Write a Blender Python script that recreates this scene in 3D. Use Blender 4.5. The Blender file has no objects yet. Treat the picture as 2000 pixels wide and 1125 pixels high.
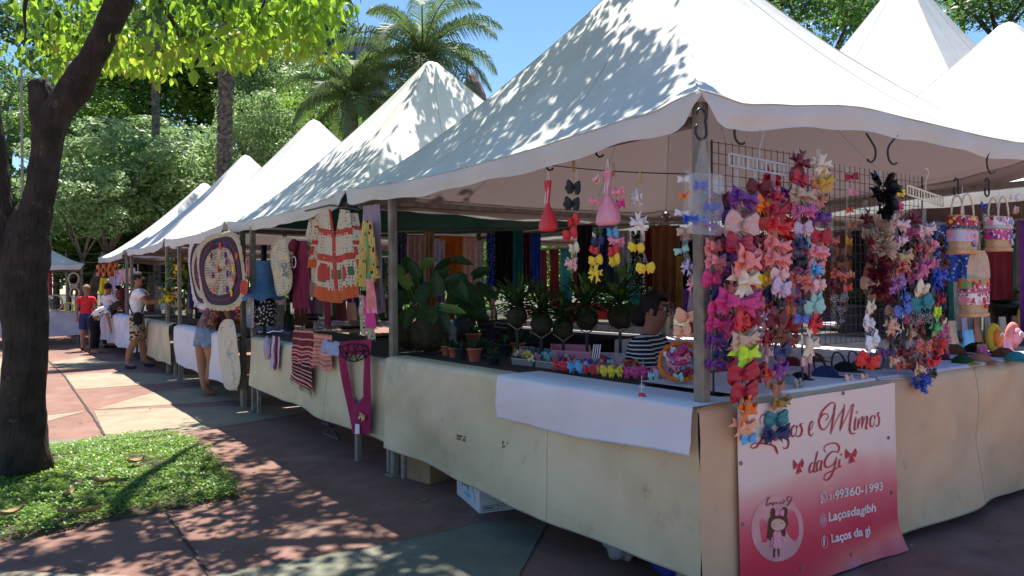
import bpy, bmesh, math, random
from mathutils import Vector, Matrix, noise
R = math.radians
scene = bpy.context.scene
col = scene.collection
# ------------------------------------------------------------------ camera
CAM = Vector((-2.672, -2.326, 1.52)); FPX = 1480.0
_h, _p, _a = R(35.1), R(0.213), R(0.5)
_F0 = Vector((math.sin(_h), math.cos(_h), 0)); _R0 = Vector((math.cos(_h), -math.sin(_h), 0)); _Z = Vector((0, 0, 1))
CF = math.cos(_p)*_F0 - math.sin(_p)*_Z
_u0 = math.sin(_p)*_F0 + math.cos(_p)*_Z
CR = math.cos(_a)*_R0 - math.sin(_a)*_u0
CU = math.sin(_a)*_R0 + math.cos(_a)*_u0
cd = bpy.data.cameras.new('camera'); cam = bpy.data.objects.new('camera', cd); col.objects.link(cam)
cd.sensor_width = 36; cd.lens = FPX/2000*36; cd.clip_start = 0.05; cd.clip_end = 2000
cam.matrix_world = Matrix(((CR.x, CU.x, -CF.x, CAM.x), (CR.y, CU.y, -CF.y, CAM.y), (CR.z, CU.z, -CF.z, CAM.z), (0, 0, 0, 1)))
scene.camera = cam
# ------------------------------------------------------------------ world, sun, exposure
SUN = Vector((0.26, 0.39, 1.0)).normalized()
W = bpy.data.worlds.new('World'); scene.world = W; W.use_nodes = True
nt = W.node_tree; sky = nt.nodes.new('ShaderNodeTexSky'); sky.sky_type = 'NISHITA'; sky.sun_disc = False
sky.sun_elevation = math.asin(SUN.z); sky.sun_rotation = math.atan2(SUN.x, SUN.y)
sky.air_density = 1.0; sky.dust_density = 0.3; sky.ozone_density = 3.5
hs_ = nt.nodes.new('ShaderNodeHueSaturation'); hs_.inputs['Saturation'].default_value = 1.15; nt.links.new(sky.outputs[0], hs_.inputs['Color']); nt.links.new(hs_.outputs[0], nt.nodes['Background'].inputs[0]); nt.nodes['Background'].inputs[1].default_value = 0.072
sl = bpy.data.lights.new('sun', 'SUN'); sl.energy = 4.5; sl.angle = R(0.53); sl.color = (1, 0.94, 0.84)
so = bpy.data.objects.new('sun', sl); col.objects.link(so); so.rotation_euler = SUN.to_track_quat('Z', 'Y').to_euler(); so.location = (0, 0, 30)
scene.view_settings.view_transform = 'Standard'; scene.view_settings.look = 'None'
scene.view_settings.exposure = 1.36; scene.view_settings.gamma = 1
scene.render.engine = 'CYCLES'; scene.cycles.max_bounces = 8; scene.cycles.transparent_max_bounces = 12

def ray(px, py):
    return (CF + CR*((px-1000)/FPX) - CU*((py-562.5)/FPX))
def pp(px, py, plane, val):
    """point of the place seen at px,py lying on plane X/Y/Z=val (D: at that distance along the view axis)"""
    d = ray(px, py)
    if plane == 'D': return CAM + d*val
    i = 'XYZ'.index(plane); t = (val-CAM[i])/d[i]
    return CAM + d*t
# ------------------------------------------------------------------ mesh helper
class MB:
    def __init__(s): s.v = []; s.f = []; s.m = []; s.cur = 0
    def add(s, vs, fs):
        b = len(s.v); s.v += [tuple(v) for v in vs]; s.f += [tuple(i+b for i in f) for f in fs]; s.m += [s.cur]*len(fs)
    def box(s, a, b):
        (x0, y0, z0), (x1, y1, z1) = a, b
        s.add([(x0,y0,z0),(x1,y0,z0),(x1,y1,z0),(x0,y1,z0),(x0,y0,z1),(x1,y0,z1),(x1,y1,z1),(x0,y1,z1)],
              [(0,3,2,1),(4,5,6,7),(0,1,5,4),(1,2,6,5),(2,3,7,6),(3,0,4,7)])
    def beam(s, p, q, w, h=None, bev=True):
        """rectangular bar from p to q with chamfered edges"""
        h = h or w; p = Vector(p); q = Vector(q); d = (q-p).normalized()
        up = Vector((0,0,1)) if abs(d.z) < .9 else Vector((0,1,0))
        x = d.cross(up).normalized(); y = x.cross(d)
        c = min(w, h)*.14
        pr = [(-w/2+c,-h/2),(w/2-c,-h/2),(w/2,-h/2+c),(w/2,h/2-c),(w/2-c,h/2),(-w/2+c,h/2),(-w/2,h/2-c),(-w/2,-h/2+c)]
        n = 8; vs = [p+x*a+y*b for a, b in pr]+[q+x*a+y*b for a, b in pr]
        s.add(vs, [(i,(i+1)%n,n+(i+1)%n,n+i) for i in range(n)]+[tuple(range(n))[::-1], tuple(range(n,2*n))])
    def tube(s, pts, r, n=8, caps=True):
        pts = [Vector(p) for p in pts]; k = len(pts); rs = r if isinstance(r, (list, tuple)) else [r]*k
        vs = []; up = None
        for i, p in enumerate(pts):
            d = (pts[min(i+1,k-1)]-pts[max(i-1,0)]).normalized()
            if up is None: up = Vector((0,0,1)) if abs(d.z) < .9 else Vector((1,0,0))
            x = d.cross(up)
            if x.length < 1e-4: x = d.orthogonal()
            x.normalize(); y = x.cross(d); up = y
            for j in range(n):
                a = 2*math.pi*j/n; vs.append(p+(x*math.cos(a)+y*math.sin(a))*rs[i])
        fs = [(i*n+j, i*n+(j+1)%n, (i+1)*n+(j+1)%n, (i+1)*n+j) for i in range(k-1) for j in range(n)]
        if caps: fs += [tuple(range(n))[::-1], tuple(range((k-1)*n, k*n))]
        s.add(vs, fs)
    def grid(s, fn, nu, nv, mfn=None, close=False):
        b = len(s.v)
        for j in range(nv+1):
            for i in range(nu+1): s.v.append(tuple(fn(i/nu, j/nv)))
        for j in range(nv):
            for i in range(nu):
                a = b+j*(nu+1)+i
                mi = mfn((i+.5)/nu, (j+.5)/nv) if mfn else s.cur
                if mi is None: continue
                s.f.append((a, a+1, a+nu+2, a+nu+1)); s.m.append(mi)
    def lathe(s, prof, c=(0,0,0), n=20, caps=True):
        c = Vector(c); vs = [c+Vector((r*math.cos(2*math.pi*j/n), r*math.sin(2*math.pi*j/n), z)) for r, z in prof for j in range(n)]
        k = len(prof); fs = [(i*n+j, i*n+(j+1)%n, (i+1)*n+(j+1)%n, (i+1)*n+j) for i in range(k-1) for j in range(n)]
        if caps: fs += [tuple(range(n))[::-1], tuple(range((k-1)*n, k*n))]
        s.add(vs, fs)
    def ball(s, c, r, nu=12, nv=8, jit=0, seed=0, rot=None):
        c = Vector(c); r = Vector(r) if isinstance(r, (tuple, list, Vector)) else Vector((r,r,r))
        def fn(u, v):
            a = 2*math.pi*u; t = math.pi*(v*.998+.001)
            d = Vector((math.sin(t)*math.cos(a), math.sin(t)*math.sin(a), math.cos(t)))
            k = 1+(jit*noise.noise(d*2.2+Vector((seed*7.3,seed,0))) if jit else 0)
            q = Vector((d.x*r.x*k, d.y*r.y*k, d.z*r.z*k))
            if rot: q = rot @ q
            return c+q
        s.grid(fn, nu, nv)
    def quadleaf(s, c, d, nrm, L, w, fold=.2):
        """pointed leaf of four faces, from c along d"""
        sd = d.cross(nrm).normalized()
        a = c; t = c+d*L-nrm*L*.18
        m1 = c+d*L*.35+nrm*L*.02; m2 = c+d*L*.7-nrm*L*.05
        f1 = nrm*(w*fold)
        s.add([a, m1-sd*w*.5-f1*-1, m1+sd*w*.5+f1, t, m2-sd*w*.38+f1, m2+sd*w*.38+f1, m1, m2],
              [(0,1,6),(0,6,2),(1,4,7,6),(6,7,5,2),(4,3,7),(7,3,5)])
    def build(s, name, mats, parent=None, smooth=False, loc=None):
        me = bpy.data.meshes.new(name); me.from_pydata(s.v, [], s.f)
        if not isinstance(mats, (list, tuple)): mats = [mats]
        for m in mats: me.materials.append(m)
        if len(mats) > 1: me.polygons.foreach_set('material_index', [min(x, len(mats)-1) for x in s.m])
        if smooth: me.polygons.foreach_set('use_smooth', [True]*len(me.polygons))
        me.update()
        o = bpy.data.objects.new(name, me); col.objects.link(o)
        if parent: attach(o, parent)
        return o
def attach(o, parent):
    o.parent = parent; o.matrix_parent_inverse = parent.matrix_local.inverted() if parent.type == 'EMPTY' and parent.parent is None else Matrix()
def tag(o, label=None, cat=None, group=None, kind=None):
    if label: o['label'] = label
    if cat: o['category'] = cat
    if group: o['group'] = group
    if kind: o['kind'] = kind
    return o
def thing(name, label, cat, loc=(0,0,0), group=None):
    o = bpy.data.objects.new(name, None); col.objects.link(o); o.location = loc; o.empty_display_size = .1
    o.matrix_local  # parts are given in world metres and tied by the inverse below
    tag(o, label, cat, group); return o
def attach(o, parent):
    o.parent = parent
    if parent.type == 'EMPTY': o.matrix_parent_inverse = Matrix.Translation(parent.location).inverted()
def copy_tree(o, label=None, loc=None, rz=None, scale=None):
    c = o.copy(); col.objects.link(c)
    def kids(src, dst):
        for ch in [x for x in bpy.data.objects if x.parent == src and x.name in col.objects]:
            d = ch.copy(); d.parent = dst; d.matrix_parent_inverse = ch.matrix_parent_inverse.copy(); col.objects.link(d); kids(ch, d)
    kids(o, c)
    if label: c['label'] = label
    if loc is not None: c.location = loc
    if rz is not None: c.rotation_euler = (0, 0, rz)
    if scale: c.scale = (scale,)*3
    return c
# ------------------------------------------------------------------ materials
_mc = {}
def srgb(*c):
    c = c[0] if len(c) == 1 else c
    return tuple(((x/255+.055)/1.055)**2.4 if x/255 > .04045 else x/255/12.92 for x in c)
def mat(name, c, rough=.8, var=.12, scale=6, c2=None, bump=0, bscale=60, trans=0, metal=0, spec=.3, trc=None, alpha=1, coat=0):
    key = name
    if key in _mc: return _mc[key]
    m = bpy.data.materials.new(name); m.use_nodes = True; n = m.node_tree.nodes; l = m.node_tree.links
    b = n['Principled BSDF']; b.inputs['Roughness'].default_value = rough; b.inputs['Metallic'].default_value = metal
    b.inputs['Specular IOR Level'].default_value = spec; b.inputs['Alpha'].default_value = alpha; b.inputs['Coat Weight'].default_value = coat
    tc = n.new('ShaderNodeTexCoord'); nz = n.new('ShaderNodeTexNoise'); nz.inputs['Scale'].default_value = scale; nz.inputs['Detail'].default_value = 5
    l.new(tc.outputs['Object'], nz.inputs['Vector'])
    rp = n.new('ShaderNodeValToRGB'); l.new(nz.outputs[0], rp.inputs[0])
    ca = c2 if c2 else tuple(x*(1-var) for x in c); cb = c if c2 else tuple(min(1, x*(1+var)) for x in c)
    rp.color_ramp.elements[0].position = .35; rp.color_ramp.elements[1].position = .65
    rp.color_ramp.elements[0].color = (*ca, 1); rp.color_ramp.elements[1].color = (*cb, 1)
    l.new(rp.outputs[0], b.inputs['Base Color'])
    if bump:
        bz = n.new('ShaderNodeTexNoise'); bz.inputs['Scale'].default_value = bscale; bz.inputs['Detail'].default_value = 4
        l.new(tc.outputs['Object'], bz.inputs['Vector'])
        bp = n.new('ShaderNodeBump'); bp.inputs['Strength'].default_value = bump; bp.inputs['Distance'].default_value = .02
        l.new(bz.outputs[0], bp.inputs['Height']); l.new(bp.outputs[0], b.inputs['Normal'])
    if trans:
        t = n.new('ShaderNodeBsdfTranslucent'); mx = n.new('ShaderNodeMixShader'); mx.inputs[0].default_value = trans
        if trc: t.inputs[0].default_value = (*trc, 1)
        else: l.new(rp.outputs[0], t.inputs[0])
        l.new(b.outputs[0], mx.inputs[1]); l.new(t.outputs[0], mx.inputs[2]); l.new(mx.outputs[0], n['Material Output'].inputs[0])
    _mc[key] = m; return m
def glassy(name, c=(.9,.95,1), a=.25, rough=.12):
    """thin clear plastic: mostly see-through with a glossy film"""
    if name in _mc: return _mc[name]
    m = bpy.data.materials.new(name); m.use_nodes = True; n = m.node_tree.nodes; l = m.node_tree.links
    b = n['Principled BSDF']; b.inputs['Base Color'].default_value = (*c, 1); b.inputs['Roughness'].default_value = rough
    t = n.new('ShaderNodeBsdfTransparent'); mx = n.new('ShaderNodeMixShader'); mx.inputs[0].default_value = a
    nz = n.new('ShaderNodeTexNoise'); nz.inputs['Scale'].default_value = 25
    bp = n.new('ShaderNodeBump'); bp.inputs['Strength'].default_value = .5; l.new(nz.outputs[0], bp.inputs['Height']); l.new(bp.outputs[0], b.inputs['Normal'])
    l.new(t.outputs[0], mx.inputs[1]); l.new(b.outputs[0], mx.inputs[2]); l.new(mx.outputs[0], n['Material Output'].inputs[0])
    _mc[name] = m; return m
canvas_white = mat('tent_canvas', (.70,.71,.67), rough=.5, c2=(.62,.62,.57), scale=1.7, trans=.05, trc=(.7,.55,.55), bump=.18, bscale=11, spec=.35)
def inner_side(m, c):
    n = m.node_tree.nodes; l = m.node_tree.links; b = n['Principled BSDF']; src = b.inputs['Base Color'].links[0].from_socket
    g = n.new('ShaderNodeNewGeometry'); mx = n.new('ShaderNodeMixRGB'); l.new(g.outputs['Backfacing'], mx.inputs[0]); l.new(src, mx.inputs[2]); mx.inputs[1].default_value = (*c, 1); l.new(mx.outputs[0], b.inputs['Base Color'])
inner_side(canvas_white, (.30,.235,.24))     # underside shade and pinkish ground bounce put into the inner face colour
seam_white = mat('canvas_seam', (.50,.50,.45), rough=.6)
canvas_green = mat('green_lining', (.03,.16,.12), rough=.6, trans=.25, scale=2)
steel = mat('galvanised_steel', (.33,.32,.30), rough=.5, metal=.35, c2=(.22,.2,.17), scale=14, bump=.2)
post_paint = mat('grey_post_paint', (.27,.25,.20), rough=.6, c2=(.17,.15,.11), scale=9, bump=.25, bscale=30)
dark_metal = mat('dark_metal', (.05,.05,.055), rough=.45, metal=.5)
wood = mat('dark_board', (.06,.05,.045), rough=.7, scale=5, bump=.2)
# ================================================================== ground
def ground_mat(name, c, c2, stain=.5):
    m = bpy.data.materials.new(name); m.use_nodes = True; n = m.node_tree.nodes; l = m.node_tree.links; b = n['Principled BSDF']
    tc = n.new('ShaderNodeTexCoord')
    def nz(s, d=6):
        x = n.new('ShaderNodeTexNoise'); x.inputs['Scale'].default_value = s; x.inputs['Detail'].default_value = d; l.new(tc.outputs['Object'], x.inputs['Vector']); return x
    a = nz(.55); f = nz(45, 3); g = nz(4)
    r = n.new('ShaderNodeValToRGB'); r.color_ramp.elements[0].position = .35; r.color_ramp.elements[1].position = .65
    r.color_ramp.elements[0].color = (*c2, 1); r.color_ramp.elements[1].color = (*c, 1); l.new(a.outputs[0], r.inputs[0])
    r2 = n.new('ShaderNodeValToRGB'); r2.color_ramp.elements[0].position = .3; r2.color_ramp.elements[1].position = .62
    r2.color_ramp.elements[0].color = (stain, stain, stain*.97, 1); r2.color_ramp.elements[1].color = (1,1,1,1); l.new(g.outputs[0], r2.inputs[0])
    r3 = n.new('ShaderNodeValToRGB'); r3.color_ramp.elements[0].position = .3; r3.color_ramp.elements[1].position = .5
    r3.color_ramp.elements[0].color = (.7,.68,.66,1); r3.color_ramp.elements[1].color = (1,1,1,1); l.new(f.outputs[0], r3.inputs[0])
    m1 = n.new('ShaderNodeMixRGB'); m1.blend_type = 'MULTIPLY'; m1.inputs[0].default_value = .5; l.new(r.outputs[0], m1.inputs[1]); l.new(r2.outputs[0], m1.inputs[2])
    m2 = n.new('ShaderNodeMixRGB'); m2.blend_type = 'MULTIPLY'; m2.inputs[0].default_value = .6; l.new(m1.outputs[0], m2.inputs[1]); l.new(r3.outputs[0], m2.inputs[2])
    vo = n.new('ShaderNodeTexVoronoi'); vo.inputs['Scale'].default_value = 5; l.new(tc.outputs['Object'], vo.inputs['Vector'])      # old chewing gum and oil spots
    r4 = n.new('ShaderNodeValToRGB'); r4.color_ramp.elements[0].position = .06; r4.color_ramp.elements[1].position = .10; r4.color_ramp.elements[0].color = (.45,.42,.4,1); r4.color_ramp.elements[1].color = (1,1,1,1); l.new(vo.outputs['Distance'], r4.inputs[0])
    m3 = n.new('ShaderNodeMixRGB'); m3.blend_type = 'MULTIPLY'; m3.inputs[0].default_value = .7; l.new(m2.outputs[0], m3.inputs[1]); l.new(r4.outputs[0], m3.inputs[2]); m2 = m3
    sc = nz(1.6, 8); r5 = n.new('ShaderNodeValToRGB'); r5.color_ramp.elements[0].position = .56; r5.color_ramp.elements[1].position = .75; r5.color_ramp.elements[0].color = (0,0,0,1); r5.color_ramp.elements[1].color = (.45,.45,.45,1); l.new(sc.outputs[0], r5.inputs[0])
    m4 = n.new('ShaderNodeMixRGB'); l.new(r5.outputs[0], m4.inputs[0]); l.new(m2.outputs[0], m4.inputs[1]); m4.inputs[2].default_value = (.30,.25,.21,1); m2 = m4      # worn patches where the paint has gone
    l.new(m2.outputs[0], b.inputs['Base Color']); b.inputs['Roughness'].default_value = .75; b.inputs['Specular IOR Level'].default_value = .25
    bp = n.new('ShaderNodeBump'); bp.inputs['Strength'].default_value = .25; bp.inputs['Distance'].default_value = .01; l.new(f.outputs[0], bp.inputs['Height']); l.new(bp.outputs[0], b.inputs['Normal'])
    return m
paint_red = ground_mat('terracotta_paint', (.275,.145,.112), (.215,.115,.09))
paint_cream = ground_mat('cream_paint', (.34,.28,.20), (.29,.24,.17))
paint_grey = ground_mat('greenish_paint', (.20,.20,.15), (.16,.16,.12))
g = MB(); g.box((-150,-60,-.3), (150,260,0)); tag(g.build('ground', paint_red), kind='structure')
pg = MB(); pg.add([(14,-60,.005),(150,-60,.005),(150,260,.005),(-150,260,.005),(-150,29,.005),(14,29,.005)], [(0,1,2,3,4,5)])
tag(pg.build('park_ground', ground_mat('park_earth', (.06,.075,.03), (.05,.04,.025))), kind='structure')
def sheet(name, pts, m, z=.004):
    b = MB(); P = [pp(x, y, 'Z', z) for x, y in pts]; b.add(P, [tuple(range(len(P)))]); o = b.build(name, m)
    if o.data.polygons[0].normal.z < 0: o.data.flip_normals()
    return tag(o, kind='structure')
sheet('pavement', [(410,1124),(765,1060),(944,1018),(1076,1009),(1014,1125),(960,1300),(300,1300)], paint_grey)
sheet('pavement', [(-400,1100),(0,1114),(250,1124),(400,1150),(200,1400),(-900,1300)], paint_cream)
sheet('pavement', [(100,707),(160,698),(210,706),(290,706),(128,720)], paint_cream)
sheet('pavement', [(127,733),(222,726),(420,734),(520,742),(330,748),(148,761)], paint_cream)
sheet('pavement', [(185,800),(300,766),(430,752),(620,770),(400,786),(190,799.5)], paint_cream)
sheet('pavement', [(183,802),(340,796),(660,790),(560,812),(420,836),(300,850),(205,848)], paint_cream)
sheet('pavement', [(20,812),(95,811),(171,802),(95,822),(20,826)], paint_cream)
sheet('pavement', [(80,861),(200,853),(330,836),(320,846),(200,862),(60,882)], paint_grey)
sheet('pavement', [(0,700),(60,690),(90,690),(30,716),(-80,730)], paint_cream)
def crack(pts, w=.012):
    b = MB(); P = [pp(x, y, 'Z', .009) for x, y in pts]; q = []
    for i in range(len(P)-1):
        for k in range(8): q.append(P[i].lerp(P[i+1], k/8)+Vector((random.uniform(-1,1), random.uniform(-1,1), 0))*.006)
    q.append(P[-1]); L = []; 
    for i, p in enumerate(q):
        d = (q[min(i+1,len(q)-1)]-q[max(i-1,0)]).normalized(); s = Vector((-d.y, d.x, 0))*w*random.uniform(.3,.8)
        L += [p+s, p-s]
    b.add(L, [(2*i, 2*i+2, 2*i+3, 2*i+1) for i in range(len(q)-1)]); o = b.build('path_joint', mat('joint_dirt', (.05,.04,.03)))
    if o.data.polygons[0].normal.z < 0: o.data.flip_normals()
    tag(o, kind='structure')
random.seed(3)
crack([(325,998),(355,1045),(384,1085),(410,1126),(430,1180)], .014)
crack([(1076,1009),(1060,1040),(1035,1085),(1014,1126)], .005); crack([(410,1124),(560,1094),(765,1060),(944,1018),(1076,1009)], .004); crack([(470,972),(560,940),(640,905),(720,888)], .004)
crack([(80,690),(92,702),(127,735),(157,779),(185,818),(205,850)], .02)
# ================================================================== tents
def tent(cx, cy, S, peak, eave, label, lining=False, seed=1, name='market_tent', n=24, nr=40, val=.125, posts=None, lift=0, beams=(0,1,2,3), cloth=None):
    """pointed pagoda tent; lift raises the middle of the edge that faces the camera's right"""
    t = thing(name, label, 'tent', (cx, cy, 0), 'white pointed market tents')
    hs = S/2; rnd = random.Random(seed); ph = [rnd.uniform(0, 6.28) for _ in range(8)]
    def P(u, v, off=0.0):
        r = max(abs(u), abs(v)); ang = math.atan2(v, u)
        h = max(0, 1-r)**1.26; capr = .03
        if r < capr: h = (1-capr)**1.26 + .012*(1-(r/capr)**2)
        z = eave+(peak-eave)*h
        w = min(abs(u), abs(v))/max(r, 1e-5)
        z -= .05*(1-w**2)*r**6
        if lift and v < 0:
            e = min(1, max(0, (u+1)/.75)); e = e*e*(3-2*e); z += lift*e*max(0, -v)**3*(1-.15*max(0,u))
        z += .02*max(0, (w-.86)/.14)*max(0, (r-.85)/.15)
        z += .016*math.sin(ang*9+ph[0])*r*(1-r)*(1.6-r) + .010*math.sin(ang*21+ph[1])*(1-r)**3*min(1,r*6)
        z += .025*noise.noise(Vector((u*2.2, v*2.2, seed*3.1)))*(1-r*.5)
        z += .012*math.sin(w*30+ph[2])*max(0,(w-.5))*max(0, r-.5)*2
        pull = 1-.012*(1-w**2)*r**4
        return Vector((cx+u*hs*pull, cy+v*hs*pull, z-off))
    def edge(s):
        s = s % 4; k = int(s); f = (s-k)*2-1
        return [(f, -1), (1, f), (-f, 1), (-1, -f)][k]
    def ez(a):
        k = int(a*4) if a < 1 else 3; f = a*4-k; f = .5-.5*math.cos(math.pi*f)*(.55)-.225*(1-2*f)   # denser near the corners
        return k+f if a < 1 else 4.0
    b = MB(); N = n*4
    def C(a, c, off=0, sc=1):
        u, v = edge(ez(a) % 4); r = c**.9*sc; return P(u*r, v*r, off)
    b.grid(C, N, nr)
    def V(a, c):
        s = ez(a) % 4; u, v = edge(s); p = P(u, v)
        w = min(abs(u), abs(v)); dc = (1-w)*hs; q = min(1, dc/.10); q = q*q*(3-2*q)
        L = val*(.12+.88*q)*(1+.15*math.exp(-((dc-.14)/.08)**2))+.008*math.sin(s*17+ph[3])+.006*math.sin(s*41+ph[4])
        o = Vector((u if abs(u) > .999 else 0, v if abs(v) > .999 else 0, 0)); o = o.normalized() if o.length else o
        bulge = .007*math.sin(c*math.pi)+.009*math.sin(s*29+ph[5])*c - .010*c*c + .006*noise.noise(Vector((s*14,c*3,seed)))+(.006 if c > .85 else 0) + .03*math.exp(-((dc-.1)/.07)**2)*c
        return p+o*bulge+Vector((0,0,-L*c))
    b.grid(V, N*2 if N < 120 else N, 6)
    b.cur = 1      # sewn seams down the ridges, beside them, and along the eave
    for u0, v0 in ((-1,-1),(1,-1),(1,1),(-1,1),(-1,-.42),(-1,.42),(1,-.42),(1,.42),(-.42,-1),(.42,-1),(-.42,1),(.42,1)):
        lp_ = [P(u0*r_/30, v0*r_/30)+Vector((0,0,.0)) for r_ in range(3, 31)]; b.tube(lp_, .0045 if abs(u0) == abs(v0) else .003, 5)
    b.tube([P(*edge(ez(k/240) % 4))+Vector((0,0,-.001)) for k in range(240)], .005, 5)
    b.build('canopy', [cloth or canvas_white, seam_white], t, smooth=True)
    if lining:
        q = MB(); q.grid(lambda a, c: C(a, c, .03, .985), N, 20); q.build('lining', canvas_green, t, smooth=True)
    i = hs-.06; base = [(-i,-i),(i,-i),(i,i),(-i,i)]
    if posts:
        for k, p in posts.items(): base[k] = p
    for p in base:
        if p is None: continue
        q = MB(); X, Y = cx+p[0], cy+p[1]; q.beam((X, Y, 0), (X, Y, eave-.02), .06); q.box((X-.06, Y-.06, 0), (X+.06, Y+.06, .012)); q.build('post', post_paint, t)
    zz = eave-.10; cs = [(-i,-i),(i,-i),(i,i),(-i,i)]
    for k in beams:
        a, c = cs[k], cs[(k+1)%4]
        q = MB(); A = Vector((cx+a[0], cy+a[1], zz)); B = Vector((cx+c[0], cy+c[1], zz)); d = (B-A).normalized()*.035
        q.beam(A+d, B-d, .04, .05); q.build('eave_beam', steel, t)
    return t
EV = 2.37
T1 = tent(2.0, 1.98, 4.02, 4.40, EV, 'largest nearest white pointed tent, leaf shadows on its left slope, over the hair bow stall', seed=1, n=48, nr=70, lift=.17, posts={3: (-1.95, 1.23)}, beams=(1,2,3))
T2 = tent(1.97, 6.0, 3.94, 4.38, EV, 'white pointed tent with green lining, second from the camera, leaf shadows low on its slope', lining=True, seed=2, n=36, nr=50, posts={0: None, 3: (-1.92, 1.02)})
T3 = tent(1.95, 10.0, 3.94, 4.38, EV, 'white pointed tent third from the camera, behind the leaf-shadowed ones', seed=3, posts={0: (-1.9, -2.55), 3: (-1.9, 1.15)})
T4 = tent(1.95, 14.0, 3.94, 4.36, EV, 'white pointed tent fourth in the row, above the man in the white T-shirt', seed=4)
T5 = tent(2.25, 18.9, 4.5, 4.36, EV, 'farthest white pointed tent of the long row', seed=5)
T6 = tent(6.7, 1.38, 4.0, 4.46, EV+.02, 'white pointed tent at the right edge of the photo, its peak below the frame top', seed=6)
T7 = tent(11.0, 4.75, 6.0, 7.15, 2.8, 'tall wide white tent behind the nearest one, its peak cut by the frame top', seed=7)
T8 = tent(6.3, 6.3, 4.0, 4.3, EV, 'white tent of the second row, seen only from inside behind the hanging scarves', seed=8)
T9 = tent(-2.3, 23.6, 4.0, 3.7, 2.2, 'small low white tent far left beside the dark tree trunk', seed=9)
# ================================================================== counters
cream_cloth = mat('cream_oilcloth', srgb(205,190,160), rough=.55, c2=srgb(180,165,135), scale=2.2, bump=.15, bscale=5, spec=.35)
white_cloth = mat('white_cloth', (.74,.72,.76), rough=.85, c2=(.68,.66,.71), scale=3, bump=.1, bscale=8)
lilac_cloth = mat('lilac_white_cloth', (.66,.62,.72), rough=.85, scale=3, bump=.1, bscale=8)
def stained(name, c, c2, dirt=(.32,.25,.17)):
    """oilcloth with brown mildew specks and a dirty tint"""
    m = mat(name, c, rough=.5, c2=c2, scale=1.6, bump=.45, bscale=5, spec=.35)
    n = m.node_tree.nodes; l = m.node_tree.links; b = n['Principled BSDF']; src = b.inputs['Base Color'].links[0].from_socket
    tc = n.new('ShaderNodeTexCoord')
    for sc, lo, hi, am in ((9, .27, .37, .6), (38, .24, .31, .75), (1.1, .30, .56, .34), (3.3, .30, .42, .4)):
        z = n.new('ShaderNodeTexNoise'); z.inputs['Scale'].default_value = sc; z.inputs['Detail'].default_value = 6; z.inputs['Roughness'].default_value = .65; l.new(tc.outputs['Object'], z.inputs['Vector'])
        r = n.new('ShaderNodeValToRGB'); r.color_ramp.elements[0].position = lo; r.color_ramp.elements[1].position = hi
        r.color_ramp.elements[0].color = (am,am,am,1); r.color_ramp.elements[1].color = (0,0,0,1); l.new(z.outputs[0], r.inputs[0])
        mx = n.new('ShaderNodeMixRGB'); l.new(r.outputs[0], mx.inputs[0]); l.new(src, mx.inputs[1]); mx.inputs[2].default_value = (*dirt, 1); src = mx.outputs[0]
    l.new(src, b.inputs['Base Color']); return m
cream_dirty = stained('stained_cream_oilcloth', srgb(214,203,172), srgb(196,186,152))
peach_dirty = stained('stained_peach_oilcloth', srgb(222,188,150), srgb(200,172,140))
def hang(A, B, ztop, zb0, zb1, out, amp=.012, folds=5, seed=0, nu=60, nv=14, over=.12, sagtop=.0, af=None):
    """grid function: cloth lying on a counter edge from A to B and hanging in front of it; out = outward normal"""
    A = Vector(A); B = Vector(B); out = Vector(out); L = (B-A).length; rnd = random.Random(seed); ph = [rnd.uniform(0, 6) for _ in range(5)]
    def fn(u, v):
        zb = zb0+(zb1-zb0)*u+.012*math.sin(u*L*4+ph[0])
        p = A.lerp(B, u)
        if v < .12:
            k = v/.12; q = Vector((p.x, p.y, 0))-out*over*(1-k); q.z = ztop+.004-sagtop*math.sin(u*math.pi)*.3*k; return q
        k = (v-.12)/.88; z = ztop+.004+(zb-ztop)*k - sagtop*math.sin(u*math.pi)*(1-k)
        w = amp*.9*noise.noise(Vector((u*L*.9+k*1.1, k*1.6-u*L*.5, seed*2.7)))*(.4+k)*2.2 + amp*.8*abs(noise.noise(Vector((u*L*2.1+k*2.4, k*.8, seed*1.3))))*1.5 + amp*(.3+k)*(math.sin(u*L*folds+ph[1]+k*2.0)+.6*math.sin(u*L*folds*2.3+ph[2]-k*1.5)+.8*noise.noise(Vector((u*L*1.5, k*2, seed*5.1)))*2)
        if af: w *= af(u)
        return Vector((p.x, p.y, z))+out*(.014+.02*min(1,k*6)*.4+w+amp*1.2)
    return fn, nu, nv
def counter(A, B, inward, depth, label, h=.955, top=wood, legs=(0,1), group='market stall counters'):
    A = Vector((*A, 0)); B = Vector((*B, 0)); inward = Vector((*inward, 0)); c = (A+B)/2
    t = thing('stall_counter', label, 'counter', c, group)
    b = MB(); d = (B-A).normalized(); P = [A, B, B+inward*depth, A+inward*depth]
    b.add([p+Vector((0,0,h-.03)) for p in P]+[p+Vector((0,0,h)) for p in P], [(0,3,2,1),(4,5,6,7),(0,1,5,4),(1,2,6,5),(2,3,7,6),(3,0,4,7)])
    b.build('tabletop', top, t)
    for p, s in ((A, 1), (B, -1)):
        for k in (.04, depth-.05):
            q = MB(); r = p+d*s*.06+inward*k; q.beam(r, r+Vector((0,0,h-.032)), .045); q.build('leg', steel, t)
    return t
C1 = counter((.03,.12), (.03,3.14), (1,0), .95, 'long counter of the nearest stall facing left, under the cream oilcloth')
C1b = counter((1.0,.03), (3.96,.03), (0,1), .95, 'counter of the nearest stall behind the pink banner')
C2 = counter((.03,3.28), (.03,6.95), (1,0), .9, 'counter of the second stall with scarves and knitwear on it')
C3 = counter((.03,7.55), (.03,11.2), (1,0), .9, 'counter of the third stall behind the woman in denim shorts', h=.9)
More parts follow.
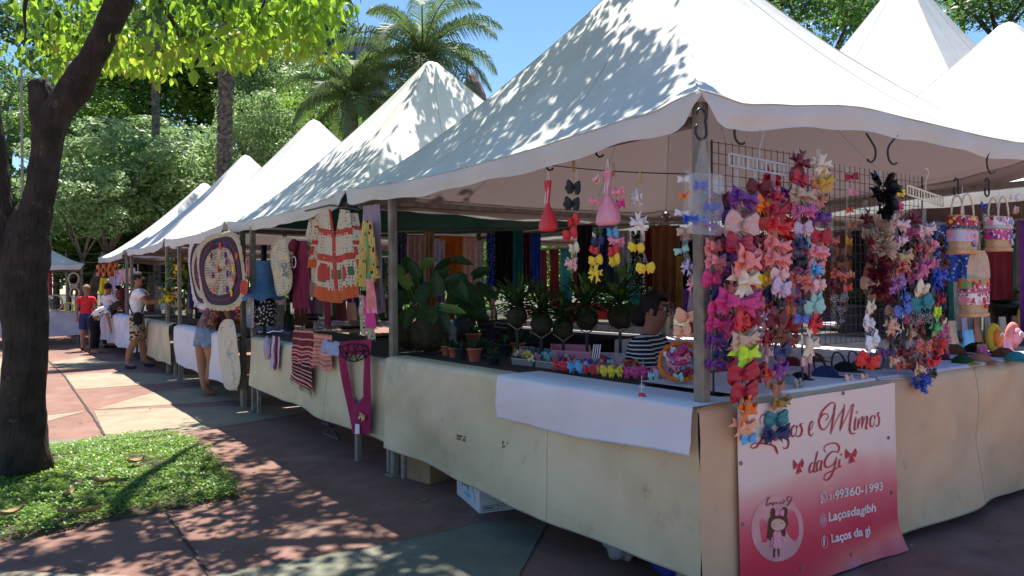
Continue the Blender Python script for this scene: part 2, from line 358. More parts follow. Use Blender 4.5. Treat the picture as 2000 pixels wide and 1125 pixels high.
C4 = counter((.03,11.6), (.03,14.6), (1,0), .9, 'counter with cream cloth right of the man in the white T-shirt', h=.9)
C5 = counter((.03,14.9), (.03,20.4), (1,0), .9, 'far counter with lilac cloth left of the man in the white T-shirt', h=.92)
C9 = counter((-4.6,21.7), (-.4,21.7), (0,1), .9, 'counter of the small far left stall', h=.9)
def cloth(fn, m, label, name='counter_cloth', cat='cloth', group=None, smooth=True):
    b = MB(); b.grid(*fn); f = fn[0]; b.cur = 1; b.tube([f(k/80, 1)+Vector((0,0,.003)) for k in range(81)], .0045, 5)
    if 'oilcloth' in m.name:
        for u in (.66,): b.tube([f(u, .12+.88*k/24) for k in range(25)], .0022, 4)
    hem = mat('hem_'+m.name, (.34,.31,.25) if 'oilcloth' in m.name else (.55,.54,.58), rough=.8)
    o = b.build(name, [m, hem], None, smooth); tag(o, label, cat, group); return o
def fn_corner(u, v):
    # one oilcloth runs round the corner: along X=0 then along Y=0
    pass
cloth(hang((0,3.14,0),(0,-.02,0), .962, .235, .155, (-1,0,0), amp=.018, folds=3, seed=4, nu=130, nv=30), cream_dirty, 'stained cream oilcloth hanging along the left side of the nearest counter', group='cloths hanging from the counters')
cloth(hang((-.03,.0,0),(4.0,.0,0), .962, .07, .06, (0,-1,0), amp=.0045, folds=3, seed=5, nu=160, nv=26, af=lambda u: 1 if u < .45 else 1+min(1,(u-.45)/.06)*3.5), peach_dirty, 'stained peach oilcloth on the camera-facing counter side, partly behind the pink banner', group='cloths hanging from the counters')
cloth(hang((-.072,1.50,0),(-.072,-.045,0), .972, .70, .745, (-1,0,0), amp=.006, folds=3, seed=7, nu=50, nv=16, over=.3), white_cloth, 'white tablecloth draped over the cream oilcloth beside the corner post', 'tablecloth', group='cloths hanging from the counters')
cloth(hang((0,6.85,0),(0,3.2,0), .93, .34, .26, (-1,0,0), amp=.010, folds=3, seed=8, nu=100, nv=20), cream_dirty, 'cream oilcloth of the second stall, below the striped scarves', group='cloths hanging from the counters')
cloth(hang((0,11.2,0),(0,7.5,0), .91, .28, .22, (-1,0,0), amp=.010, folds=4, seed=9, nu=70, nv=12), white_cloth, 'white cloth of the third stall behind the woman in denim shorts', group='cloths hanging from the counters')
cloth(hang((0,14.6,0),(0,11.55,0), .91, .24, .20, (-1,0,0), amp=.014, folds=4, seed=10, nu=70, nv=12), cream_cloth, 'cream cloth right of the man in the white T-shirt', group='cloths hanging from the counters')
cloth(hang((-.1,20.5,0),(-.02,14.7,0), .93, .22, .2, (-1,0,0), amp=.014, folds=4, seed=11, nu=90, nv=12), lilac_cloth, 'lilac white cloth left of the man, hanging in soft folds', group='cloths hanging from the counters')
cloth(hang((-4.7,21.66,0),(-.35,21.66,0), .91, .26, .24, (0,-1,0), amp=.006, folds=3, seed=12, nu=60, nv=12), lilac_cloth, 'pale lilac cloth of the small far left stall', group='cloths hanging from the counters')
# ================================================================== vegetation
def leafmat(name, c, c2, tr=.45, trc=None, rough=.45):
    return mat(name, c, rough=rough, c2=c2, scale=1.3, trans=tr, trc=trc, spec=.4)
LF = [leafmat('fresh_leaf', (.16,.27,.035), (.12,.21,.03), .55, (.40,.64,.05)), leafmat('mid_leaf', (.10,.19,.035), (.07,.14,.025), .5, (.32,.55,.05)),
      leafmat('yellowish_leaf', (.20,.26,.04), (.15,.22,.04), .5, (.50,.60,.06)), leafmat('dark_leaf', (.035,.08,.02), (.025,.055,.015), .35, (.10,.22,.03))]
bark_dark = mat('dark_bark', (.055,.042,.034), rough=.9, c2=(.03,.023,.02), scale=7, bump=.9, bscale=22)
bark_pale = mat('pale_bark', (.20,.16,.12), rough=.9, c2=(.10,.08,.06), scale=6, bump=.6, bscale=18)
lichen = mat('bark_lichen', (.22,.20,.16), rough=.9, scale=10)
def lichened(m):
    n = m.node_tree.nodes; l = m.node_tree.links; b_ = n['Principled BSDF']; src = b_.inputs['Base Color'].links[0].from_socket; tc = n.new('ShaderNodeTexCoord')
    z = n.new('ShaderNodeTexNoise'); z.inputs['Scale'].default_value = 9; z.inputs['Detail'].default_value = 8; z.inputs['Roughness'].default_value = .7; l.new(tc.outputs['Object'], z.inputs['Vector'])
    r = n.new('ShaderNodeValToRGB'); r.color_ramp.elements[0].position = .60; r.color_ramp.elements[1].position = .68; l.new(z.outputs[0], r.inputs[0])
    mx = n.new('ShaderNodeMixRGB'); l.new(r.outputs[0], mx.inputs[0]); l.new(src, mx.inputs[1]); mx.inputs[2].default_value = (.13,.12,.10,1); l.new(mx.outputs[0], b_.inputs['Base Color'])
    bp = [x for x in n if x.type == 'BUMP'][0]; bp.inputs['Distance'].default_value = .05
    mp = n.new('ShaderNodeMapping'); mp.inputs['Scale'].default_value = (1,1,.28); bz = bp.inputs['Height'].links[0].from_node; l.new(tc.outputs['Object'], mp.inputs[0]); l.new(mp.outputs[0], bz.inputs['Vector'])
bark_near = mat('near_bark', (.060,.045,.036), rough=.9, c2=(.030,.023,.020), scale=7, bump=1.0, bscale=34); lichened(bark_near)
def limb(b, pts, rs, n=18, sub=8, amp=.10, seed=0):
    """tapering, knobbly limb through the points"""
    P = [Vector(p) for p in pts]; out = []; rr = []
    def cr(a, b_, c, d, t): return .5*((2*b_)+(c-a)*t+(2*a-5*b_+4*c-d)*t*t+(3*b_-a-3*c+d)*t**3)
    for i in range(len(P)-1):
        a = P[max(i-1,0)]; d = P[min(i+2,len(P)-1)]
        for k in range(sub):
            t = k/sub; out.append(cr(a, P[i], P[i+1], d, t)); rr.append(rs[i]*(1-t)+rs[i+1]*t)
    out.append(P[-1]); rr.append(rs[-1])
    i0 = len(b.v); b.tube(out, rr, n)
    for k in range(len(out)):
        for j in range(n):
            v = Vector(b.v[i0+k*n+j]); c = out[k]; d = v-c
            f = 1+amp*(noise.noise(v*Vector((9,9,3)).x if False else Vector((v.x*9, v.y*9, v.z*2.5+seed)))*1.2+noise.noise(Vector((v.x*28, v.y*28, v.z*7)))*.5)
            b.v[i0+k*n+j] = tuple(c+d*f)
def proj(p):
    d = Vector(p)-CAM; z = d.dot(CF); return (1000+FPX*d.dot(CR)/z, 562.5-FPX*d.dot(CU)/z, z) if z > .05 else (0, 9999, z)
# ---- the near tree: dark forked trunk, crown over the tents
tb = pp(48, 925, 'Z', 0)
NT = thing('shade_tree', 'big dark forked tree at the left, rising from the grass patch', 'tree', (tb.x, tb.y, 0))
def D(px, py, d=6.15): return pp(px, py, 'D', d)
b = MB()
limb(b, [tb+Vector((0,0,-.05)), D(47,880), D(48,800), D(49,650), D(50,540), D(58,450), D(76,400), D(87,300), D(106,228), D(148,172), D(188,100), D(222,25), D(255,-70), D(300,-200,6.3)],
     [.23,.178,.158,.155,.16,.148,.118,.108,.125,.118,.10,.098,.10,.10], n=36, sub=14, amp=.17)
limb(b, [D(30,560), D(18,470), D(2,400), D(-12,300), D(-30,180), D(-60,0)], [.11,.10,.09,.085,.08,.08], n=18, seed=4, amp=.16)
limb(b, [D(96,260), D(86,215), D(80,178), D(74,160)], [.115,.105,.09,.075], n=16, seed=8, sub=4)
b.build('trunk', bark_near, NT, smooth=True)
Q = Vector
random.seed(5)
b = MB()
limb(b, [D(300,-200,6.3), Q((-.6,4.6,5.2)), Q((.5,4.4,6.0)), Q((1.6,4.0,6.6))], [.11,.10,.07,.04], n=10)
limb(b, [Q((-.6,4.6,5.2)), Q((-.3,6,6)), Q((.6,7.6,6.6)), Q((1.5,8.6,7))], [.08,.07,.05,.03], n=10)
limb(b, [D(300,-200,6.3), Q((-1.2,3.2,5.4)), Q((-.8,1.8,6.0)), Q((.4,1.2,6.2))], [.09,.08,.05,.03], n=10)
limb(b, [D(-60,0), Q((-3.4,4.0,5.2)), Q((-3.0,2.4,5.8)), Q((-2.4,1.0,6.2))], [.09,.08,.06,.03], n=10)
limb(b, [D(255,-70), D(330,30,6.6), D(365,90,6.9), D(420,85,7.1), D(480,60,7.3)], [.05,.02,.016,.012,.006], n=7)
limb(b, [D(60,-60,5.8), D(48,20,5.7), D(50,60,5.7), D(46,90,5.7)], [.03,.014,.009,.005], n=6)
limb(b, [D(480,-80,6.5), D(520,-20,6.5), D(500,40,6.5)], [.03,.014,.005], n=6)
limb(b, [D(560,-90,7.2), D(640,-30,7.2), D(690,10,7.2), D(701,60,7.2)], [.02,.01,.006,.003], n=6)
b.build('branch', bark_dark, NT, smooth=True)
lf = MB()
def twig(c, nleaf, spread, size, hang=.6, mats=(0,0,1,2)):
    """a spray of pointed leaves hanging from one twig"""
    ax = Vector((random.uniform(-1,1), random.uniform(-1,1), random.uniform(-.5,.2))).normalized()
    for k in range(nleaf):
        p = c+ax*random.uniform(-1,1)*spread+Vector((random.gauss(0,.35), random.gauss(0,.35), random.gauss(0,.3)))*spread
        d = Vector((random.gauss(0,1), random.gauss(0,1), -hang*2+random.gauss(0,.5))).normalized()
        nr = Vector((random.gauss(0,.8), random.gauss(0,.8), 1)); nr = (nr-d*nr.dot(d)).normalized()
        lf.cur = random.choice(mats); s = size*random.uniform(.6,1.25); lf.quadleaf(p, d, nr, s, s*random.uniform(.55,.72))
def inframe(p):
    x, y, z = proj(p); m = 35+200/max(z,.5)
    return -m < x < 2000+m and y > -m
# what is seen of the crown at the top left
vis = [(0,0,250,110,38,(0,1,1,3)), (90,50,260,135,26,(0,1,2,1)), (0,100,90,140,5,(1,3)), (240,70,330,130,8,(0,2)), (300,-20,470,60,20,(1,0,3)), (345,70,470,125,13,(0,2,0)), (460,-20,640,70,26,(0,0,1)), (470,60,610,110,15,(0,2)), (600,-20,680,35,11,(0,1)), (0,-60,700,0,36,(1,1,3)), (170,100,250,135,6,(0,2))]
for x0, y0, x1, y1, n_, ms in vis:
    for k in range(n_):
        c = pp(random.uniform(x0,x1), random.uniform(y0,y1), 'D', random.uniform(5.6, 7.8))
        if x1 <= 260: c = pp(*proj(c)[:2], 'D', random.uniform(6.7, 8.3))
        if proj(c)[0] < 35: continue
        twig(c, 13, .17, .105, 1.0, ms)
def shade(fn, n_, h0, h1, clump=.22, nl=16, force=False):
    k = 0; tries = 0
    while k < n_ and tries < n_*30:
        tries += 1; t, dens = fn(), 1
        h = random.uniform(h0, h1); c = t+SUN/SUN.z*(h-t.z)
        if inframe(c) and not force: continue
        s_ = c-SUN/SUN.z*(c.z-2.9)          # where the spray's shade meets the near tent
        if s_.y < s_.x+.25 and s_.x > -.3 and s_.y > -.4: continue
        s_ = c-SUN/SUN.z*(c.z-3.2)
        if s_.y < s_.x+.3 and s_.x > .2: continue
        s_ = c-SUN/SUN.z*(c.z-3.5)
        if abs(s_.x-2) < 1.15 and abs(s_.y-6) < 1.15: continue
        twig(c, nl, clump, .12, .5, (0,1,3)); k += 1
def onz(x0, y0, x1, y1): return lambda: pp(random.uniform(x0,x1), random.uniform(y0,y1), 'Z', 0)
def cl(fn, n):   # clustered targets so gaps stay between the sprays
    cs = [fn() for _ in range(n)]
    return lambda: random.choice(cs)+Vector((random.gauss(0,.22), random.gauss(0,.22), 0))
R_ = random.uniform
def grd():
    while True:
        p = Vector((R_(-4.2,-.9), R_(-1.6,5.6), 0)); x, y, z = proj(p)
        if 110 < x < 400 and 868 < y < 1005 and random.random() < .85: continue
        return p
shade(cl(grd, 66), 230, 5.0, 7.5)
shade(cl(lambda: Vector((R_(-1.2,.2), R_(.2,5.0), 0)), 22), 60, 5.6, 7.5)
def slope(x0, x1, y0, y1): return lambda: (lambda x, y: Vector((x, y, 2.4+x*.75)))(R_(x0,x1), R_(y0,y1))
shade(cl(slope(.0,1.45,.9,3.7), 38), 170, 5.2, 7.0)
shade(cl(slope(.0,1.0,.1,1.0), 8), 34, 5.2, 7.0)
shade(cl(slope(.0,1.25,4.3,7.3), 26), 110, 5.8, 7.3)
shade(cl(lambda: Vector((R_(-1.7,-.5), R_(-.8,4.6), 0)), 26), 90, 5.6, 7.5)
for k in range(26):
    c = Vector((R_(1.15,2.1), R_(4.7,5.3), 2.95)); c += SUN/SUN.z*(R_(5.6,6.8)-c.z)
    if not inframe(c): twig(c, 16, .2, .12, .5)
lf.build('crown', LF, NT)
# ---- trees of the park behind
def crown_mesh(name, mats, n, clumps, leaf, flat=.6, seed=0, R=1.0, top=False):
    """unit-radius crown: many small leaf faces gathered in clumps"""
    rnd = random.Random(seed); V = []; F = []; M = []
    cs = []
    for k in range(clumps):
        while True:
            p = Vector((rnd.uniform(-1,1), rnd.uniform(-1,1), rnd.uniform(-1,1)))
            if .25 < p.length < 1: break
        p.z *= flat; cs.append((p*.82, rnd.uniform(.16,.34), rnd.random()))
    for k in range(n):
        c, r, q = rnd.choice(cs)
        d = Vector((rnd.gauss(0,1), rnd.gauss(0,1), rnd.gauss(.25,1))).normalized()
        p = c+Vector((d.x*r, d.y*r, d.z*r*(.45 if top else .75)))*rnd.uniform(.75,1.05)
        s = leaf*rnd.uniform(.6,1.4); nr = (d+Vector((rnd.gauss(0,.5), rnd.gauss(0,.5), rnd.gauss(.5,.4)))).normalized()
        x = nr.orthogonal().normalized(); y = nr.cross(x); a = rnd.uniform(0,6.28); x, y = x*math.cos(a)+y*math.sin(a), y*math.cos(a)-x*math.sin(a)
        i = len(V); V += [tuple(p-x*s), tuple(p-y*s*.5+x*s*.1), tuple(p+x*s), tuple(p+y*s*.5+x*s*.1)]; F.append((i,i+1,i+2,i+3)); M.append(0 if q < .4 else 1 if q < .75 else 2)
    me = bpy.data.meshes.new(name); me.from_pydata(V, [], F)
    for m in mats: me.materials.append(m)
    me.polygons.foreach_set('material_index', M); me.update(); return me
G = lambda nm, a: leafmat(nm, a, tuple(x*.75 for x in a), .4, tuple(min(1,x*2.0) for x in a))
pale = [G('pale_foliage_a', (.20,.29,.11)), G('pale_foliage_b', (.16,.25,.09)), G('pale_foliage_c', (.24,.33,.15))]
dark = [G('dark_foliage_a', (.075,.14,.045)), G('dark_foliage_b', (.05,.10,.035)), G('dark_foliage_c', (.11,.19,.05))]
bright = [G('bright_foliage_a', (.12,.22,.035)), G('bright_foliage_b', (.08,.17,.03)), G('bright_foliage_c', (.17,.27,.04))]
CM = {'pale': crown_mesh('crown', pale, 11000, 80, .030, .75, 1, top=True), 'dark': crown_mesh('crown', dark, 9000, 55, .034, .85, 2), 'dark2': crown_mesh('crown', dark, 9000, 40, .03, 1.0, 3),
      'bright': crown_mesh('crown', bright, 9000, 55, .03, .8, 4), 'sparse': crown_mesh('crown', [dark[0], bright[1], dark[2]], 5200, 40, .034, .7, 5)}
def park_tree(px, py, d, rx, rz, kind, label, ry=None, trunk=.16, gx=None, name='broadleaf_tree'):
    c = pp(px, py, 'D', d); base = pp(gx if gx is not None else px, 600, 'D', d); base.z = 0
    t = thing(name, label, 'tree', base, 'trees of the park behind the tents')
    o = bpy.data.objects.new('crown', CM[kind]); col.objects.link(o); o.location = c; o.scale = (rx, ry or rx, rz); o.rotation_euler = (0,0,px*.37); attach(o, t)
    b = MB(); rnd = random.Random(int(px*7+d)); fk = base.lerp(Vector((c.x, c.y, max(.8, c.z-rz*.9))), .8); fk.z = max(.6, c.z-rz*1.0)
    limb(b, [base, base.lerp(fk, .5)+Vector((rnd.uniform(-.15,.15), rnd.uniform(-.15,.15), 0)), fk], [trunk*1.3, trunk, trunk*.85], n=9, sub=4)
    for k in range(6):
        a = k*1.05+rnd.uniform(-.3,.3); e = c+Vector((math.cos(a)*rx*.6, math.sin(a)*rx*.6, rnd.uniform(-.2,.35)*rz)); mid = fk.lerp(e, .5)+Vector((0,0,.1*rz))
        limb(b, [fk, mid, e], [trunk*.6, trunk*.35, trunk*.12], n=6, sub=3)
    b.build('trunk', bark_pale if kind == 'pale' else bark_dark, t, smooth=True); return t
PT = park_tree
PT(225,340,24,2.9,2.5,'pale','pale green layered umbrella-shaped tree right of the big dark trunk',gx=145,trunk=.15)
PT(380,330,27,2.6,2.3,'pale','pale green tree with thin forked stems behind the scaly palm trunk',gx=368,trunk=.1)
PT(505,265,25,1.7,2.4,'pale','pale silvery green tree just right of the scaly palm trunk',trunk=.12)
PT(330,210,36,4.6,3.6,'bright','bright green tall tree above the pale umbrella-shaped tree')
PT(455,170,40,4.6,4.2,'dark','dark tall tree crossing behind the scaly palm trunk')
PT(590,200,38,3.4,4.2,'bright','bright green tree left of the smaller palm, below the grey roof')
PT(560,60,42,4.0,2.6,'dark','dark crown showing through the hanging leaves near the top')
PT(180,90,38,4.6,3.4,'dark','dark crown behind the slanting limb of the big trunk')
PT(60,420,30,2.6,2.6,'bright','yellow green tree seen between the two limbs of the big trunk')
PT(20,160,40,3.0,2.2,'sparse','sparse dark crown against the sky at the left edge')
PT(300,440,30,3.6,2.2,'dark','dark low tree behind the wire fence above the far tents')
PT(140,470,29,2.8,1.7,'bright','leafy bush behind the far left tent', trunk=.08)
PT(420,430,30,3.4,2.4,'dark2','dark shady tree behind the third and fourth tent peaks')
PT(540,380,33,3.6,2.8,'dark','dark tree between the second and third tent peaks')
PT(650,310,30,2.2,2.6,'bright','bright green shrubby tree at the foot of the smaller palm')
PT(750,300,34,2.8,3.0,'dark2','dark tree behind the large palm trunk')
PT(240,500,33,5.2,1.6,'dark2','dark hedge-like tree low behind the bending woman', trunk=.08)
PT(1590,40,19,2.1,2.0,'sparse','dark tree with a bare trunk between the two high tent slopes', trunk=.14, gx=1638)
PT(1540,-40,22,2.2,1.6,'dark','dark crown at the top edge right of the nearest tent peak', trunk=.1)
PT(1690,0,23,1.8,1.6,'dark','small dark crown touching the left slope of the tall wide tent', trunk=.1)
PT(1950,0,21,1.9,1.2,'sparse','dark tree at the top right corner behind the small peak', trunk=.12)
PT(1880,-30,24,1.6,1.2,'bright','green crown right of the tall wide tent peak', trunk=.1)
PT(160,400,22,1.7,1.6,'pale','pale leafy lower crown around the stem of the umbrella-shaped tree',trunk=.07)
PT(330,395,25,2.2,1.9,'pale','pale lower crown above the fourth tent peak',trunk=.08)
PT(110,240,34,3.6,3.0,'pale','pale green crown between the two limbs of the big trunk, higher one',trunk=.12)
PT(270,120,33,3.8,2.6,'bright','bright crown under the hanging leaves, above the pale trees')
PT(390,90,36,3.6,2.6,'dark','dark crown left of the scaly palm trunk, high up')
PT(520,150,33,2.8,2.8,'pale','pale crown between the scaly palm and the smaller palm')
PT(300,300,30,3.2,2.2,'pale','second pale layered crown, right of the umbrella-shaped tree')
PT(170,250,31,3.0,2.2,'bright','bright crown just right of the big trunk')
PT(600,250,28,2.2,2.6,'bright','bright crown left of the smaller palm, nearer one')
for i, (px, d, k, lb) in enumerate(((820,24,'dark','dark leafy tree seen under the tents above the big-leaved plant'), (960,26,'dark2','dark tree seen behind the yellow clothes'), (1090,22,'bright','sunlit green tree seen in the gap right of the blue scarves'), (1240,25,'dark','dark tree seen behind the brown fringed shawl'), (1420,24,'bright','sunlit tree seen behind the wire mesh, left part'), (1600,25,'dark','dark tree seen through the wire mesh'), (1780,23,'dark2','dark tree seen behind the patterned bows'), (1960,22,'dark','dark tree seen behind the straw bags'))):
    PT(px, 480, d, 2.6, 2.0, k, lb, trunk=.12)
# ---- palms
frond_m = leafmat('palm_frond', (.12,.18,.06), (.08,.13,.045), .25, (.22,.34,.09), rough=.6)
palm_trunk_m = mat('palm_trunk', (.17,.15,.12), rough=.9, c2=(.05,.045,.04), scale=9, bump=.8, bscale=14)
def palm(px, py, d, L, n, label, trunk=.16, seed=0, gx=None, droop=1.0, name='palm_tree', scaly=False):
    c = pp(px, py, 'D', d); base = Vector((c.x, c.y, 0)); rnd = random.Random(seed)
    if gx is not None: base = pp(gx, 560, 'D', d); base.z = 0
    t = thing(name, label, 'palm', base, 'palms behind the tents')
    b = MB(); H = c.z
    k = int(H/.12); pts = [base.lerp(c, i/k) for i in range(k+1)]
    rs = [trunk*(1.05+(.16 if scaly else .05)*((i%2)*2-1)) for i in range(k+1)]; b.tube(pts, rs, 12)
    if scaly:
        for i in range(k):
            for j in range(7):
                a = j*.9+(i%2)*.45+rnd.uniform(-.2,.2); o = Vector((math.cos(a), math.sin(a), 0)); p = pts[i]+o*trunk*.95
                s_ = o.cross(Vector((0,0,1)))*trunk*.38; b.add([p-s_, p+s_, p+s_*.6+o*.05+Vector((0,0,.1)), p-s_*.6+o*.05+Vector((0,0,.1))], [(0,1,2,3)])
    b.build('trunk', palm_trunk_m, t)
    for q in range(n):
        a = q*2.39996+rnd.uniform(-.2,.2); el = R_el = (1.35-1.75*(q/n))+rnd.uniform(-.1,.1); ln = L*rnd.uniform(.85,1.1)
        b = MB(); p = c.copy(); h = Vector((math.cos(a), math.sin(a), 0)); pts = [p.copy()]; ang = el; S = 22
        for i in range(S):
            p = p+(h*math.cos(ang)+Vector((0,0,math.sin(ang))))*(ln/S); pts.append(p.copy()); ang -= droop*(.03+.085*(i/S))*(1.2 if ang > -.9 else .3)
        b.tube(pts, [.03*(1-i/(S+1))+.006 for i in range(S+1)], 5)
        side = h.cross(Vector((0,0,1)))
        for i in range(2, S+1):
            for sub in range(4):
                pt = pts[i-1].lerp(pts[i], sub/4); d_ = (pts[i]-pts[i-1]).normalized(); f = (i+sub/4)/S
                ll = ln*.24*math.sin(math.pi*min(1,(f*.92+.06)))**.6*rnd.uniform(.85,1.15)
                for sgn in (-1,1):
                    o = (side*sgn*.75+d_*.55+Vector((0,0,rnd.uniform(-.1,.35)))).normalized(); w = d_*.014
                    m1 = pt+o*ll*.5; m2 = pt+o*ll*.8+Vector((0,0,-ll*.55)); 
                    b.add([pt-w, pt+w, m1+w*1.3, m1-w*1.3, m2], [(0,1,2,3),(3,2,4)])
        b.build('frond', frond_m, t)
    return t
palm(826,112,25,3.25,26,'large feathery palm against the blue sky behind the second tent peak',trunk=.16,seed=1)
palm(688,195,24,2.6,24,'smaller feathery palm left of the large one, its dark trunk above the tents',trunk=.17,seed=2)
palm(447,-70,20,2.6,18,'palm with a tall rough scaly trunk crossing the trees, crown above the frame top',trunk=.17,seed=3,scaly=True,gx=428)
palm(302,20,26,2.6,16,'palm mostly hidden by hanging leaves, drooping fronds near the top left',trunk=.12,seed=4)
# ---- grass patch under the near tree
gp = [(470,972),(452,940),(425,905),(400,880),(372,860),(335,848),(300,850),(200,860),(95,878),(0,890),(-250,915),(-600,1050),(-150,1075),(0,1058),(100,1043),(200,1022),(300,1003),(400,985)]
GP = [pp(x, y, 'Z', 0) for x, y in gp]
b = MB(); cc = sum(GP, Vector())/len(GP)
b.add([p+Vector((0,0,.003)) for p in GP]+[p.lerp(cc, .12)+Vector((0,0,.028)) for p in GP]+[p.lerp(cc,.5)+Vector((0,0,.035)) for p in GP]+[cc+Vector((0,0,.035))],
      [(i,(i+1)%18,18+(i+1)%18,18+i) for i in range(18)]+[(18+i,18+(i+1)%18,36+(i+1)%18,36+i) for i in range(18)]+[(36+i,36+(i+1)%18,54) for i in range(18)])
tag(b.build('soil', mat('soil', (.10,.065,.04), c2=(.05,.035,.025), scale=12, bump=.8)), kind='structure')
def inside(p):
    r = False; j = len(GP)-1
    for i in range(len(GP)):
        a, c = GP[i], GP[j]
        if (a.y > p[1]) != (c.y > p[1]) and p[0] < (c.x-a.x)*(p[1]-a.y)/(c.y-a.y)+a.x: r = not r
        j = i
    return r
random.seed(11); b = MB(); xs = [p.x for p in GP]; ys = [p.y for p in GP]; k = 0
while k < 44000:
    x, y = random.uniform(max(min(xs),-5.2), max(xs)+.05), random.uniform(min(ys)-.03, max(ys)+.03)
    jx, jy = x+random.gauss(0,.025), y+random.gauss(0,.025)
    if not inside((x,y)): continue
    if (Vector((x,y,0))-tb).length < .2: continue
    dn = noise.noise(Vector((x*2.3,y*2.3,0)))+.5*noise.noise(Vector((x*7,y*7,3)))
    if dn < -.33 and random.random() < .75: k += 1; continue
    z = .03+max(0,.012+.03*dn)*random.random()+.01*random.random(); a = random.uniform(0,6.28); s = random.uniform(.009,.019)
    d = Vector((math.cos(a), math.sin(a), random.uniform(-.1,.7))).normalized(); sd = d.cross(Vector((0,0,1))).normalized(); p = Vector((jx,jy,z))
    b.cur = 0 if random.random() < .5 else (1 if random.random() < .7 else 2)
    b.add([p, p+d*s+sd*s*.55, p+d*s*2, p+d*s-sd*s*.55], [(0,1,2,3)]); k += 1
tag(b.build('ground_cover', [leafmat('ground_cover_a', (.17,.32,.03), (.11,.23,.025), .4, (.35,.65,.04)), leafmat('ground_cover_b', (.10,.21,.025), (.07,.15,.02), .4, (.22,.45,.03)), leafmat('ground_cover_c', (.26,.36,.06), (.18,.28,.04), .4, (.4,.65,.06))]), kind='stuff')
dry = mat('dry_leaf', (.45,.30,.16), c2=(.30,.18,.09), scale=20)
def fallen(px, py, L, a, label, w=.4, z=.06):
    p = pp(px, py, 'Z', z); b = MB()
    def fn(u, v):
        x = (u-.5)*L; hw = w*L*.5*math.sin(math.pi*(.04+.92*u))**.8; y = (v-.5)*2*hw
        return Vector((p.x+x*math.cos(a)-y*math.sin(a), p.y+x*math.sin(a)+y*math.cos(a), z+abs(v-.5)*.05+.025*(u-.5)**2*4+.01))
    b.grid(fn, 8, 4); tag(b.build('fallen_leaf', dry, None, True), label, 'leaf', 'dry leaves fallen on the grass')
fallen(265,906,.14,.2,'round tan dry leaf on the grass, farthest from the camera',.7)
fallen(133,972,.20,1.1,'long narrow dry leaf standing tilted near the middle of the grass',.25)
fallen(205,945,.18,-.5,'curled grey brown dry leaf in the bare spot of the grass',.35)
fallen(20,1008,.16,.4,'pale dry leaf in the shade at the left edge of the grass',.45)
fallen(155,1005,.26,-.35,'long thin dry stalk lying near the front of the grass',.1)
fallen(432,916,.08,.5,'small yellow dry leaf at the right corner of the grass',.6, .02)
# ---- lamp post, fence, far buildings
lp = pp(46, 560, 'D', 21); t = thing('lamp_post', 'thin grey lamp post rising left of the big dark trunk', 'lamp post', (lp.x, lp.y, 0))
b = MB(); b.tube([(lp.x,lp.y,0),(lp.x,lp.y,3),(lp.x,lp.y,7.6)], [.05,.04,.03], 12); b.build('pole', steel, t)
b = MB(); b.tube([(lp.x,lp.y,7.6),(lp.x+.5,lp.y-.3,7.8),(lp.x+1.0,lp.y-.6,7.8)], .03, 8); b.build('arm', steel, t)
b = MB(); b.ball((lp.x+1.2,lp.y-.72,7.76), (.28,.2,.08)); b.build('lamp_head', steel, t)
A = pp(60, 560, 'D', 28); B = pp(620, 560, 'D', 28); t = thing('wire_fence', 'wire fence with thin posts in front of the far park trees', 'fence', (A.x, A.y, 0))
for i in range(9):
    p = A.lerp(B, i/8); b = MB(); b.tube([(p.x,p.y,0),(p.x,p.y,2.9)], .035, 6); b.build('post', steel, t)
b = MB()
for z in (.5,.9,1.3,1.7,2.1,2.5,2.8): b.tube([(A.x,A.y,z),(B.x,B.y,z)], .012, 4)
b.build('wire', steel, t)
conc = mat('grey_concrete', (.22,.25,.32), c2=(.17,.2,.26), scale=.3, bump=.1); glassd = mat('window_glass', (.05,.07,.09), rough=.15, scale=.5)
def tower(px0, px1, top, d, label, c, floors, cols, m):
    A = pp(px0, top, 'D', d); Bp = pp(px1, top, 'D', d); w = (Bp-A).length; z = A.z; t = thing('apartment_tower', label, 'building', ((A.x+Bp.x)/2, (A.y+Bp.y)/2, 0))
    dx = (Bp-A); dx.z = 0; dx.normalize(); dn = Vector((-dx.y, dx.x, 0)); A.z = 0
    b = MB(); P = [A, A+dx*w, A+dx*w+dn*w*.6, A+dn*w*.6]
    b.add(P+[p+Vector((0,0,z)) for p in P], [(0,1,5,4),(1,2,6,5),(2,3,7,6),(3,0,4,7),(4,5,6,7)]); b.build('wall', m, t)
    b = MB(); e = .6; P = [A-dx*e-dn*e+Vector((0,0,z+.02)), A+dx*(w+e)-dn*e+Vector((0,0,z+.02)), A+dx*(w+e)+dn*(w*.6)+Vector((0,0,z+.02)), A-dx*e+dn*(w*.6)+Vector((0,0,z+.02))]
    b.add(P+[p+Vector((0,0,.8)) for p in P], [(0,1,5,4),(1,2,6,5),(2,3,7,6),(3,0,4,7),(4,5,6,7),(0,3,2,1)]); b.build('roof', conc, t)
    for f in range(floors):
        for q in range(cols):
            zz = z-2.2-f*3; x0 = (q+.25)*w/cols; b = MB(); a = A+dx*x0-dn*.03
            P = [a+Vector((0,0,zz)), a+dx*w/cols*.5+Vector((0,0,zz)), a+dx*w/cols*.5+Vector((0,0,zz+1.4)), a+Vector((0,0,zz+1.4))]
            b.add(P, [(0,1,2,3)]); b.build('window', glassd, t)
    return t
tower(628,748,88,95,'grey flat-roofed apartment block behind the palms',None,4,5,conc)
tower(936,962,205,160,'pale high-rise beside the domed tower on the skyline',None,4,3,mat('pale_render',(.5,.48,.46),scale=.3))
dt = pp(924, 200, 'D', 130); t = thing('domed_tower', 'brown domed tower with a thin spire right of the large palm', 'building', (dt.x, dt.y, 0)); brown = mat('brown_stone', (.30,.19,.17), scale=.4)
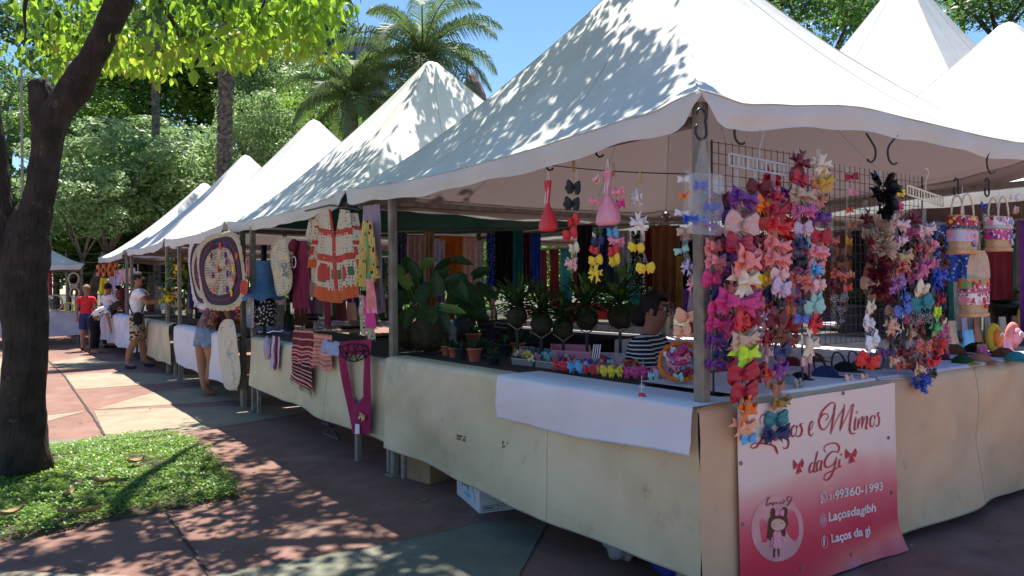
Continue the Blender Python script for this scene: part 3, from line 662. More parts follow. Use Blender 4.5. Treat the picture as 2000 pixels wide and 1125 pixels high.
b = MB(); b.lathe([(2.6,0),(2.6,dt.z-1)], (dt.x,dt.y,0), 12); b.build('wall', mat('pale_render',(.5,.48,.46)), t)
b = MB(); b.lathe([(3.0,0),(3.0,1.2),(2.4,1.3),(2.2,2.4),(1.5,4.2),(.7,5.6),(.25,6.2)], (dt.x,dt.y,dt.z-1), 14); b.build('dome', brown, t)
b = MB(); b.tube([(dt.x-1.2,dt.y,dt.z+2.5),(dt.x-1.2,dt.y,dt.z+8.2)], .15, 6); b.build('spire', brown, t)

random.seed(41)
for k in range(14):
    px, py = random.choice([(random.uniform(480,1000), random.uniform(880,1120)), (random.uniform(120,700), random.uniform(1000,1120)), (random.uniform(120,420), random.uniform(700,840))]); p = pp(px, py, 'Z', .012); b = MB(); a = random.uniform(0,6.28); L_ = random.uniform(.025,.06)
    b.grid(lambda u, v: Vector((p.x+(u-.5)*L_*math.cos(a)-(v-.5)*L_*.5*math.sin(math.pi*(.05+.9*u))*math.sin(a), p.y+(u-.5)*L_*math.sin(a)+(v-.5)*L_*.5*math.sin(math.pi*(.05+.9*u))*math.cos(a), .012+.012*abs(v-.5)+.01*(u-.5)**2)), 5, 2); tag(b.build('fallen_leaf', dry, None, True), 'tiny dry leaf lying on the bare paving', 'leaf', 'tiny dry leaves scattered on the paving')
# ================================================================== goods: shared builders
COL = dict(wine=(.16,.015,.03), crimson=(.42,.02,.05), red=(.70,.03,.04), coral=(.85,.14,.10), orange=(.90,.22,.03), salmon=(.85,.28,.27), pink=(.85,.33,.42), hotpink=(.72,.06,.28), magenta=(.60,.05,.24),
    palepink=(.85,.52,.50), peach=(.88,.45,.28), dusty=(.62,.42,.40), lilac=(.60,.50,.72), purple=(.15,.035,.26), violet=(.20,.04,.34), navy=(.03,.04,.14), blue=(.02,.09,.55), sky=(.12,.45,.80), teal=(.03,.25,.28),
    mint=(.35,.68,.62), green=(.15,.50,.20), neon=(.60,.95,.04), yellow=(.90,.68,.04), mustard=(.62,.38,.04), gold=(.40,.24,.05), cream=(.80,.72,.55), beige=(.62,.47,.34), softyellow=(.66,.50,.14), brown=(.16,.06,.03), copper=(.42,.19,.11),
    black=(.012,.012,.016), white=(.85,.83,.86), grey=(.30,.30,.32), tan=(.58,.40,.22), darkgreen=(.02,.07,.03))
def cm(c, kind='satin'):
    if kind == 'satin': return mat('satin_'+c, COL[c], rough=.42, var=.10, scale=12, bump=.08, bscale=60, spec=.4)
    if kind == 'cloth': return mat('cloth_'+c, COL[c], rough=.9, var=.14, scale=14, bump=.25, bscale=120)
    if kind == 'plastic': return mat('plastic_'+c, COL[c], rough=.3, var=.04, spec=.5)
def pattern_mat(name, base, spots, scale=28, thr=.42):
    if name in _mc: return _mc[name]
    m = bpy.data.materials.new(name); m.use_nodes = True; n = m.node_tree.nodes; l = m.node_tree.links; b = n['Principled BSDF']; b.inputs['Roughness'].default_value = .6
    tc = n.new('ShaderNodeTexCoord'); src = None
    for i, (c, sc) in enumerate(spots):
        v = n.new('ShaderNodeTexVoronoi'); v.inputs['Scale'].default_value = scale*sc; l.new(tc.outputs['Object'], v.inputs['Vector'])
        r = n.new('ShaderNodeValToRGB'); r.color_ramp.interpolation = 'CONSTANT'; r.color_ramp.elements[0].color = (1,1,1,1); r.color_ramp.elements[1].position = thr; r.color_ramp.elements[1].color = (0,0,0,1); l.new(v.outputs['Distance'], r.inputs[0])
        mx = n.new('ShaderNodeMixRGB'); l.new(r.outputs[0], mx.inputs[0]); mx.inputs[2].default_value = (*COL[c], 1)
        if src: l.new(src, mx.inputs[1])
        else: mx.inputs[1].default_value = (*COL[base], 1)
        src = mx.outputs[0]
    l.new(src, b.inputs['Base Color']); _mc[name] = m; return m
PM = {'leopard': lambda: pattern_mat('leopard_print', 'beige', [('black', 1), ('tan', .7)], 45, .30), 'floral': lambda: pattern_mat('floral_print', 'white', [('crimson', 1), ('pink', .6)], 30, .40),
      'candy': lambda: pattern_mat('candy_print', 'magenta', [('white', 1.2), ('purple', .6)], 34, .32), 'jungle': lambda: pattern_mat('jungle_print', 'orange', [('green', 1), ('white', .8)], 26, .42),
      'pastel': lambda: pattern_mat('pastel_print', 'lilac', [('mint', 1), ('pink', .7)], 26, .42), 'navydot': lambda: pattern_mat('navy_dot_print', 'navy', [('white', 1.6)], 40, .22),
      'bluepr': lambda: pattern_mat('blue_print', 'blue', [('white', 1), ('sky', .6)], 30, .28), 'bw': lambda: pattern_mat('black_white_print', 'black', [('white', 1)], 32, .36), 'purplepr': lambda: pattern_mat('purple_print', 'violet', [('white', 1), ('pink', .5)], 30, .3),
      'redpr': lambda: pattern_mat('red_print', 'crimson', [('white', 1.2), ('yellow', .7)], 32, .28)}
def cmat(c, kind='satin'): return PM[c]() if c in PM else cm(c, kind)
_bow = {}
def bow_mesh(kind, c):
    """hair bow one unit wide in the XZ plane, its front towards -Y"""
    if (kind, c) in _bow: return _bow[(kind, c)]
    b = MB(); rnd = random.Random(hash(kind)%97)
    def loop(sg, L, w, rot, y0, D=.05, tip=.0):
        def fn(u, v):
            a = u*math.pi*2; x = L*(.5-.5*math.cos(a)); s = math.sin(a); vv = v-.5
            hw = w*(.22+.78*(x/L)**.8); y = -D*s*(x/L)**.3*.9 + y0 + .016*math.cos(vv*math.pi*3)*(.4+x/L)+.008*math.sin(x*22+vv*4)
            z = vv*2*hw; xx = x-(abs(vv)*2)**2*tip*L*.22+.02*math.sin(v*9)
            X = sg*xx; return (X*math.cos(rot)-z*math.sin(rot)*sg, y, X*math.sin(rot)*sg+z*math.cos(rot))
        b.grid(fn, 12, 8)
    def tail(sg, L, w, rot, y0):
        def fn(u, v):
            x = L*u*(1-.25*(1-abs(v-.5)*2)*(u > .99)); z = (v-.5)*2*w*(.3+.7*u); y = y0+.03*math.sin(u*5+v*3)
            return (x*math.cos(rot)*sg-z*math.sin(rot)*sg, y, x*math.sin(rot)+z*math.cos(rot))
        b.grid(fn, 4, 4)
    if kind == 'boutique':
        for sg in (-1,1): loop(sg, .5, .17, .24, -.02, tip=-.3); loop(sg, .48, .15, -.34, .05, tip=-.3); loop(sg, .33, .15, .05, -.12, D=.10)
        for sg in (-1,1): tail(sg, .42, .10, -.75, .08); tail(sg, .40, .09, .62, .10)
    elif kind == 'simple':
        for sg in (-1,1): loop(sg, .5, .24, .0, 0, tip=.3)
        for sg in (-1,1): tail(sg, .3, .07, -1.0, .05)
    elif kind == 'round':
        for sg in (-1,1): loop(sg, .5, .24, .16, 0, D=.06, tip=1.0); loop(sg, .46, .20, -.30, .06, D=.05, tip=1.0); tail(sg, .36, .09, -1.0, .08)
    elif kind == 'pin':     # pinwheel of pointed ribbon ends
        for k in range(5): tail(1, .5, .16, k*1.2566+.3, .0 if k%2 else .05); 
        for sg in (-1,1): loop(sg, .32, .16, .2, -.08, D=.1)
    elif kind == 'tulle':
        for k in range(22):
            a = rnd.uniform(0,6.28); e = rnd.uniform(-.9,.9); c0 = Vector((math.cos(a)*math.cos(e), -abs(math.sin(a)*math.cos(e))*.6, math.sin(e)*.9))
            def fn(u, v):
                r = .18+.32*u; t = (v-.5)*1.5; sd = c0.orthogonal().normalized(); up = c0.cross(sd)
                return c0*r*(1+.12*math.sin(v*14))+sd*t*r*.7+up*.06*math.sin(v*11+k)
            b.grid(fn, 3, 8)
    if kind != 'tulle': b.ball((0,-.10,0), (.075,.07,.10), 8, 6)
    me = bpy.data.meshes.new('bow'); me.from_pydata(b.v, [], b.f); me.materials.append(cmat(c)); me.polygons.foreach_set('use_smooth', [True]*len(me.polygons)); me.update(); _bow[(kind, c)] = me; return me
def put_bow(p, w, c, kind, face, parent, rnd, name='bow', tilt=.25):
    o = bpy.data.objects.new(name, bow_mesh(kind, c)); col.objects.link(o); o.location = p; o.scale = (w, w, w*rnd.uniform(.85,1.1))
    o.rotation_euler = (rnd.uniform(-.15,.15), rnd.uniform(-tilt,tilt), face+rnd.uniform(-.35,.35)); attach(o, parent); return o
clear = glassy('clear_plastic', (.85,.9,.95), .18, .12)
clear2 = glassy('clear_plastic_bag', (.8,.88,.95), .15, .10)
FR, FL = 0.0, -math.pi/2          # bows on the right side look to -Y, on the left side to -X
def strip(label, plane, val, items, top=None, group='hanging strips of hair bows', card=8):
    """a hanging strip: clear backing ribbon and its bows; items = (px, py, width px, colour, kind)"""
    rnd = random.Random(sum(ord(c) for c in label)); face = FR if plane == 'Y' else FL
    P = [pp(i[0], i[1], plane, val) for i in items]; head = pp(items[0][0], top or items[0][1]-30, plane, val)
    t = thing('bow_strip', label, 'hair bows', head, group)
    n = Vector((0,1,0)) if plane == 'Y' else Vector((1,0,0)); s = Vector((1,0,0)) if plane == 'Y' else Vector((0,1,0)); b = MB(); L = [head]+P
    ze = (P[-1]-CAM).dot(CF); L.append(P[-1]+Vector((0,0,-.03)))
    vs = []; w = card/FPX*ze
    for p in L: vs += [p+n*.02-s*w, p+n*.02+s*w]
    b.add(vs, [(2*i,2*i+1,2*i+3,2*i+2) for i in range(len(L)-1)]); b.build('backing_ribbon', clear, t)
    for (px, py, w, c, *k), p in zip(items, P):
        z = (p-CAM).dot(CF); k = k[0] if k else rnd.choice(['boutique','boutique','round','pin'])
        put_bow(p+n*rnd.uniform(-.02,.01), w/FPX*z*1.14, c, k, face, t, rnd)
    return t
def hook(px, py, h, plane, val, label, shape='S', flip=1, w=.006, m=None):
    """bent hook as drawn by its centre line, h = height in photo px"""
    c = pp(px, py, plane, val); z = (c-CAM).dot(CF); H = h/FPX*z; s = (Vector((1,0,0)) if plane == 'Y' else Vector((0,-1,0)))*flip
    pts = []
    if shape == 'S':
        for k in range(9): a = math.pi*(.95-1.15*k/8); pts.append(c+s*(math.cos(a)*H*.22)+Vector((0,0,H*.28+math.sin(a)*H*.22)))
        for k in range(10): a = math.pi*(.05+1.2*k/9); pts.append(c+s*(-math.cos(a)*H*.26+H*.02)*-1+Vector((0,0,-H*.22-math.sin(a)*H*.26)))
    else:
        pts = [c+s*H*.30+Vector((0,0,H*.75))]
        for k in range(11): a = math.pi*(.75+.95*k/10); pts.append(c+s*(math.cos(a)*H*.42)+Vector((0,0,math.sin(a)*H*.42)))
    t = MB(); t.tube(pts, w, 8); o = t.build('metal_hook', m or dark_metal, None, True); tag(o, label, 'hook', 'dark hooks under the eave'); return o
def drape(name, label, cat, quad, plane, val, mats, patt=None, folds=5, amp=.02, group=None, fringe=0, seed=0, parent=None, nu=26, nv=22, wave=.02, gather=0, hem=None):
    """hanging cloth; quad = photo px of its four corners (tl, tr, br, bl) on a plane of the place"""
    rnd = random.Random(seed+int(quad[0][0])); ph = [rnd.uniform(0,6) for _ in range(4)]
    Q4 = [pp(x, y, plane, val) for x, y in quad] if plane != 'P' else [Vector(q) for q in quad]
    n = (Q4[1]-Q4[0]).cross(Q4[3]-Q4[0]).normalized(); 
    if n.dot(CAM-Q4[0]) < 0: n = -n
    W_ = (Q4[1]-Q4[0]).length
    def fn(u, v):
        p = (Q4[0]*(1-u)+Q4[1]*u)*(1-v)+(Q4[3]*(1-u)+Q4[2]*u)*v
        k = math.sin(u*math.pi*2*folds+ph[0]+v*.7)*amp*(.35+.65*v)+noise.noise(Vector((u*3,v*3,seed+ph[1])))*amp*1.2
        p = p+n*k
        if gather: p = p.lerp((Q4[0]+Q4[1])*.5+(p-(Q4[0]+Q4[1])*.5)*.9, 0)
        p.z += wave*W_*math.sin(u*math.pi*3+ph[2])*v
        return p
    b = MB(); b.grid(fn, nu, nv, patt)
    if fringe:
        z = (Q4[3]-CAM).dot(CF)
        for k in range(nu*2):
            u = (k+.5)/(nu*2); p = fn(u, 1); L = fringe*rnd.uniform(.7,1.2); q = p+Vector((0,0,-L))+n*rnd.uniform(-.01,.01)+(Q4[2]-Q4[3]).normalized()*rnd.uniform(-.006,.006)
            s = (Q4[2]-Q4[3]).normalized()*.0022; b.cur = 0 if not patt else (patt(u,.99) or 0); b.add([p-s, p+s, q+s, q-s], [(0,1,2,3)])
    if parent is not None: return b.build(name, mats, parent, True)
    o = b.build(name, mats, None, True); return tag(o, label, cat, group)
def crochet(name, c, scale=55, hole=.30):
    if name in _mc: return _mc[name]
    m = bpy.data.materials.new(name); m.use_nodes = True; n = m.node_tree.nodes; l = m.node_tree.links; b = n['Principled BSDF']; b.inputs['Base Color'].default_value = (*c, 1); b.inputs['Roughness'].default_value = .95
    tc = n.new('ShaderNodeTexCoord'); v = n.new('ShaderNodeTexVoronoi'); v.inputs['Scale'].default_value = scale; v.inputs['Randomness'].default_value = .35; l.new(tc.outputs['Object'], v.inputs['Vector'])
    r = n.new('ShaderNodeMath'); r.operation = 'GREATER_THAN'; r.inputs[1].default_value = hole; l.new(v.outputs['Distance'], r.inputs[0])
    t = n.new('ShaderNodeBsdfTransparent'); mx = n.new('ShaderNodeMixShader'); l.new(r.outputs[0], mx.inputs[0]); l.new(t.outputs[0], mx.inputs[1]); l.new(b.outputs[0], mx.inputs[2]); l.new(mx.outputs[0], n['Material Output'].inputs[0])
    bp = n.new('ShaderNodeBump'); bp.inputs['Strength'].default_value = .8; bp.inputs['Distance'].default_value = .01; l.new(v.outputs['Distance'], bp.inputs['Height']); l.new(bp.outputs[0], b.inputs['Normal'])
    _mc[name] = m; return m
cr_cream = crochet('cream_crochet', (.66,.57,.42), 34, .27); cr_red = crochet('red_crochet', (.55,.06,.04), 36, .2); cr_orange = crochet('orange_crochet', (.65,.12,.03), 36, .2)
cr_plum = crochet('plum_crochet', (.10,.025,.06), 34, .14); cr_dark = crochet('dark_crochet', (.03,.02,.04), 34, .14); cr_beige = crochet('beige_crochet', (.50,.44,.30), 30, .28)
# ================================================================== wire mesh, hangers, hooks
def wire_panel(x0, x1, z0, z1, y, label, step=.052):
    t = thing('mesh_display', label, 'wire mesh', (x0, y, 0), 'wire mesh panels behind the bows')
    b = MB(); k = int((x1-x0)/step); j = int((z1-z0)/step)
    for i in range(k+1): b.beam((x0+i*step, y, z0), (x0+i*step, y, z1), .0032)
    for i in range(j+1): b.beam((x0, y-.005, z0+i*step), (x0+k*step, y-.005, z0+i*step), .0032)
    b.build('wire_grid', mat('grid_wire', (.10,.08,.085), rough=.5), t)
    for xx in (x0, x0+k*step): b = MB(); b.tube([(xx,y,z0-.19),(xx,y,z1)], .006, 6); b.build('side_rod', dark_metal, t)
    return t
wire_panel(.26, 1.02, 1.17, 2.22, .14, 'dark wire mesh panel behind the densest bow strips, nearer the corner post')
wire_panel(1.08, 2.35, 1.17, 2.20, .16, 'dark wire mesh panel behind the black tulle bow and straw bags')
hook(1370,243,62,'Y',-.045,'dark S hook on the corner post holding the bag of blue bows','S')
hook(1447,262,46,'Y',.0,'dark open hook just right of the corner post','C',1)
hook(1700,297,46,'Y',.0,'dark hook above the black tulle bow','C',-1)
hook(1745,300,50,'Y',.0,'dark hook right of the black tulle bow, leaning right','C',1)
hook(1937,318,50,'Y',.0,'dark hook high above the right straw bag','C',1)
hook(1868,366,36,'Y',.02,'dark hook holding the left straw bag','S')
hook(1928,366,36,'Y',.02,'dark hook holding the right straw bag','S')
hook(1075,318,34,'X',.05,'dark hook holding the red cloth bag','C',1)
hook(1173,292,34,'X',.05,'dark hook holding the pink cloth bag','C',1)
def clear_hanger(px0, py0, px1, py1, hpx, label, m, y=-.01):
    A = pp(px0, py0, 'Y', y); B = pp(px1, py1, 'Y', y); t = thing('plastic_hanger', label, 'hanger', A.lerp(B,.5), 'plastic hangers for the bow strips'); dz = Vector((0,0,-.055))
    b = MB(); b.beam(A, B, .008, .010); b.beam(A+dz, B+dz, .008, .010)
    for k in range(14): p = A.lerp(B, k/13); b.beam(p, p+dz, .006 if k % 2 else .012, .006)
    b.build('bar', m, t); c = A.lerp(B, .5); b = MB(); b.tube([c+Vector((0,0,.0)), c+Vector((0,0,.05)), c+Vector((.02,0,.09)), c+Vector((.035,0,.12)), c+Vector((.02,0,.145)), c+Vector((-.005,0,.14))], .004, 6); b.build('hook', m, t)
clear_hanger(1424,300,1538,322,0,'clear grey plastic hanger above the left bow strips',glassy('smoky_plastic',(.6,.65,.68),.5,.2))
clear_hanger(1772,362,1842,386,0,'white slotted plastic hanger above the patterned bows',cm('cream','plastic'),.03)
# ================================================================== bow strips
Y0 = -.04
strip('longest strip, purple at top, neon yellow in the middle, orange at the bottom','Y',-.11,[(1447,388,62,'purple'),(1452,440,84,'dusty'),(1442,476,74,'crimson','round'),(1452,512,92,'salmon'),(1452,548,84,'cream'),(1444,590,88,'magenta'),(1448,626,62,'red','round'),(1452,661,66,'beige'),(1458,692,80,'neon','pin'),(1448,728,72,'crimson','round'),(1452,764,72,'crimson','round'),(1456,800,68,'orange'),(1457,832,62,'peach'),(1461,857,38,'sky','simple')],330)
strip('strip right of the longest one, red, pinks, black, wine, ending in teal','Y',-.08,[(1517,385,52,'crimson'),(1519,412,52,'crimson'),(1520,441,50,'red'),(1521,478,54,'salmon'),(1519,506,54,'salmon'),(1521,536,54,'palepink'),(1520,562,52,'lilac'),(1520,594,52,'black'),(1522,625,50,'wine','round'),(1523,655,52,'brown'),(1524,686,50,'navy'),(1525,720,54,'violet','pin'),(1520,757,50,'copper'),(1524,786,48,'gold'),(1520,820,56,'teal'),(1512,846,54,'navy')],335)
strip('short strip with wine, orange and coral bows under the clear hanger','Y',-.03,[(1480,366,54,'wine','round'),(1487,400,62,'orange'),(1487,432,56,'coral','round'),(1478,468,50,'wine'),(1480,498,46,'salmon'),(1487,545,46,'yellow','round'),(1478,592,60,'magenta'),(1496,622,40,'lilac')],330)
strip('strip topped by wine ribbons with a leopard print bow third','Y',-.04,[(1566,318,56,'wine','pin'),(1565,347,52,'crimson'),(1569,381,56,'leopard'),(1565,411,50,'candy'),(1571,447,50,'pastel','round'),(1560,482,50,'navy'),(1556,512,44,'black'),(1556,543,52,'redpr'),(1556,590,44,'navy'),(1560,622,36,'bluepr','simple')],290)
strip('strip with mustard, purple, pink and bright blue bows, ending cream satin','Y',-.05,[(1606,322,46,'cream','pin'),(1608,356,50,'mustard'),(1606,388,44,'copper','pin'),(1605,425,46,'purple'),(1603,461,44,'crimson'),(1600,492,46,'pink'),(1594,528,54,'sky'),(1598,556,42,'palepink'),(1592,600,46,'mint','round'),(1590,634,44,'red','pin'),(1583,673,60,'cream','pin'),(1574,704,40,'dusty','simple')],290)
strip('narrow strip of small simple bows in front of bare wire mesh','Y',.08,[(1660,345,30,'crimson','simple'),(1661,376,27,'pink','simple'),(1661,410,25,'coral','simple'),(1659,440,28,'copper','simple'),(1660,470,28,'mustard','simple'),(1657,502,26,'black','simple'),(1661,535,26,'peach','simple'),(1655,562,30,'coral','simple')],325,card=4)
strip('strip of fluffy tulle bows, black at top, beige and wine, white satin and red below','Y',-.03,[(1725,368,62,'black','tulle'),(1722,402,60,'black','tulle'),(1720,448,56,'beige','tulle'),(1718,482,56,'beige','tulle'),(1714,522,56,'wine','tulle'),(1712,556,54,'wine','tulle'),(1702,600,52,'cream','round'),(1700,632,60,'white','round'),(1700,666,60,'white','round'),(1695,704,56,'red','round')],330)
strip('patterned strip beside the tulle bows, yellow at top, floral and purple prints','Y',-.02,[(1756,376,24,'yellow','round'),(1753,402,30,'hotpink'),(1757,438,40,'floral'),(1756,470,44,'floral'),(1757,502,46,'tan'),(1755,524,60,'redpr'),(1752,552,58,'purplepr'),(1766,582,46,'bluepr'),(1764,606,44,'bluepr'),(1744,640,40,'jungle'),(1757,656,30,'white','round'),(1744,668,44,'black','round'),(1760,690,40,'wine'),(1742,704,34,'jungle'),(1770,712,44,'redpr')],355)
strip('widest patterned strip left of the straw bags, floral prints, cream, teal and black','Y',-.06,[(1812,448,46,'floral'),(1806,490,46,'redpr'),(1803,522,50,'candy'),(1802,566,52,'cream'),(1801,592,50,'teal'),(1800,618,48,'bw'),(1797,648,40,'wine'),(1800,676,50,'redpr'),(1796,706,50,'wine'),(1790,722,40,'jungle'),(1797,742,46,'bluepr','tulle')],385)
strip('strip touching the left straw bag, pink, royal blue, neon yellow and green','Y',-.03,[(1822,478,38,'pink'),(1826,515,38,'candy'),(1832,540,44,'blue','boutique'),(1830,556,42,'blue'),(1830,585,38,'crimson'),(1830,608,36,'neon','round'),(1828,641,44,'green','pin'),(1832,672,40,'coral','tulle'),(1818,706,40,'red'),(1822,730,36,'black','round')],440)
strip('strip just right of the corner post, pinks above and magentas below','Y',-.02,[(1404,388,44,'wine'),(1408,420,40,'purple'),(1392,482,50,'salmon'),(1400,510,56,'pink'),(1392,545,52,'hotpink','round'),(1398,574,40,'navy'),(1395,600,52,'hotpink'),(1403,632,56,'magenta'),(1398,664,44,'purple'),(1406,692,44,'navy'),(1396,712,40,'purple')],350)
strip('strip half hidden by the corner post, shiny cards above and peach bows below','X',.10,[(1338,350,26,'white','simple'),(1336,382,26,'orange','simple'),(1334,416,28,'white','simple'),(1336,450,30,'beige','simple'),(1331,488,32,'mint','simple'),(1342,522,36,'lilac'),(1350,556,34,'pink'),(1340,618,50,'peach','round'),(1338,646,46,'peach','round'),(1360,640,36,'red','round')],330)
strip('strip beside the red cloth bag, two black bows at top, then two red','X',.12,[(1121,366,40,'black','round'),(1120,398,40,'black','round'),(1118,431,38,'red','round'),(1118,457,38,'red','round'),(1119,484,38,'cream','round'),(1120,515,42,'palepink')],330,card=4)
strip('short strip under the pink bag, dark green top, red, two yellow bows','X',.14,[(1170,450,30,'darkgreen','round'),(1165,470,30,'navy'),(1164,488,28,'red','round'),(1161,508,34,'yellow','round'),(1162,534,34,'yellow','pin')],425,card=3)
strip('strip with a light blue bow, then pink, red and yellow, right of the yellow ones','X',.14,[(1199,455,38,'sky','round'),(1203,470,36,'pink'),(1203,490,36,'red','round'),(1203,507,40,'yellow','round')],430,card=3)
strip('strip of white bows hung by a clothespin with two yellow bows below','X',.13,[(1247,387,36,'white','pin'),(1246,436,38,'white','pin'),(1247,483,36,'yellow','round'),(1262,523,38,'yellow','round')],352,card=3)
rb = random.Random(77)
for x_, y0_, y1_, w_, cs_, lb_ in ((1428,395,700,60,('wine','magenta','salmon','purple','hotpink','navy'),'rear strip in wine and magenta seen between the corner post and the longest strip'),
    (1500,350,735,56,('crimson','orange','red','palepink','coral','navy','wine'),'rear strip in crimson and orange between the longest strip and the teal-ended one'),
    (1545,345,690,52,('redpr','red','candy','violet','crimson','orange'),'rear strip of dark prints behind the leopard bow'),
    (1585,365,610,50,('wine','purplepr','mint','salmon','blue'),'rear strip between the leopard bow strip and the mustard bow strip'),
    (1632,470,650,40,('wine','redpr','salmon','bw','brown'),'rear strip of small prints left of the narrow simple-bow strip'),
    (1700,430,600,44,('wine','beige','crimson','copper'),'rear strip in wine and beige left of the tulle bows'),
    (1465,560,740,60,('beige','salmon','crimson','coral','magenta'),'rear strip in warm colours behind the neon yellow bow'),
    (1785,430,700,46,('candy','redpr','purplepr','wine','jungle','bw'),'rear strip of mixed prints between the two patterned strips'),
    (1738,480,690,44,('beige','wine','purplepr','redpr'),'rear strip of prints peeping out right of the tulle bows'),
    (1842,470,690,36,('wine','brown','candy','navy'),'rear thin strip of dark prints left of the straw bags'),
    (1414,400,730,44,('pink','hotpink','crimson','navy','lilac'),'rear strip in pinks just right of the corner post')):
    its_ = []; yy_ = y0_
    while yy_ < y1_: its_.append((x_+rb.uniform(-6,6), yy_, w_*rb.uniform(.8,1.1), rb.choice(cs_))); yy_ += w_*rb.uniform(.5,.66)
    strip(lb_, 'Y', .07, its_, y0_-40)
# cord with clothespins
A = pp(1060,321,'X',.13); B = pp(1352,340,'X',.13); b = MB(); b.tube([A.lerp(B,k/12)-Vector((0,0,.012*math.sin(k/12*math.pi))) for k in range(13)], .003, 5); tag(b.build('cord', dark_metal), 'thin dark cord strung under the eave from left to the corner post', 'cord')
for px, py, lb in ((1120,326,'wooden clothespin above the two black bows'),(1198,333,'wooden clothespin right of the pink cloth bag'),(1251,348,'wooden clothespin above the white bows')):
    c = pp(px, py, 'X', .13); b = MB(); b.beam(c+Vector((0,.006,-.03)), c+Vector((0,.002,.04)), .010, .008); b.beam(c+Vector((0,-.006,-.03)), c+Vector((0,-.002,.04)), .010, .008); b.tube([c+Vector((-.007,0,.01)), c+Vector((.007,0,.01))], .004, 6)
    tag(b.build('clothespin', mat('pale_wood', (.55,.40,.20), scale=20)), lb, 'clothespin', 'clothespins on the cord')
def cloth_bag(px, ytop, yneck, ybot, wpx, m, label, val=.09, ears=0):
    n = pp(px, yneck, 'X', val); tp = pp(px, ytop, 'X', val); bt = pp(px, ybot, 'X', val); z = (n-CAM).dot(CF); w = wpx/FPX*z/2
    t = thing('cloth_bag', label, 'bag', bt, 'small cloth bags hanging at the left side'); b = MB(); H = n.z-bt.z
    def fn(u, v):
        a = u*2*math.pi; pl = 1+.10*math.sin(a*9)*(1-v)+.05*math.sin(a*4)
        r = w*(.16+.84*math.sin(min(1,v*1.12)*math.pi/2)**1.2)*pl if v < .94 else w*(1-(v-.94)/.06*.25); return Vector((n.x+math.cos(a)*r*.45, n.y+math.sin(a)*r, n.z-H*v))
    b.grid(fn, 36, 16); b.add([fn(k/24,1) for k in range(24)], [tuple(range(24))]); b.build('body', m, t, True)
    b = MB(); H2 = tp.z-n.z
    def f2(u, v):
        a = u*2*math.pi; r = w*(.16+.20*v)*(1+.2*math.sin(a*6)); return Vector((n.x+math.cos(a)*r*.5, n.y+math.sin(a)*r, n.z+H2*.75*v))
    b.grid(f2, 24, 6); b.build('gathered_top', m, t, True)
    b = MB(); b.tube([tp+Vector((0,0,.02)), tp+Vector((0,.012,-.05)), n+Vector((-.015,.01,0))], .003, 5); b.tube([tp+Vector((0,0,.02)), tp+Vector((0,-.012,-.05)), n+Vector((-.015,-.01,0))], .003, 5); b.build('drawstring', cm('white','cloth'), t)
    return t
cloth_bag(1070,338,398,452,50,cm('red'),'red satin drawstring bag hanging leftmost under the eave')
pb = cloth_bag(1187,318,378,440,62,cm('pink'),'pink drawstring bag with pink bows hanging right of the black bows',.07)
rr_ = random.Random(2)
for px, py, w, c in ((1165,350,26,'palepink'),(1208,375,36,'pink'),(1212,398,30,'hotpink'),(1162,392,26,'pink')): put_bow(pp(px,py,'X',.04), w/FPX*4.3, c, 'boutique', FL, pb, rr_)
# clear bag with blue bows on the corner post
A = [pp(x, y, 'Y', -.06) for x, y in ((1338,338),(1406,342),(1404,462),(1336,456))]; t = thing('plastic_bag', 'clear plastic bag of blue bows hanging on the corner post', 'bag', A[0])
b = MB()
for sgn in (-1,1):
    def fn(u, v, sgn=sgn):
        p = (A[0]*(1-u)+A[1]*u)*(1-v)+(A[3]*(1-u)+A[2]*u)*v; return p+Vector((0,sgn*.028*math.sin(u*math.pi)*math.sin(.15+v*2.8)**.5-.02+.006*math.sin(v*19+u*7),0))
    b.grid(fn, 12, 16)
b.build('film', clear2, t, True); h0 = pp(1370,272,'Y',-.06); b = MB(); b.add([h0+Vector((-.01,-.01,0)), h0+Vector((.01,-.01,0)), A[1].lerp(A[0],.25), A[0].lerp(A[1],.25)], [(0,1,2,3)]); b.build('bag_handle', clear2, t)
for px, py, w, c in ((1369,362,34,'blue'),(1350,428,40,'blue'),(1388,405,42,'blue'),(1370,430,34,'bluepr'),(1388,440,30,'violet')): put_bow(pp(px,py,'Y',-.075), w/FPX*3.4, c, 'boutique', FR, t, rr_)
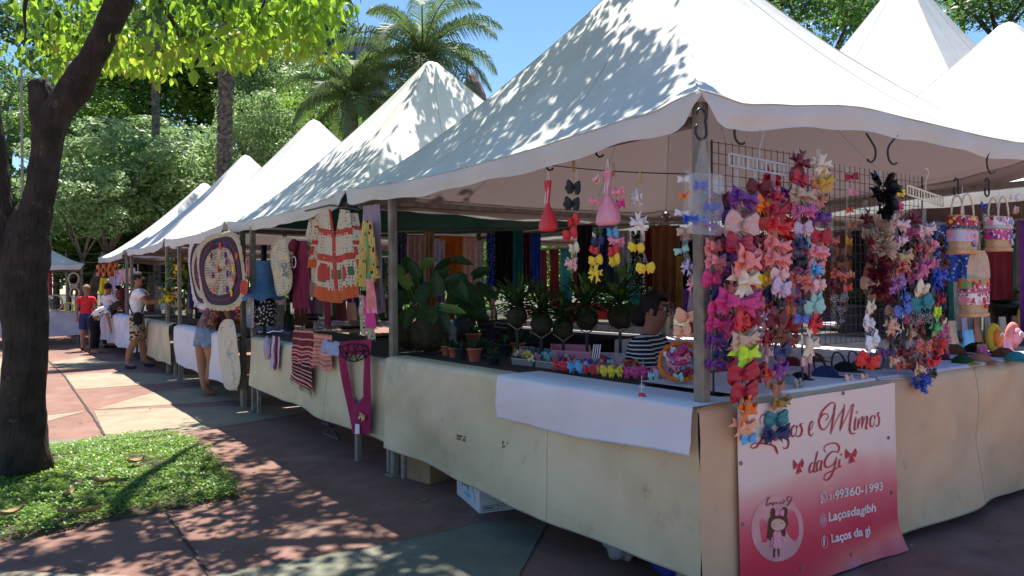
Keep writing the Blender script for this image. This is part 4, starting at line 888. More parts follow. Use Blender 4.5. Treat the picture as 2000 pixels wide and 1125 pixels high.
# ================================================================== straw bags
straw = pattern_mat('woven_straw', 'tan', [('beige', 1), ('gold', 2.2)], 60, .34); peach_rim = mat('peach_braid', (.75,.42,.22), rough=.9, bump=.6, bscale=90)
def straw_bag(px, py, w, label, flap=False, y=-.05, deco=('yellow','pink','blue','red'), band='navydot'):
    c = pp(px, py, 'Y', y); z = (c-CAM).dot(CF); s = w/FPX*z; t = thing('straw_bag', label, 'bag', c, 'small straw bags hanging at the right'); H = s*.86
    def box(z0, z1, k0, k1, d, off=0):
        b = MB()
        def fn(u, v):
            a = u*2*math.pi; ca, sa = math.cos(a), math.sin(a); f = (abs(ca)**5+abs(sa)**5)**(-1/5); k = k0+(k1-k0)*v
            return (c.x+ca*f*s*.5*k, c.y+sa*f*d*k+off, c.z+H*(z0+(z1-z0)*v))
        b.grid(fn, 32, 6); b.add([fn(i/32, 1) for i in range(32)], [tuple(range(32))]); b.add([fn(i/32, 0) for i in range(32)], [tuple(range(32))[::-1]]); return b
    box(-.5,.5,.92,1.0,.045).build('body', straw, t, True)
    box(-.53,-.44,.97,1.0,.052).build('braided_rim', peach_rim, t, True)
    box(.14,.22,1.03,1.03,.05).build('band', cmat(band), t, True)
    box(.23,.47,1.02,1.02,.048).build('upper_trim', cmat({'navydot':'redpr','pastel':'floral','candy':'jungle'}[band]), t, True)
    box(-.20,.10,1.015,1.02,.0475).build('patterned_panel', cmat({'navydot':'pastel','pastel':'candy','candy':'floral'}[band]), t, True)
    b = MB(); q = random.Random(int(px))
    for k in range(9):
        x = c.x+q.uniform(-.42,.42)*s; zz = c.z+(q.uniform(.28,.44) if k < 5 else q.uniform(-.3,.05))*H; x = x if k < 5 else c.x+q.uniform(.05,.42)*s
        for j in range(5): a = j*1.2566; b.cur = q.randrange(4) if j == 0 else b.cur; b.ball((x+math.cos(a)*.009, c.y-.052, zz+math.sin(a)*.009), (.008,.005,.008), 6, 4)
    b.build('flower_trim', [cm(d) for d in deco], t, True)
    if not flap:
        for dy in (-.03,.03):
            b = MB(); b.tube([(c.x+s*.30*math.cos(a), c.y+dy, c.z+H*.48+s*.52*math.sin(a)) for a in [math.pi*k/14 for k in range(15)]], .006, 7); b.build('handle', cm('cream','cloth'), t, True)
        b = MB(); b.tube([(c.x,c.y,c.z+H*.98),(c.x,c.y,c.z+H*1.3)], .002, 5); b.build('hanging_cord', cm('white','cloth'), t)
    else:
        b = MB(); b.grid(lambda u, v: (c.x+(u-.5)*s*.82*math.sqrt(max(.02,1-(v*.96)**2.5)), c.y-.03+.02*math.cos(u*3), c.z+H*(.5+.75*v)), 14, 10); b.build('back_flap', cm('beige','cloth'), t, True)
    return t
straw_bag(1880,458,84,'small straw bag with looped handles and yellow flower, left of two level ones')
straw_bag(1950,456,76,'small straw bag beside the right end hook, right of two level ones',deco=('pink','sky','lilac','coral'),band='pastel')
straw_bag(1902,580,84,'lower straw bag with rounded back flap and pink trim',True,deco=('crimson','pink','hotpink','red'),band='candy')
t = strip('pair of silvery white bows hung right of the straw bag handles','Y',.02,[(1922,402,24,'blue','round'),(1925,425,24,'lilac','round'),(1980,385,26,'white','round'),(1982,410,26,'dusty','round')],375,card=1)
# ================================================================== things on the right-hand counter (top z about .96)
def onc(px, py, z=.966): return pp(px, py, 'Z', z)
def headband(px, py, w, c, label, lean=.2, y=None):
    p = onc(px, py); s = w/FPX*(p-CAM).dot(CF)/2; b = MB(); b.tube([(p.x+s*math.cos(a), p.y+lean*s*1.3*math.sin(a), p.z+.004+s*1.3*math.sin(a)) for a in [math.pi*(k/16) for k in range(17)]], .006, 7)
    o = b.build('headband', cm(c, 'plastic'), None, True); return tag(o, label, 'headband', 'headbands standing on the counter')
headband(1640,722,50,'black','black headband standing behind the counter edge left of the white bows')
headband(1672,716,44,'navy','navy headband right of the black one behind the mesh',.3)
headband(1605,726,40,'black','small black headband just right of the cream satin bow',.4)
headband(1715,706,44,'black','black headband under the red satin bow',.3)
def cap(px, py, w, c, label, c2=None, visor=True):
    p = onc(px, py); s = w/FPX*(p-CAM).dot(CF)/2; t = thing('cap', label, 'cap', p, 'caps and soft hats on the right counter'); b = MB()
    b.grid(lambda u, v: (p.x+s*math.cos(u*6.2832)*math.cos(v*1.57), p.y+s*math.sin(u*6.2832)*math.cos(v*1.57), p.z+.006+s*.85*math.sin(v*1.57)**.9*(1+.05*math.sin(u*37.7))), 24, 8); b.build('crown', cmat(c,'cloth'), t, True)
    if visor: b = MB(); b.grid(lambda u, v: (p.x+s*(1+.75*v)*math.sin((u-.5)*1.7), p.y-s*(1+.75*v)*math.cos((u-.5)*1.7), p.z+.012-.01*v+.01*math.cos((u-.5)*3)), 10, 4); b.build('visor', cmat(c2 or c,'cloth'), t, True)
    return t
cap(1745,722,46,'grey','grey cap on the counter below the patterned bows'); cap(1862,694,46,'brown','brown cap lying right of the widest patterned strip','wine'); cap(1905,690,44,'black','black cap with a dark visor in front of the blue pouch')
cap(1948,684,40,'navydot','dotted cap near the right edge of the counter'); cap(1788,712,40,'leopard','leopard print cap under the patterned strips'); cap(1880,712,40,'darkgreen','dark green cap nearest the counter edge at the right','mustard')
for px, py, w, c, lb in ((1536,752,44,'grey','grey felt cap just left of the cream satin bow'),(1562,744,36,'black','black cap behind the cream satin bow'),(1612,738,50,'navy','navy cap behind the headbands, left'),(1650,728,46,'black','black cap behind the headbands, middle'),(1684,722,44,'darkgreen','dark green cap behind the headbands, right'),(1545,716,40,'wine','wine cap further back at the left of the mesh'),(1590,708,40,'brown','brown cap further back behind the mesh'),(1705,708,36,'grey','grey cap beside the red satin bow'),(1830,704,44,'wine','wine cap right of the patterned strips'),(1915,708,40,'copper','copper cap nearest the edge under the straw bags'),(1960,700,44,'brown','brown cap nearest the edge by the felt hats'),(1985,706,40,'teal','teal cap at the photo edge')): cap(px, py, w, c, lb)
def plush(px, py, w, c, c2, label):
    """round two-coloured felt hat stood on edge on a stand"""
    p = onc(px, py, .966); z = (p-CAM).dot(CF); s = w/FPX*z/2; t = thing('felt_hat', label, 'hat', p, 'round felt hats displayed on edge'); c_ = p+Vector((0,0,s*1.05))
    b = MB(); b.ball(c_, (s,.035,s), 20, 10); b.build('brim', cm(c,'cloth'), t, True); b = MB(); b.ball(c_+Vector((0,-.03,0)), (s*.6,.035,s*.6), 16, 8); b.build('crown', cm(c2,'cloth'), t, True)
    b = MB(); b.tube([c_+Vector((s*.35*math.cos(a), -.062, s*.32*math.sin(a))) for a in [math.pi*(k/8)-.3 for k in range(9)]], .006, 6); b.build('stitched_arc', cm('white','cloth'), t)
plush(1940,690,58,'mustard','orange','mustard and orange round felt hat on edge'); plush(1978,686,56,'salmon','pink','pink round felt hat on edge beside the mustard one'); plush(1950,640,46,'orange','yellow','upper orange and yellow felt hat'); plush(2000,650,56,'yellow','neon','neon yellow felt hat at the photo edge')
def pouch(px, py, w, h, c, label, z=.966):
    p = onc(px, py, z); s = w/FPX*(p-CAM).dot(CF); H = h/FPX*(p-CAM).dot(CF); b = MB(); b.grid(lambda u, v: (p.x+s*(u-.5)*(1-.2*v), p.y+.02*math.cos(u*6)*(1-v)+v*.03, p.z+.004+H*v+.006*math.sin(u*20)), 14, 8); b.grid(lambda u, v: (p.x+s*(u-.5)*(1-.2*v), p.y+.05+v*.0-.012*math.cos(u*6), p.z+.004+H*v), 14, 8)
    return tag(b.build('pouch', cmat(c), None, True), label, 'pouch', 'small pouches standing on the counter')
pouch(1900,684,44,38,'sky','bright blue pouch behind the caps at the right'); pouch(1930,700,40,20,'hotpink','low hot pink pouch among the caps'); pouch(1765,716,30,30,'beige','beige wicker-coloured pouch under the patterned bows'); pouch(1742,722,26,34,'grey','grey checked pouch left of the beige one')
pouch(1585,735,34,38,'pink','pale pink pouch under the cream satin bow'); pouch(1850,700,34,44,'candy','candy printed pouch behind the caps')
for px, py, w, c, k, lb in ((1660,742,46,'palepink','round','large pale pink satin bow lying on the counter edge, left one of two'),(1690,740,44,'palepink','round','large pale pink satin bow lying on the counter edge, right one of two'),(1560,748,40,'grey','round','grey satin bow on the counter beside the violet bow')):
    p = pp(px, py, 'Y', .03); o = bpy.data.objects.new('hair_bow', bow_mesh(k, c)); col.objects.link(o); o.location = p; o.scale = (w/FPX*3.9,)*3; o.rotation_euler = (-.35, .1, .2); tag(o, lb, 'hair bow', 'loose bows on the counters')
cloth(hang((1.50,.03,0),(3.96,.03,0), .974, .945, .90, (0,-1,0), amp=.004, folds=4, seed=13, nu=60, nv=8, over=.8), mat('bluish_cloth', (.50,.52,.66), rough=.9), 'bluish white cloth covering the right-hand counter top', 'tablecloth')
cloth(hang((.34,.03,0),(1.48,.03,0), .974, .94, .955, (0,-1,0), amp=.003, folds=4, seed=14, nu=40, nv=8, over=.7), white_cloth, 'white cloth covering the counter top above the banner', 'tablecloth')
# ================================================================== banner
def ban(X, Z, off=0.0):
    k = max(0, (.22-Z)/.22); return Vector((X, -.052-.075*k*k*(X/1.7)-.005*math.sin(X*9+Z*4)-.004*noise.noise(Vector((X*5,Z*2.5,1)))-.002*math.sin(X*31+Z*6)-off, Z))
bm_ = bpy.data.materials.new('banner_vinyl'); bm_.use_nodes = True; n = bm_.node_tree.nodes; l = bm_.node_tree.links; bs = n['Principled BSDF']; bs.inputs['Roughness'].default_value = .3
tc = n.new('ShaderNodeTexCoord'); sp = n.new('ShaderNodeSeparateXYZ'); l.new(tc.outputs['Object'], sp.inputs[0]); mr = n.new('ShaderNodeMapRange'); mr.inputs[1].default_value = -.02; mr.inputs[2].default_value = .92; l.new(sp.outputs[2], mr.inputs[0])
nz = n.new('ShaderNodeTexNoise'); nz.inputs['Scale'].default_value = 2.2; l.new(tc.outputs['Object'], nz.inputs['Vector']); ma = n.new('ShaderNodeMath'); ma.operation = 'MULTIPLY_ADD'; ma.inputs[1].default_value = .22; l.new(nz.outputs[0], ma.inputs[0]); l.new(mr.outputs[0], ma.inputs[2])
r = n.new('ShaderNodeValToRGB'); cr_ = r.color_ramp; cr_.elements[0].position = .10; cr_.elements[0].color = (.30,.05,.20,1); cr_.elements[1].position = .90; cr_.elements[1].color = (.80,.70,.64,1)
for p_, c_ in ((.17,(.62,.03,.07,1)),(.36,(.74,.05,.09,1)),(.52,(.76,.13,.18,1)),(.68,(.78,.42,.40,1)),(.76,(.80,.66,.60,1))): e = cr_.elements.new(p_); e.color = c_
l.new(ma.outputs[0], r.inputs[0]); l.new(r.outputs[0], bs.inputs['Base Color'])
BX0, BX1 = pp(1443,900,'Y',-.052).x, pp(1751,900,'Y',-.052).x
tb_ = thing('shop_banner', 'pink and white vinyl banner with red script title hung on the counter front', 'banner', (BX0, -.052, .0))
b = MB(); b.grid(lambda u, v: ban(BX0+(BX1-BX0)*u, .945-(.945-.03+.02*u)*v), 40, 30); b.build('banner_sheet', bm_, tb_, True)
def stroke(b, pts, w0, w1=None, sub=7, off=.004):
    """brush stroke through photo points, laid on the banner"""
    P = [pp(x, y, 'Y', -.052) for x, y in pts]; out = []
    def cr(a, b_, c, d, t): return .5*((2*b_)+(c-a)*t+(2*a-5*b_+4*c-d)*t*t+(3*b_-a-3*c+d)*t**3)
    for i in range(len(P)-1):
        a = P[max(i-1,0)]; d = P[min(i+2,len(P)-1)]
        for k in range(sub): out.append(cr(a, P[i], P[i+1], d, k/sub))
    out.append(P[-1]); vs = []; N = len(out)
    for i, p in enumerate(out):
        d = (out[min(i+1,N-1)]-out[max(i-1,0)]); d.y = 0; d.normalize(); s = Vector((-d.z,0,d.x)); down = max(0, -d.z)
        w = (w0*(.55+.9*down))*(min(1,(i+1)/4))*(min(1,(N-i)/4))/FPX*4.0/2
        q, r_ = p+s*w, p-s*w; vs += [ban(q.x,q.z,off), ban(r_.x,r_.z,off)]
    b.add(vs, [(2*i,2*i+1,2*i+3,2*i+2) for i in range(N-1)])
def C4(pts): return [(1400+x/3.0825, 760+y/3.0825) for x, y in pts]
b = MB()
for p in ([(262,215),(258,180),(275,155),(300,160),(310,190),(290,250),(262,310),(232,350),(205,352),(210,332),(240,325),(300,330),(340,345),(358,390)],   # L
          [(370,245),(345,262),(332,295),(350,305),(372,270),(380,245),(368,290),(380,302)],   # a
          [(440,225),(420,232),(405,262),(408,290),(428,285),(440,270)], [(415,300),(425,320),(415,350),(395,355),(388,345)],   # c cedilla
          [(470,215),(448,235),(445,275),(460,283),(475,255),(475,222),(480,235)], [(512,205),(498,215),(508,240),(500,275),(480,285),(470,272)],  # o s
          [(553,255),(575,230),(584,200),(572,198),(556,230),(555,270),(570,280),(585,262)],   # e
          [(655,190),(672,170),(665,150),(640,155),(620,190),(630,235),(655,240),(690,180),(715,110),(705,82),(680,90),(640,130),(622,175)],
          [(712,92),(705,160),(685,275)], [(685,275),(720,190),(765,105),(758,95)], [(764,100),(755,170),(742,255)], [(742,255),(775,170),(808,95),(822,105)], [(815,95),(800,180),(795,245),(810,268),(830,262)], # M
          [(832,165),(826,200),(824,242),(836,238)], [(850,175),(845,210),(842,240)], [(843,230),(862,175),(872,172),(866,240)], [(868,225),(886,170),(898,172),(890,235),(902,232)],   # i m
          [(935,155),(918,175),(915,215),(930,225),(943,190),(945,158),(948,180)], [(982,140),(968,150),(978,180),(972,215),(955,222),(948,212)],   # o s
          [(582,440),(562,450),(550,478),(555,500),(572,490),(590,440)], [(612,372),(598,420),(580,485),(590,498),(600,490)], [(632,430),(610,440),(602,475),(608,492),(622,480),(636,430),(628,480),(638,488)], # d a
          [(662,385),(648,360),(665,335),(710,325),(738,345),(730,380),(700,375),(670,400),(652,440),(660,470),(690,462),(715,430),(722,405)], [(722,410),(712,460),(690,520),(665,548),(648,540),(660,510),(700,490),(735,470)], [(745,420),(738,455),(745,470),(756,458)]):   # G i
    stroke(b, C4(p), 3.6)
for x, y in ((838,140),(752,395)): stroke(b, C4([(x-2,y-4),(x+2,y+4)]), 5)
b.build('script_lettering', mat('red_print_ink', (.50,.02,.05), rough=.45), tb_)
def poly(b, pts, off=.003):
    P = [pp(x, y, 'Y', -.052) for x, y in pts]; P = [ban(p.x, p.z, off) for p in P]; nrm = (P[1]-P[0]).cross(P[2]-P[1])
    c = sum(P, Vector())/len(P); c = ban(c.x, c.z, off); b.add(P+[c], [(i, (i+1)%len(P), len(P)) for i in range(len(P))])
def ell(cx, cy, rx, ry, n=28, a0=0, a1=6.2832): return [(cx+rx*math.cos(a0+(a1-a0)*k/n), cy+ry*math.sin(a0+(a1-a0)*k/n)) for k in range(n)]
b = MB()
for cx, cy, s in ((483,462,1),(806,400,1)):     # two little printed bows
    if 1:
        pass
    b = MB()
    for q in ([(0,-8),(-30,-45),(-32,-10),(-28,18),(-4,2)], [(2,-8),(26,-44),(34,-15),(26,12),(4,2)], [(-4,2),(-12,50),(-2,40),(4,52),(4,4)], [(2,4),(8,42),(16,36),(26,44),(8,0)]): poly(b, C4([(cx+x*s, cy+y*s-(x*.12)) for x, y in q]))
    b.build('printed_bow', _mc['red_print_ink'], tb_)
b = MB(); poly(b, C4(ell(363,840,152,200)), .002); b.build('logo_disc', mat('pale_pink_print', (.72,.36,.36), rough=.45), tb_)
def C6(pts): return [(1460+x/6.43, 950+y/6.43) for x, y in pts]
b = MB()
for p in ([(215,245),(250,180),(270,145),(262,135),(245,175),(238,235),(262,240)], [(285,205),(268,215),(270,232),(290,205),(295,228)], [(325,198),(308,210),(312,230),(325,226),(315,245)], [(340,200),(330,215),(345,225),(352,205),(345,198)], [(375,192),(365,202),(372,218),(360,222)], [(418,190),(402,200),(405,218),(425,195),(440,150)], [(440,190),(436,215),(450,210)], [(455,165),(452,200)], [(520,115),(490,130),(480,170),(505,180),(530,150),(538,125),(520,180),(490,235),(475,225),(500,200),(540,175)]): stroke(b, C6(p), 1.5, off=.005)
b.build('logo_lettering', mat('brown_print_ink', (.14,.05,.04)), tb_)
b = MB(); O5 = lambda P_: poly(b, C6(P_), .005)
O5([(300,280),(330,268),(345,300),(345,400),(300,400),(285,330)]); O5([(430,262),(460,255),(488,275),(490,330),(470,400),(430,390)])
O5([(275,400),(300,370),(380,365),(460,370),(490,400),(496,470),(470,530),(475,600),(455,640),(430,620),(430,540),(380,420),(300,450),(320,545),(300,620),(290,680),(250,650),(262,560),(262,450)])
O5([(325,780),(355,785),(350,850),(346,895),(325,890)]); O5([(378,780),(405,775),(408,850),(405,885),(388,880)]); b.build('logo_hair', _mc['brown_print_ink'], tb_)
b = MB(); poly(b, C6(ell(378,480,88,75)), .0065); poly(b, C6([(300,640),(312,640),(305,760),(290,765)]), .0065); poly(b, C6([(425,620),(440,620),(470,670),(455,690)]), .0065); b.build('logo_face', mat('skin_print', (.80,.48,.36)), tb_)
b = MB(); poly(b, C6(ell(325,478,8,10)), .008); poly(b, C6(ell(422,462,12,5)), .008); b.build('logo_eye', _mc['brown_print_ink'], tb_)
b = MB(); poly(b, C6([(340,560),(370,575),(410,555),(425,600),(415,680),(435,760),(380,785),(315,765),(330,680),(320,600)]), .0065); b.build('logo_dress', pattern_mat('dotted_print', 'pink', [('white', 1.0)], 90, .22), tb_); b = MB(); poly(b, C6([(350,285),(385,310),(385,345),(350,375),(340,330)]), .008); poly(b, C6([(440,280),(395,310),(395,345),(435,375),(445,330)]), .008); b.build('logo_bow', pattern_mat('dotted_print', 'pink', [('white', 1.0)], 90, .22), tb_)
white_ink = mat('white_print_ink', (.85,.70,.70), rough=.45)
def text_on(b, s, p0, p1, hpx, off=.004, bold=.02, size_ref=None):
    """flat text from photo point p0 (left baseline) to p1 (right baseline)"""
    cu = bpy.data.curves.new('t', 'FONT'); cu.body = s; cu.offset = bold; cu.resolution_u = 4; o = bpy.data.objects.new('t', cu); col.objects.link(o); dg = bpy.context.evaluated_depsgraph_get(); me = bpy.data.meshes.new_from_object(o.evaluated_get(dg))
    xs = [v.co.x for v in me.vertices]; x0, x1 = min(xs), max(xs); A_ = pp(*p0, 'Y', -.052); B_ = pp(*p1, 'Y', -.052); zd = (A_-CAM).dot(CF); H = hpx/FPX*zd
    vs = []
    for v in me.vertices:
        u = (v.co.x-x0)/(x1-x0); p = A_.lerp(B_, u); vs.append(ban(p.x, p.z+v.co.y/.7*H, off))
    b.add(vs, [tuple(f.vertices) for f in me.polygons]); bpy.data.objects.remove(o); bpy.data.curves.remove(cu); bpy.data.meshes.remove(me)
b = MB(); f4 = lambda x, y: (1400+x/3.0825, 760+y/3.0825)
text_on(b, '31', f4(675,667), f4(704,660), 10); text_on(b, '99360-1993', f4(708,664), f4(990,604), 17, bold=.028); b.build('printed_phone_number', white_ink, tb_); b = MB(); text_on(b, 'La\u00e7osdagibh', f4(671,795), f4(952,733), 17, bold=.03); b.build('printed_handle', white_ink, tb_); b = MB(); text_on(b, 'La\u00e7os da gi', f4(685,922), f4(918,868), 16, bold=.03); b.build('printed_page_name', white_ink, tb_); b = MB()
def ring(b, cx, cy, rx, ry, w, a0=0, a1=6.2832, n=26):
    o_ = []; 
    for k in range(n+1): a = a0+(a1-a0)*k/n; o_ += [(cx+rx*math.cos(a), cy+ry*math.sin(a)), (cx+(rx-w)*math.cos(a), cy+(ry-w)*math.sin(a))]
    P = [pp(*f4(x, y), 'Y', -.052) for x, y in o_]; b.add([ban(p.x,p.z,.004) for p in P], [(2*k,2*k+1,2*k+3,2*k+2) for k in range(n)])
ring(b, 641, 650, 22, 32, 5); poly(b, [f4(*q) for q in ((620,690),(620,668),(636,684))], .004); stroke(b, [f4(*q) for q in ((632,638),(632,652),(640,662),(652,664))], 3)
b.build('printed_icon', white_ink, tb_); b = MB(); ring(b, 634, 787, 24, 38, 3); ring(b, 634, 787, 14, 22, 4); ring(b, 634, 787, 7, 10, 3); b.build('printed_icon', white_ink, tb_); b = MB(); ring(b, 638, 917, 22, 38, 2)
stroke(b, [f4(*q) for q in ((646,888),(636,892),(634,915),(632,944))], 4); stroke(b, [f4(*q) for q in ((625,915),(645,910))], 3)
b.build('printed_icon', white_ink, tb_)
for x, y in ((1448,905),(1451,1024),(1543,778),(1645,768),(1735,855),(1740,962),(1560,1108),(1656,1081),(1758,1060)):
    p = pp(x, y, 'Y', -.052); q = ban(p.x, p.z, .004); b = MB(); b.tube([q+Vector((.008*math.cos(a), 0, .008*math.sin(a))) for a in [k*.785 for k in range(9)]], .003, 6, False); b.build('eyelet', steel, tb_, True)
# ================================================================== nearest stall: plants and wares on the left counter
leafd = mat('broad_leaf', (.035,.10,.035), rough=.4, c2=(.02,.06,.02), scale=5, trans=.25, trc=(.1,.3,.05)); leafl = mat('broad_leaf_light', (.12,.25,.05), rough=.4, scale=5, trans=.3, trc=(.3,.5,.05))
moss = mat('moss_ball', (.07,.06,.03), rough=1, c2=(.03,.035,.015), scale=18, bump=1, bscale=60); terra = mat('terracotta_pot', (.45,.14,.08), rough=.7, scale=12); darkpot = mat('dark_plastic_pot', (.03,.035,.045), rough=.5); palewood = mat('pale_wood_strip', (.30,.22,.15), rough=.7, scale=30)
ctop = .957
def onp(px, py, z=ctop): return pp(px, py, 'Z', z)
def bigleaf(b, base, tip, w, droop=.3, nrm=None):
    base = Vector(base); tip = Vector(tip); d = tip-base; L = d.length; dn = d.normalized(); sd = dn.cross(nrm or Vector((0,0,1))).normalized(); up = sd.cross(dn)
    def fn(u, v):
        k = math.sin(math.pi*min(1,u*.93+.07)**.75)**.8; hw = w*k; p = base+dn*L*u+Vector((0,0,-droop*L*u*u)); s = (v-.5)*2
        if u < .12: p -= dn*L*.12*abs(s)
        return p+sd*s*hw+up*(abs(s)**1.5*hw*.35+.006*math.sin(u*22+abs(s)*4))
    b.grid(fn, 10, 6)
def stems(b, c, leaves, r=.004):
    for (px, py, px2, py2, w, dz) in leaves: pass
def plant(name, label, base, pot, leaves, potm, group='potted plants on the left counter', D_=None, cat='plant'):
    """leaves: (px,py attach)->(px,py tip), width m, depth offset, material index"""
    t = thing(name, label, cat, base, group); pot(t); z0 = (Vector(base)-CAM).dot(CF); b = MB(); s = MB()
    for (ax, ay, tx, ty, w, dz, mi) in leaves:
        A = pp(ax, ay, 'D', z0+dz); T = pp(tx, ty, 'D', z0+dz+random.uniform(-.1,.1)); b.cur = mi; bigleaf(b, A, T, w, .12, -CF+Vector((0,0,.5)))
        s.tube([Vector(base)+Vector((0,0,.12)), Vector(base).lerp(A,.5)+Vector((0,0,.06)), A], .0045, 5)
    b.build('foliage', [leafd, leafl], t, True); s.build('stem', leafl, t, True); return t
random.seed(21)
def ballpot(c, r, m=moss):
    def f(t): b = MB(); b.ball(Vector(c)+Vector((0,0,r)), (r,r,r*.97), 22, 14, .10, 3); b.build('moss_ball', m, t, True)
    return f
c = onp(838, 689)
plant('moss_ball_plant', 'large-leaved plant in a big moss ball near the left post', c, ballpot(c,.16), [(800,560,775,535,.05,0,1),(790,580,768,600,.07,0,0),(785,545,768,508,.055,.1,1),(815,540,800,500,.05,0,0),(825,520,852,502,.05,.1,1),(820,590,835,545,.06,-.1,0),(840,600,835,640,.08,-.15,0),(855,575,850,520,.06,0,0),(870,560,905,530,.06,.1,0),(880,548,915,585,.07,.1,0),(862,602,912,605,.04,-.1,1),(850,600,880,650,.07,-.05,0),(810,600,790,640,.05,0,0),(845,560,880,515,.06,.2,0),(800,530,790,495,.05,.2,0)], None)
c = onp(800, 683); plant('moss_ball_plant', 'smaller moss ball plant tucked behind the left post', c, ballpot(c,.12), [(790,590,772,560,.05,.2,0),(805,585,815,540,.05,.2,0),(795,610,775,640,.05,.1,0),(812,560,825,520,.05,.25,0)], None)
c = onp(905, 668); plant('moss_ball_plant', 'dark plant with wide flat leaves right of the big moss ball', c, ballpot(c,.13,darkpot), [(880,510,845,525,.05,.2,0),(885,508,925,512,.05,.2,0),(905,560,950,600,.09,.1,0),(900,570,870,600,.08,.1,0),(915,590,960,640,.08,.1,0),(890,540,915,560,.08,.2,0),(930,560,975,580,.07,.2,0),(895,600,930,650,.09,0,0),(925,540,960,520,.06,.3,0)], None)
def cone(c, r, h, m, nm='pot'):
    def f(t):
        b = MB(); b.lathe([(r*.72,0),(r*.95,h*.85),(r*1.08,h*.86),(r*1.08,h),(r*.9,h),(r*.88,h*.9)], c, 20, False); b.lathe([(r*.01,h*.88),(r*.9,h*.88)], c, 20, False); b.build(nm, m, t, True)
    return f
def small_pot(px, py, w, m, label, mi=0, h=1.0, spiky=False):
    c = onp(px, py); z = (c-CAM).dot(CF); r = w/FPX*z/2; t = thing('potted_plant', label, 'plant', c, 'small pots on the left counter'); cone(c, r, r*1.9*h, m)(t); b = MB(); q = random.Random(int(px))
    for k in range(26):
        a = q.uniform(0,6.28); e = q.uniform(.3,1.3); d = Vector((math.cos(a)*math.cos(e), math.sin(a)*math.cos(e), math.sin(e))); A = c+Vector((0,0,r*1.75*h))+d*r*.15; b.cur = 0 if q.random() < .7 else 1
        bigleaf(b, A, A+d*r*q.uniform(1.0,2.0), r*(.10 if spiky else .3), .1)
    b.build('foliage', [leafd, mat('grey_green_leaf', (.10,.14,.10), rough=.6)], t, True); return t
small_pot(872,694,20,terra,'leftmost terracotta pot by the water bottle'); small_pot(886,698,20,terra,'second terracotta pot from the left, under the water bottle'); small_pot(900,702,24,darkpot,'dark grey pot between the terracotta pots'); small_pot(927,706,28,terra,'largest terracotta pot, with a white sticker')
small_pot(948,700,24,darkpot,'dark pot with round succulent leaves right of the stickered pot'); small_pot(965,712,26,darkpot,'spiky silver plant nearest the counter edge',0,.6,True); small_pot(985,694,26,darkpot,'dark bushy plant behind the clear tray',0,.9); small_pot(1012,690,28,terra,'plant in a low reddish pot behind the clear tray',0,.8,True); small_pot(1040,688,28,darkpot,'dark plant left of the pink basket',0,.8)
small_pot(950,668,34,darkpot,'tall fern-like plant behind the small pots',0,1.2,True); small_pot(1005,660,34,darkpot,'broad dark plant in the middle of the counter',0,1.1); small_pot(925,676,30,terra,'plant with pinkish leaves in the second row of pots',0,.9)
st = onp(925, 698); b = MB(); b.add([st+Vector((-.03,-.05,.02)), st+Vector((.0,-.062,.02)), st+Vector((.0,-.062,.045)), st+Vector((-.03,-.05,.045))], [(0,1,2,3)])
p = onp(884, 672); t = thing('water_bottle', 'clear plastic water bottle with a blue cap among the pots', 'bottle', p); b = MB(); b.lathe([(.001,0),(.036,0),(.038,.02),(.036,.05),(.038,.07),(.036,.10),(.038,.13),(.032,.16),(.014,.185),(.014,.20)], p, 18, False); b.build('bottle_body', clear2, t, True); b = MB(); b.lathe([(.016,.195),(.017,.198),(.017,.222),(.015,.225)], p, 14); b.build('bottle_cap', cm('sky','plastic'), t, True)
# moss balls on bent wooden strips with bushy foliage
def kokedama(px, py, r, label, fol=1.0, seed=0, hz=.10):
    c = pp(px, py, 'D', 5.9); z = 5.9; R0_ = r/FPX*z; t = thing('moss_ball_plant', label, 'plant', (c.x, c.y, ctop), 'moss balls on bent wooden strips'); b = MB(); b.ball(c, R0_, 20, 14, .12, seed); b.build('moss_ball', moss, t, True)
    b = MB(); s = R0_*.9; bz = c.z-R0_*1.05; lo = Vector((c.x, c.y, bz-.02)); 
    for sg in (-1,1): b.beam(lo+CR*.003*sg, lo+CR*sg*s*1.1+Vector((0,0,.055)), .03, .008)
    b.build('wood_strip', palewood, t)
    b = MB(); b.tube([(c.x,c.y,ctop),(c.x,c.y,bz-.02)], .012, 8); b.build('stand_rod', dark_metal, t)
    b = MB(); q = random.Random(seed)
    for k in range(70+seed*13%60):
        a = q.uniform(0,6.28); e = q.uniform(-.1,1.4); d = Vector((math.cos(a)*math.cos(e), math.sin(a)*math.cos(e), math.sin(e))); A = c+Vector((0,0,R0_*.9))+d*q.uniform(.0,.20)*fol; b.cur = 0 if q.random() < .8 else 1; bigleaf(b, A, A+d*q.uniform(.05,.12)*fol, .014*fol, .3)
    b.build('foliage', [leafd, leafl], t, True); return t
kokedama(1057,632,22,'moss ball behind the pink basket, leftmost of the row on wooden strips',1.1,1); kokedama(1146,622,23,'moss ball in front of the red board',1.2,2); kokedama(1211,618,25,'largest moss ball, just left of the seated woman',1.35,3); kokedama(1010,618,20,'dark moss ball half hidden behind the broad plant',1.1,4); kokedama(1100,640,20,'low dark moss ball between two others',.9,5)
A = pp(1112,590,'D',6.6); b = MB(); B_ = pp(1196,594,'D',6.6); b.add([A,B_,B_+Vector((0,0,-.14)),A+Vector((0,0,-.14)),A+CF*.03,B_+CF*.03,B_+Vector((0,0,-.14))+CF*.03,A+Vector((0,0,-.14))+CF*.03],[(0,1,2,3),(7,6,5,4),(0,4,5,1),(1,5,6,2),(2,6,7,3),(3,7,4,0)]); tag(b.build('board', cm('red','plastic')), 'red board lying behind the moss balls', 'board')
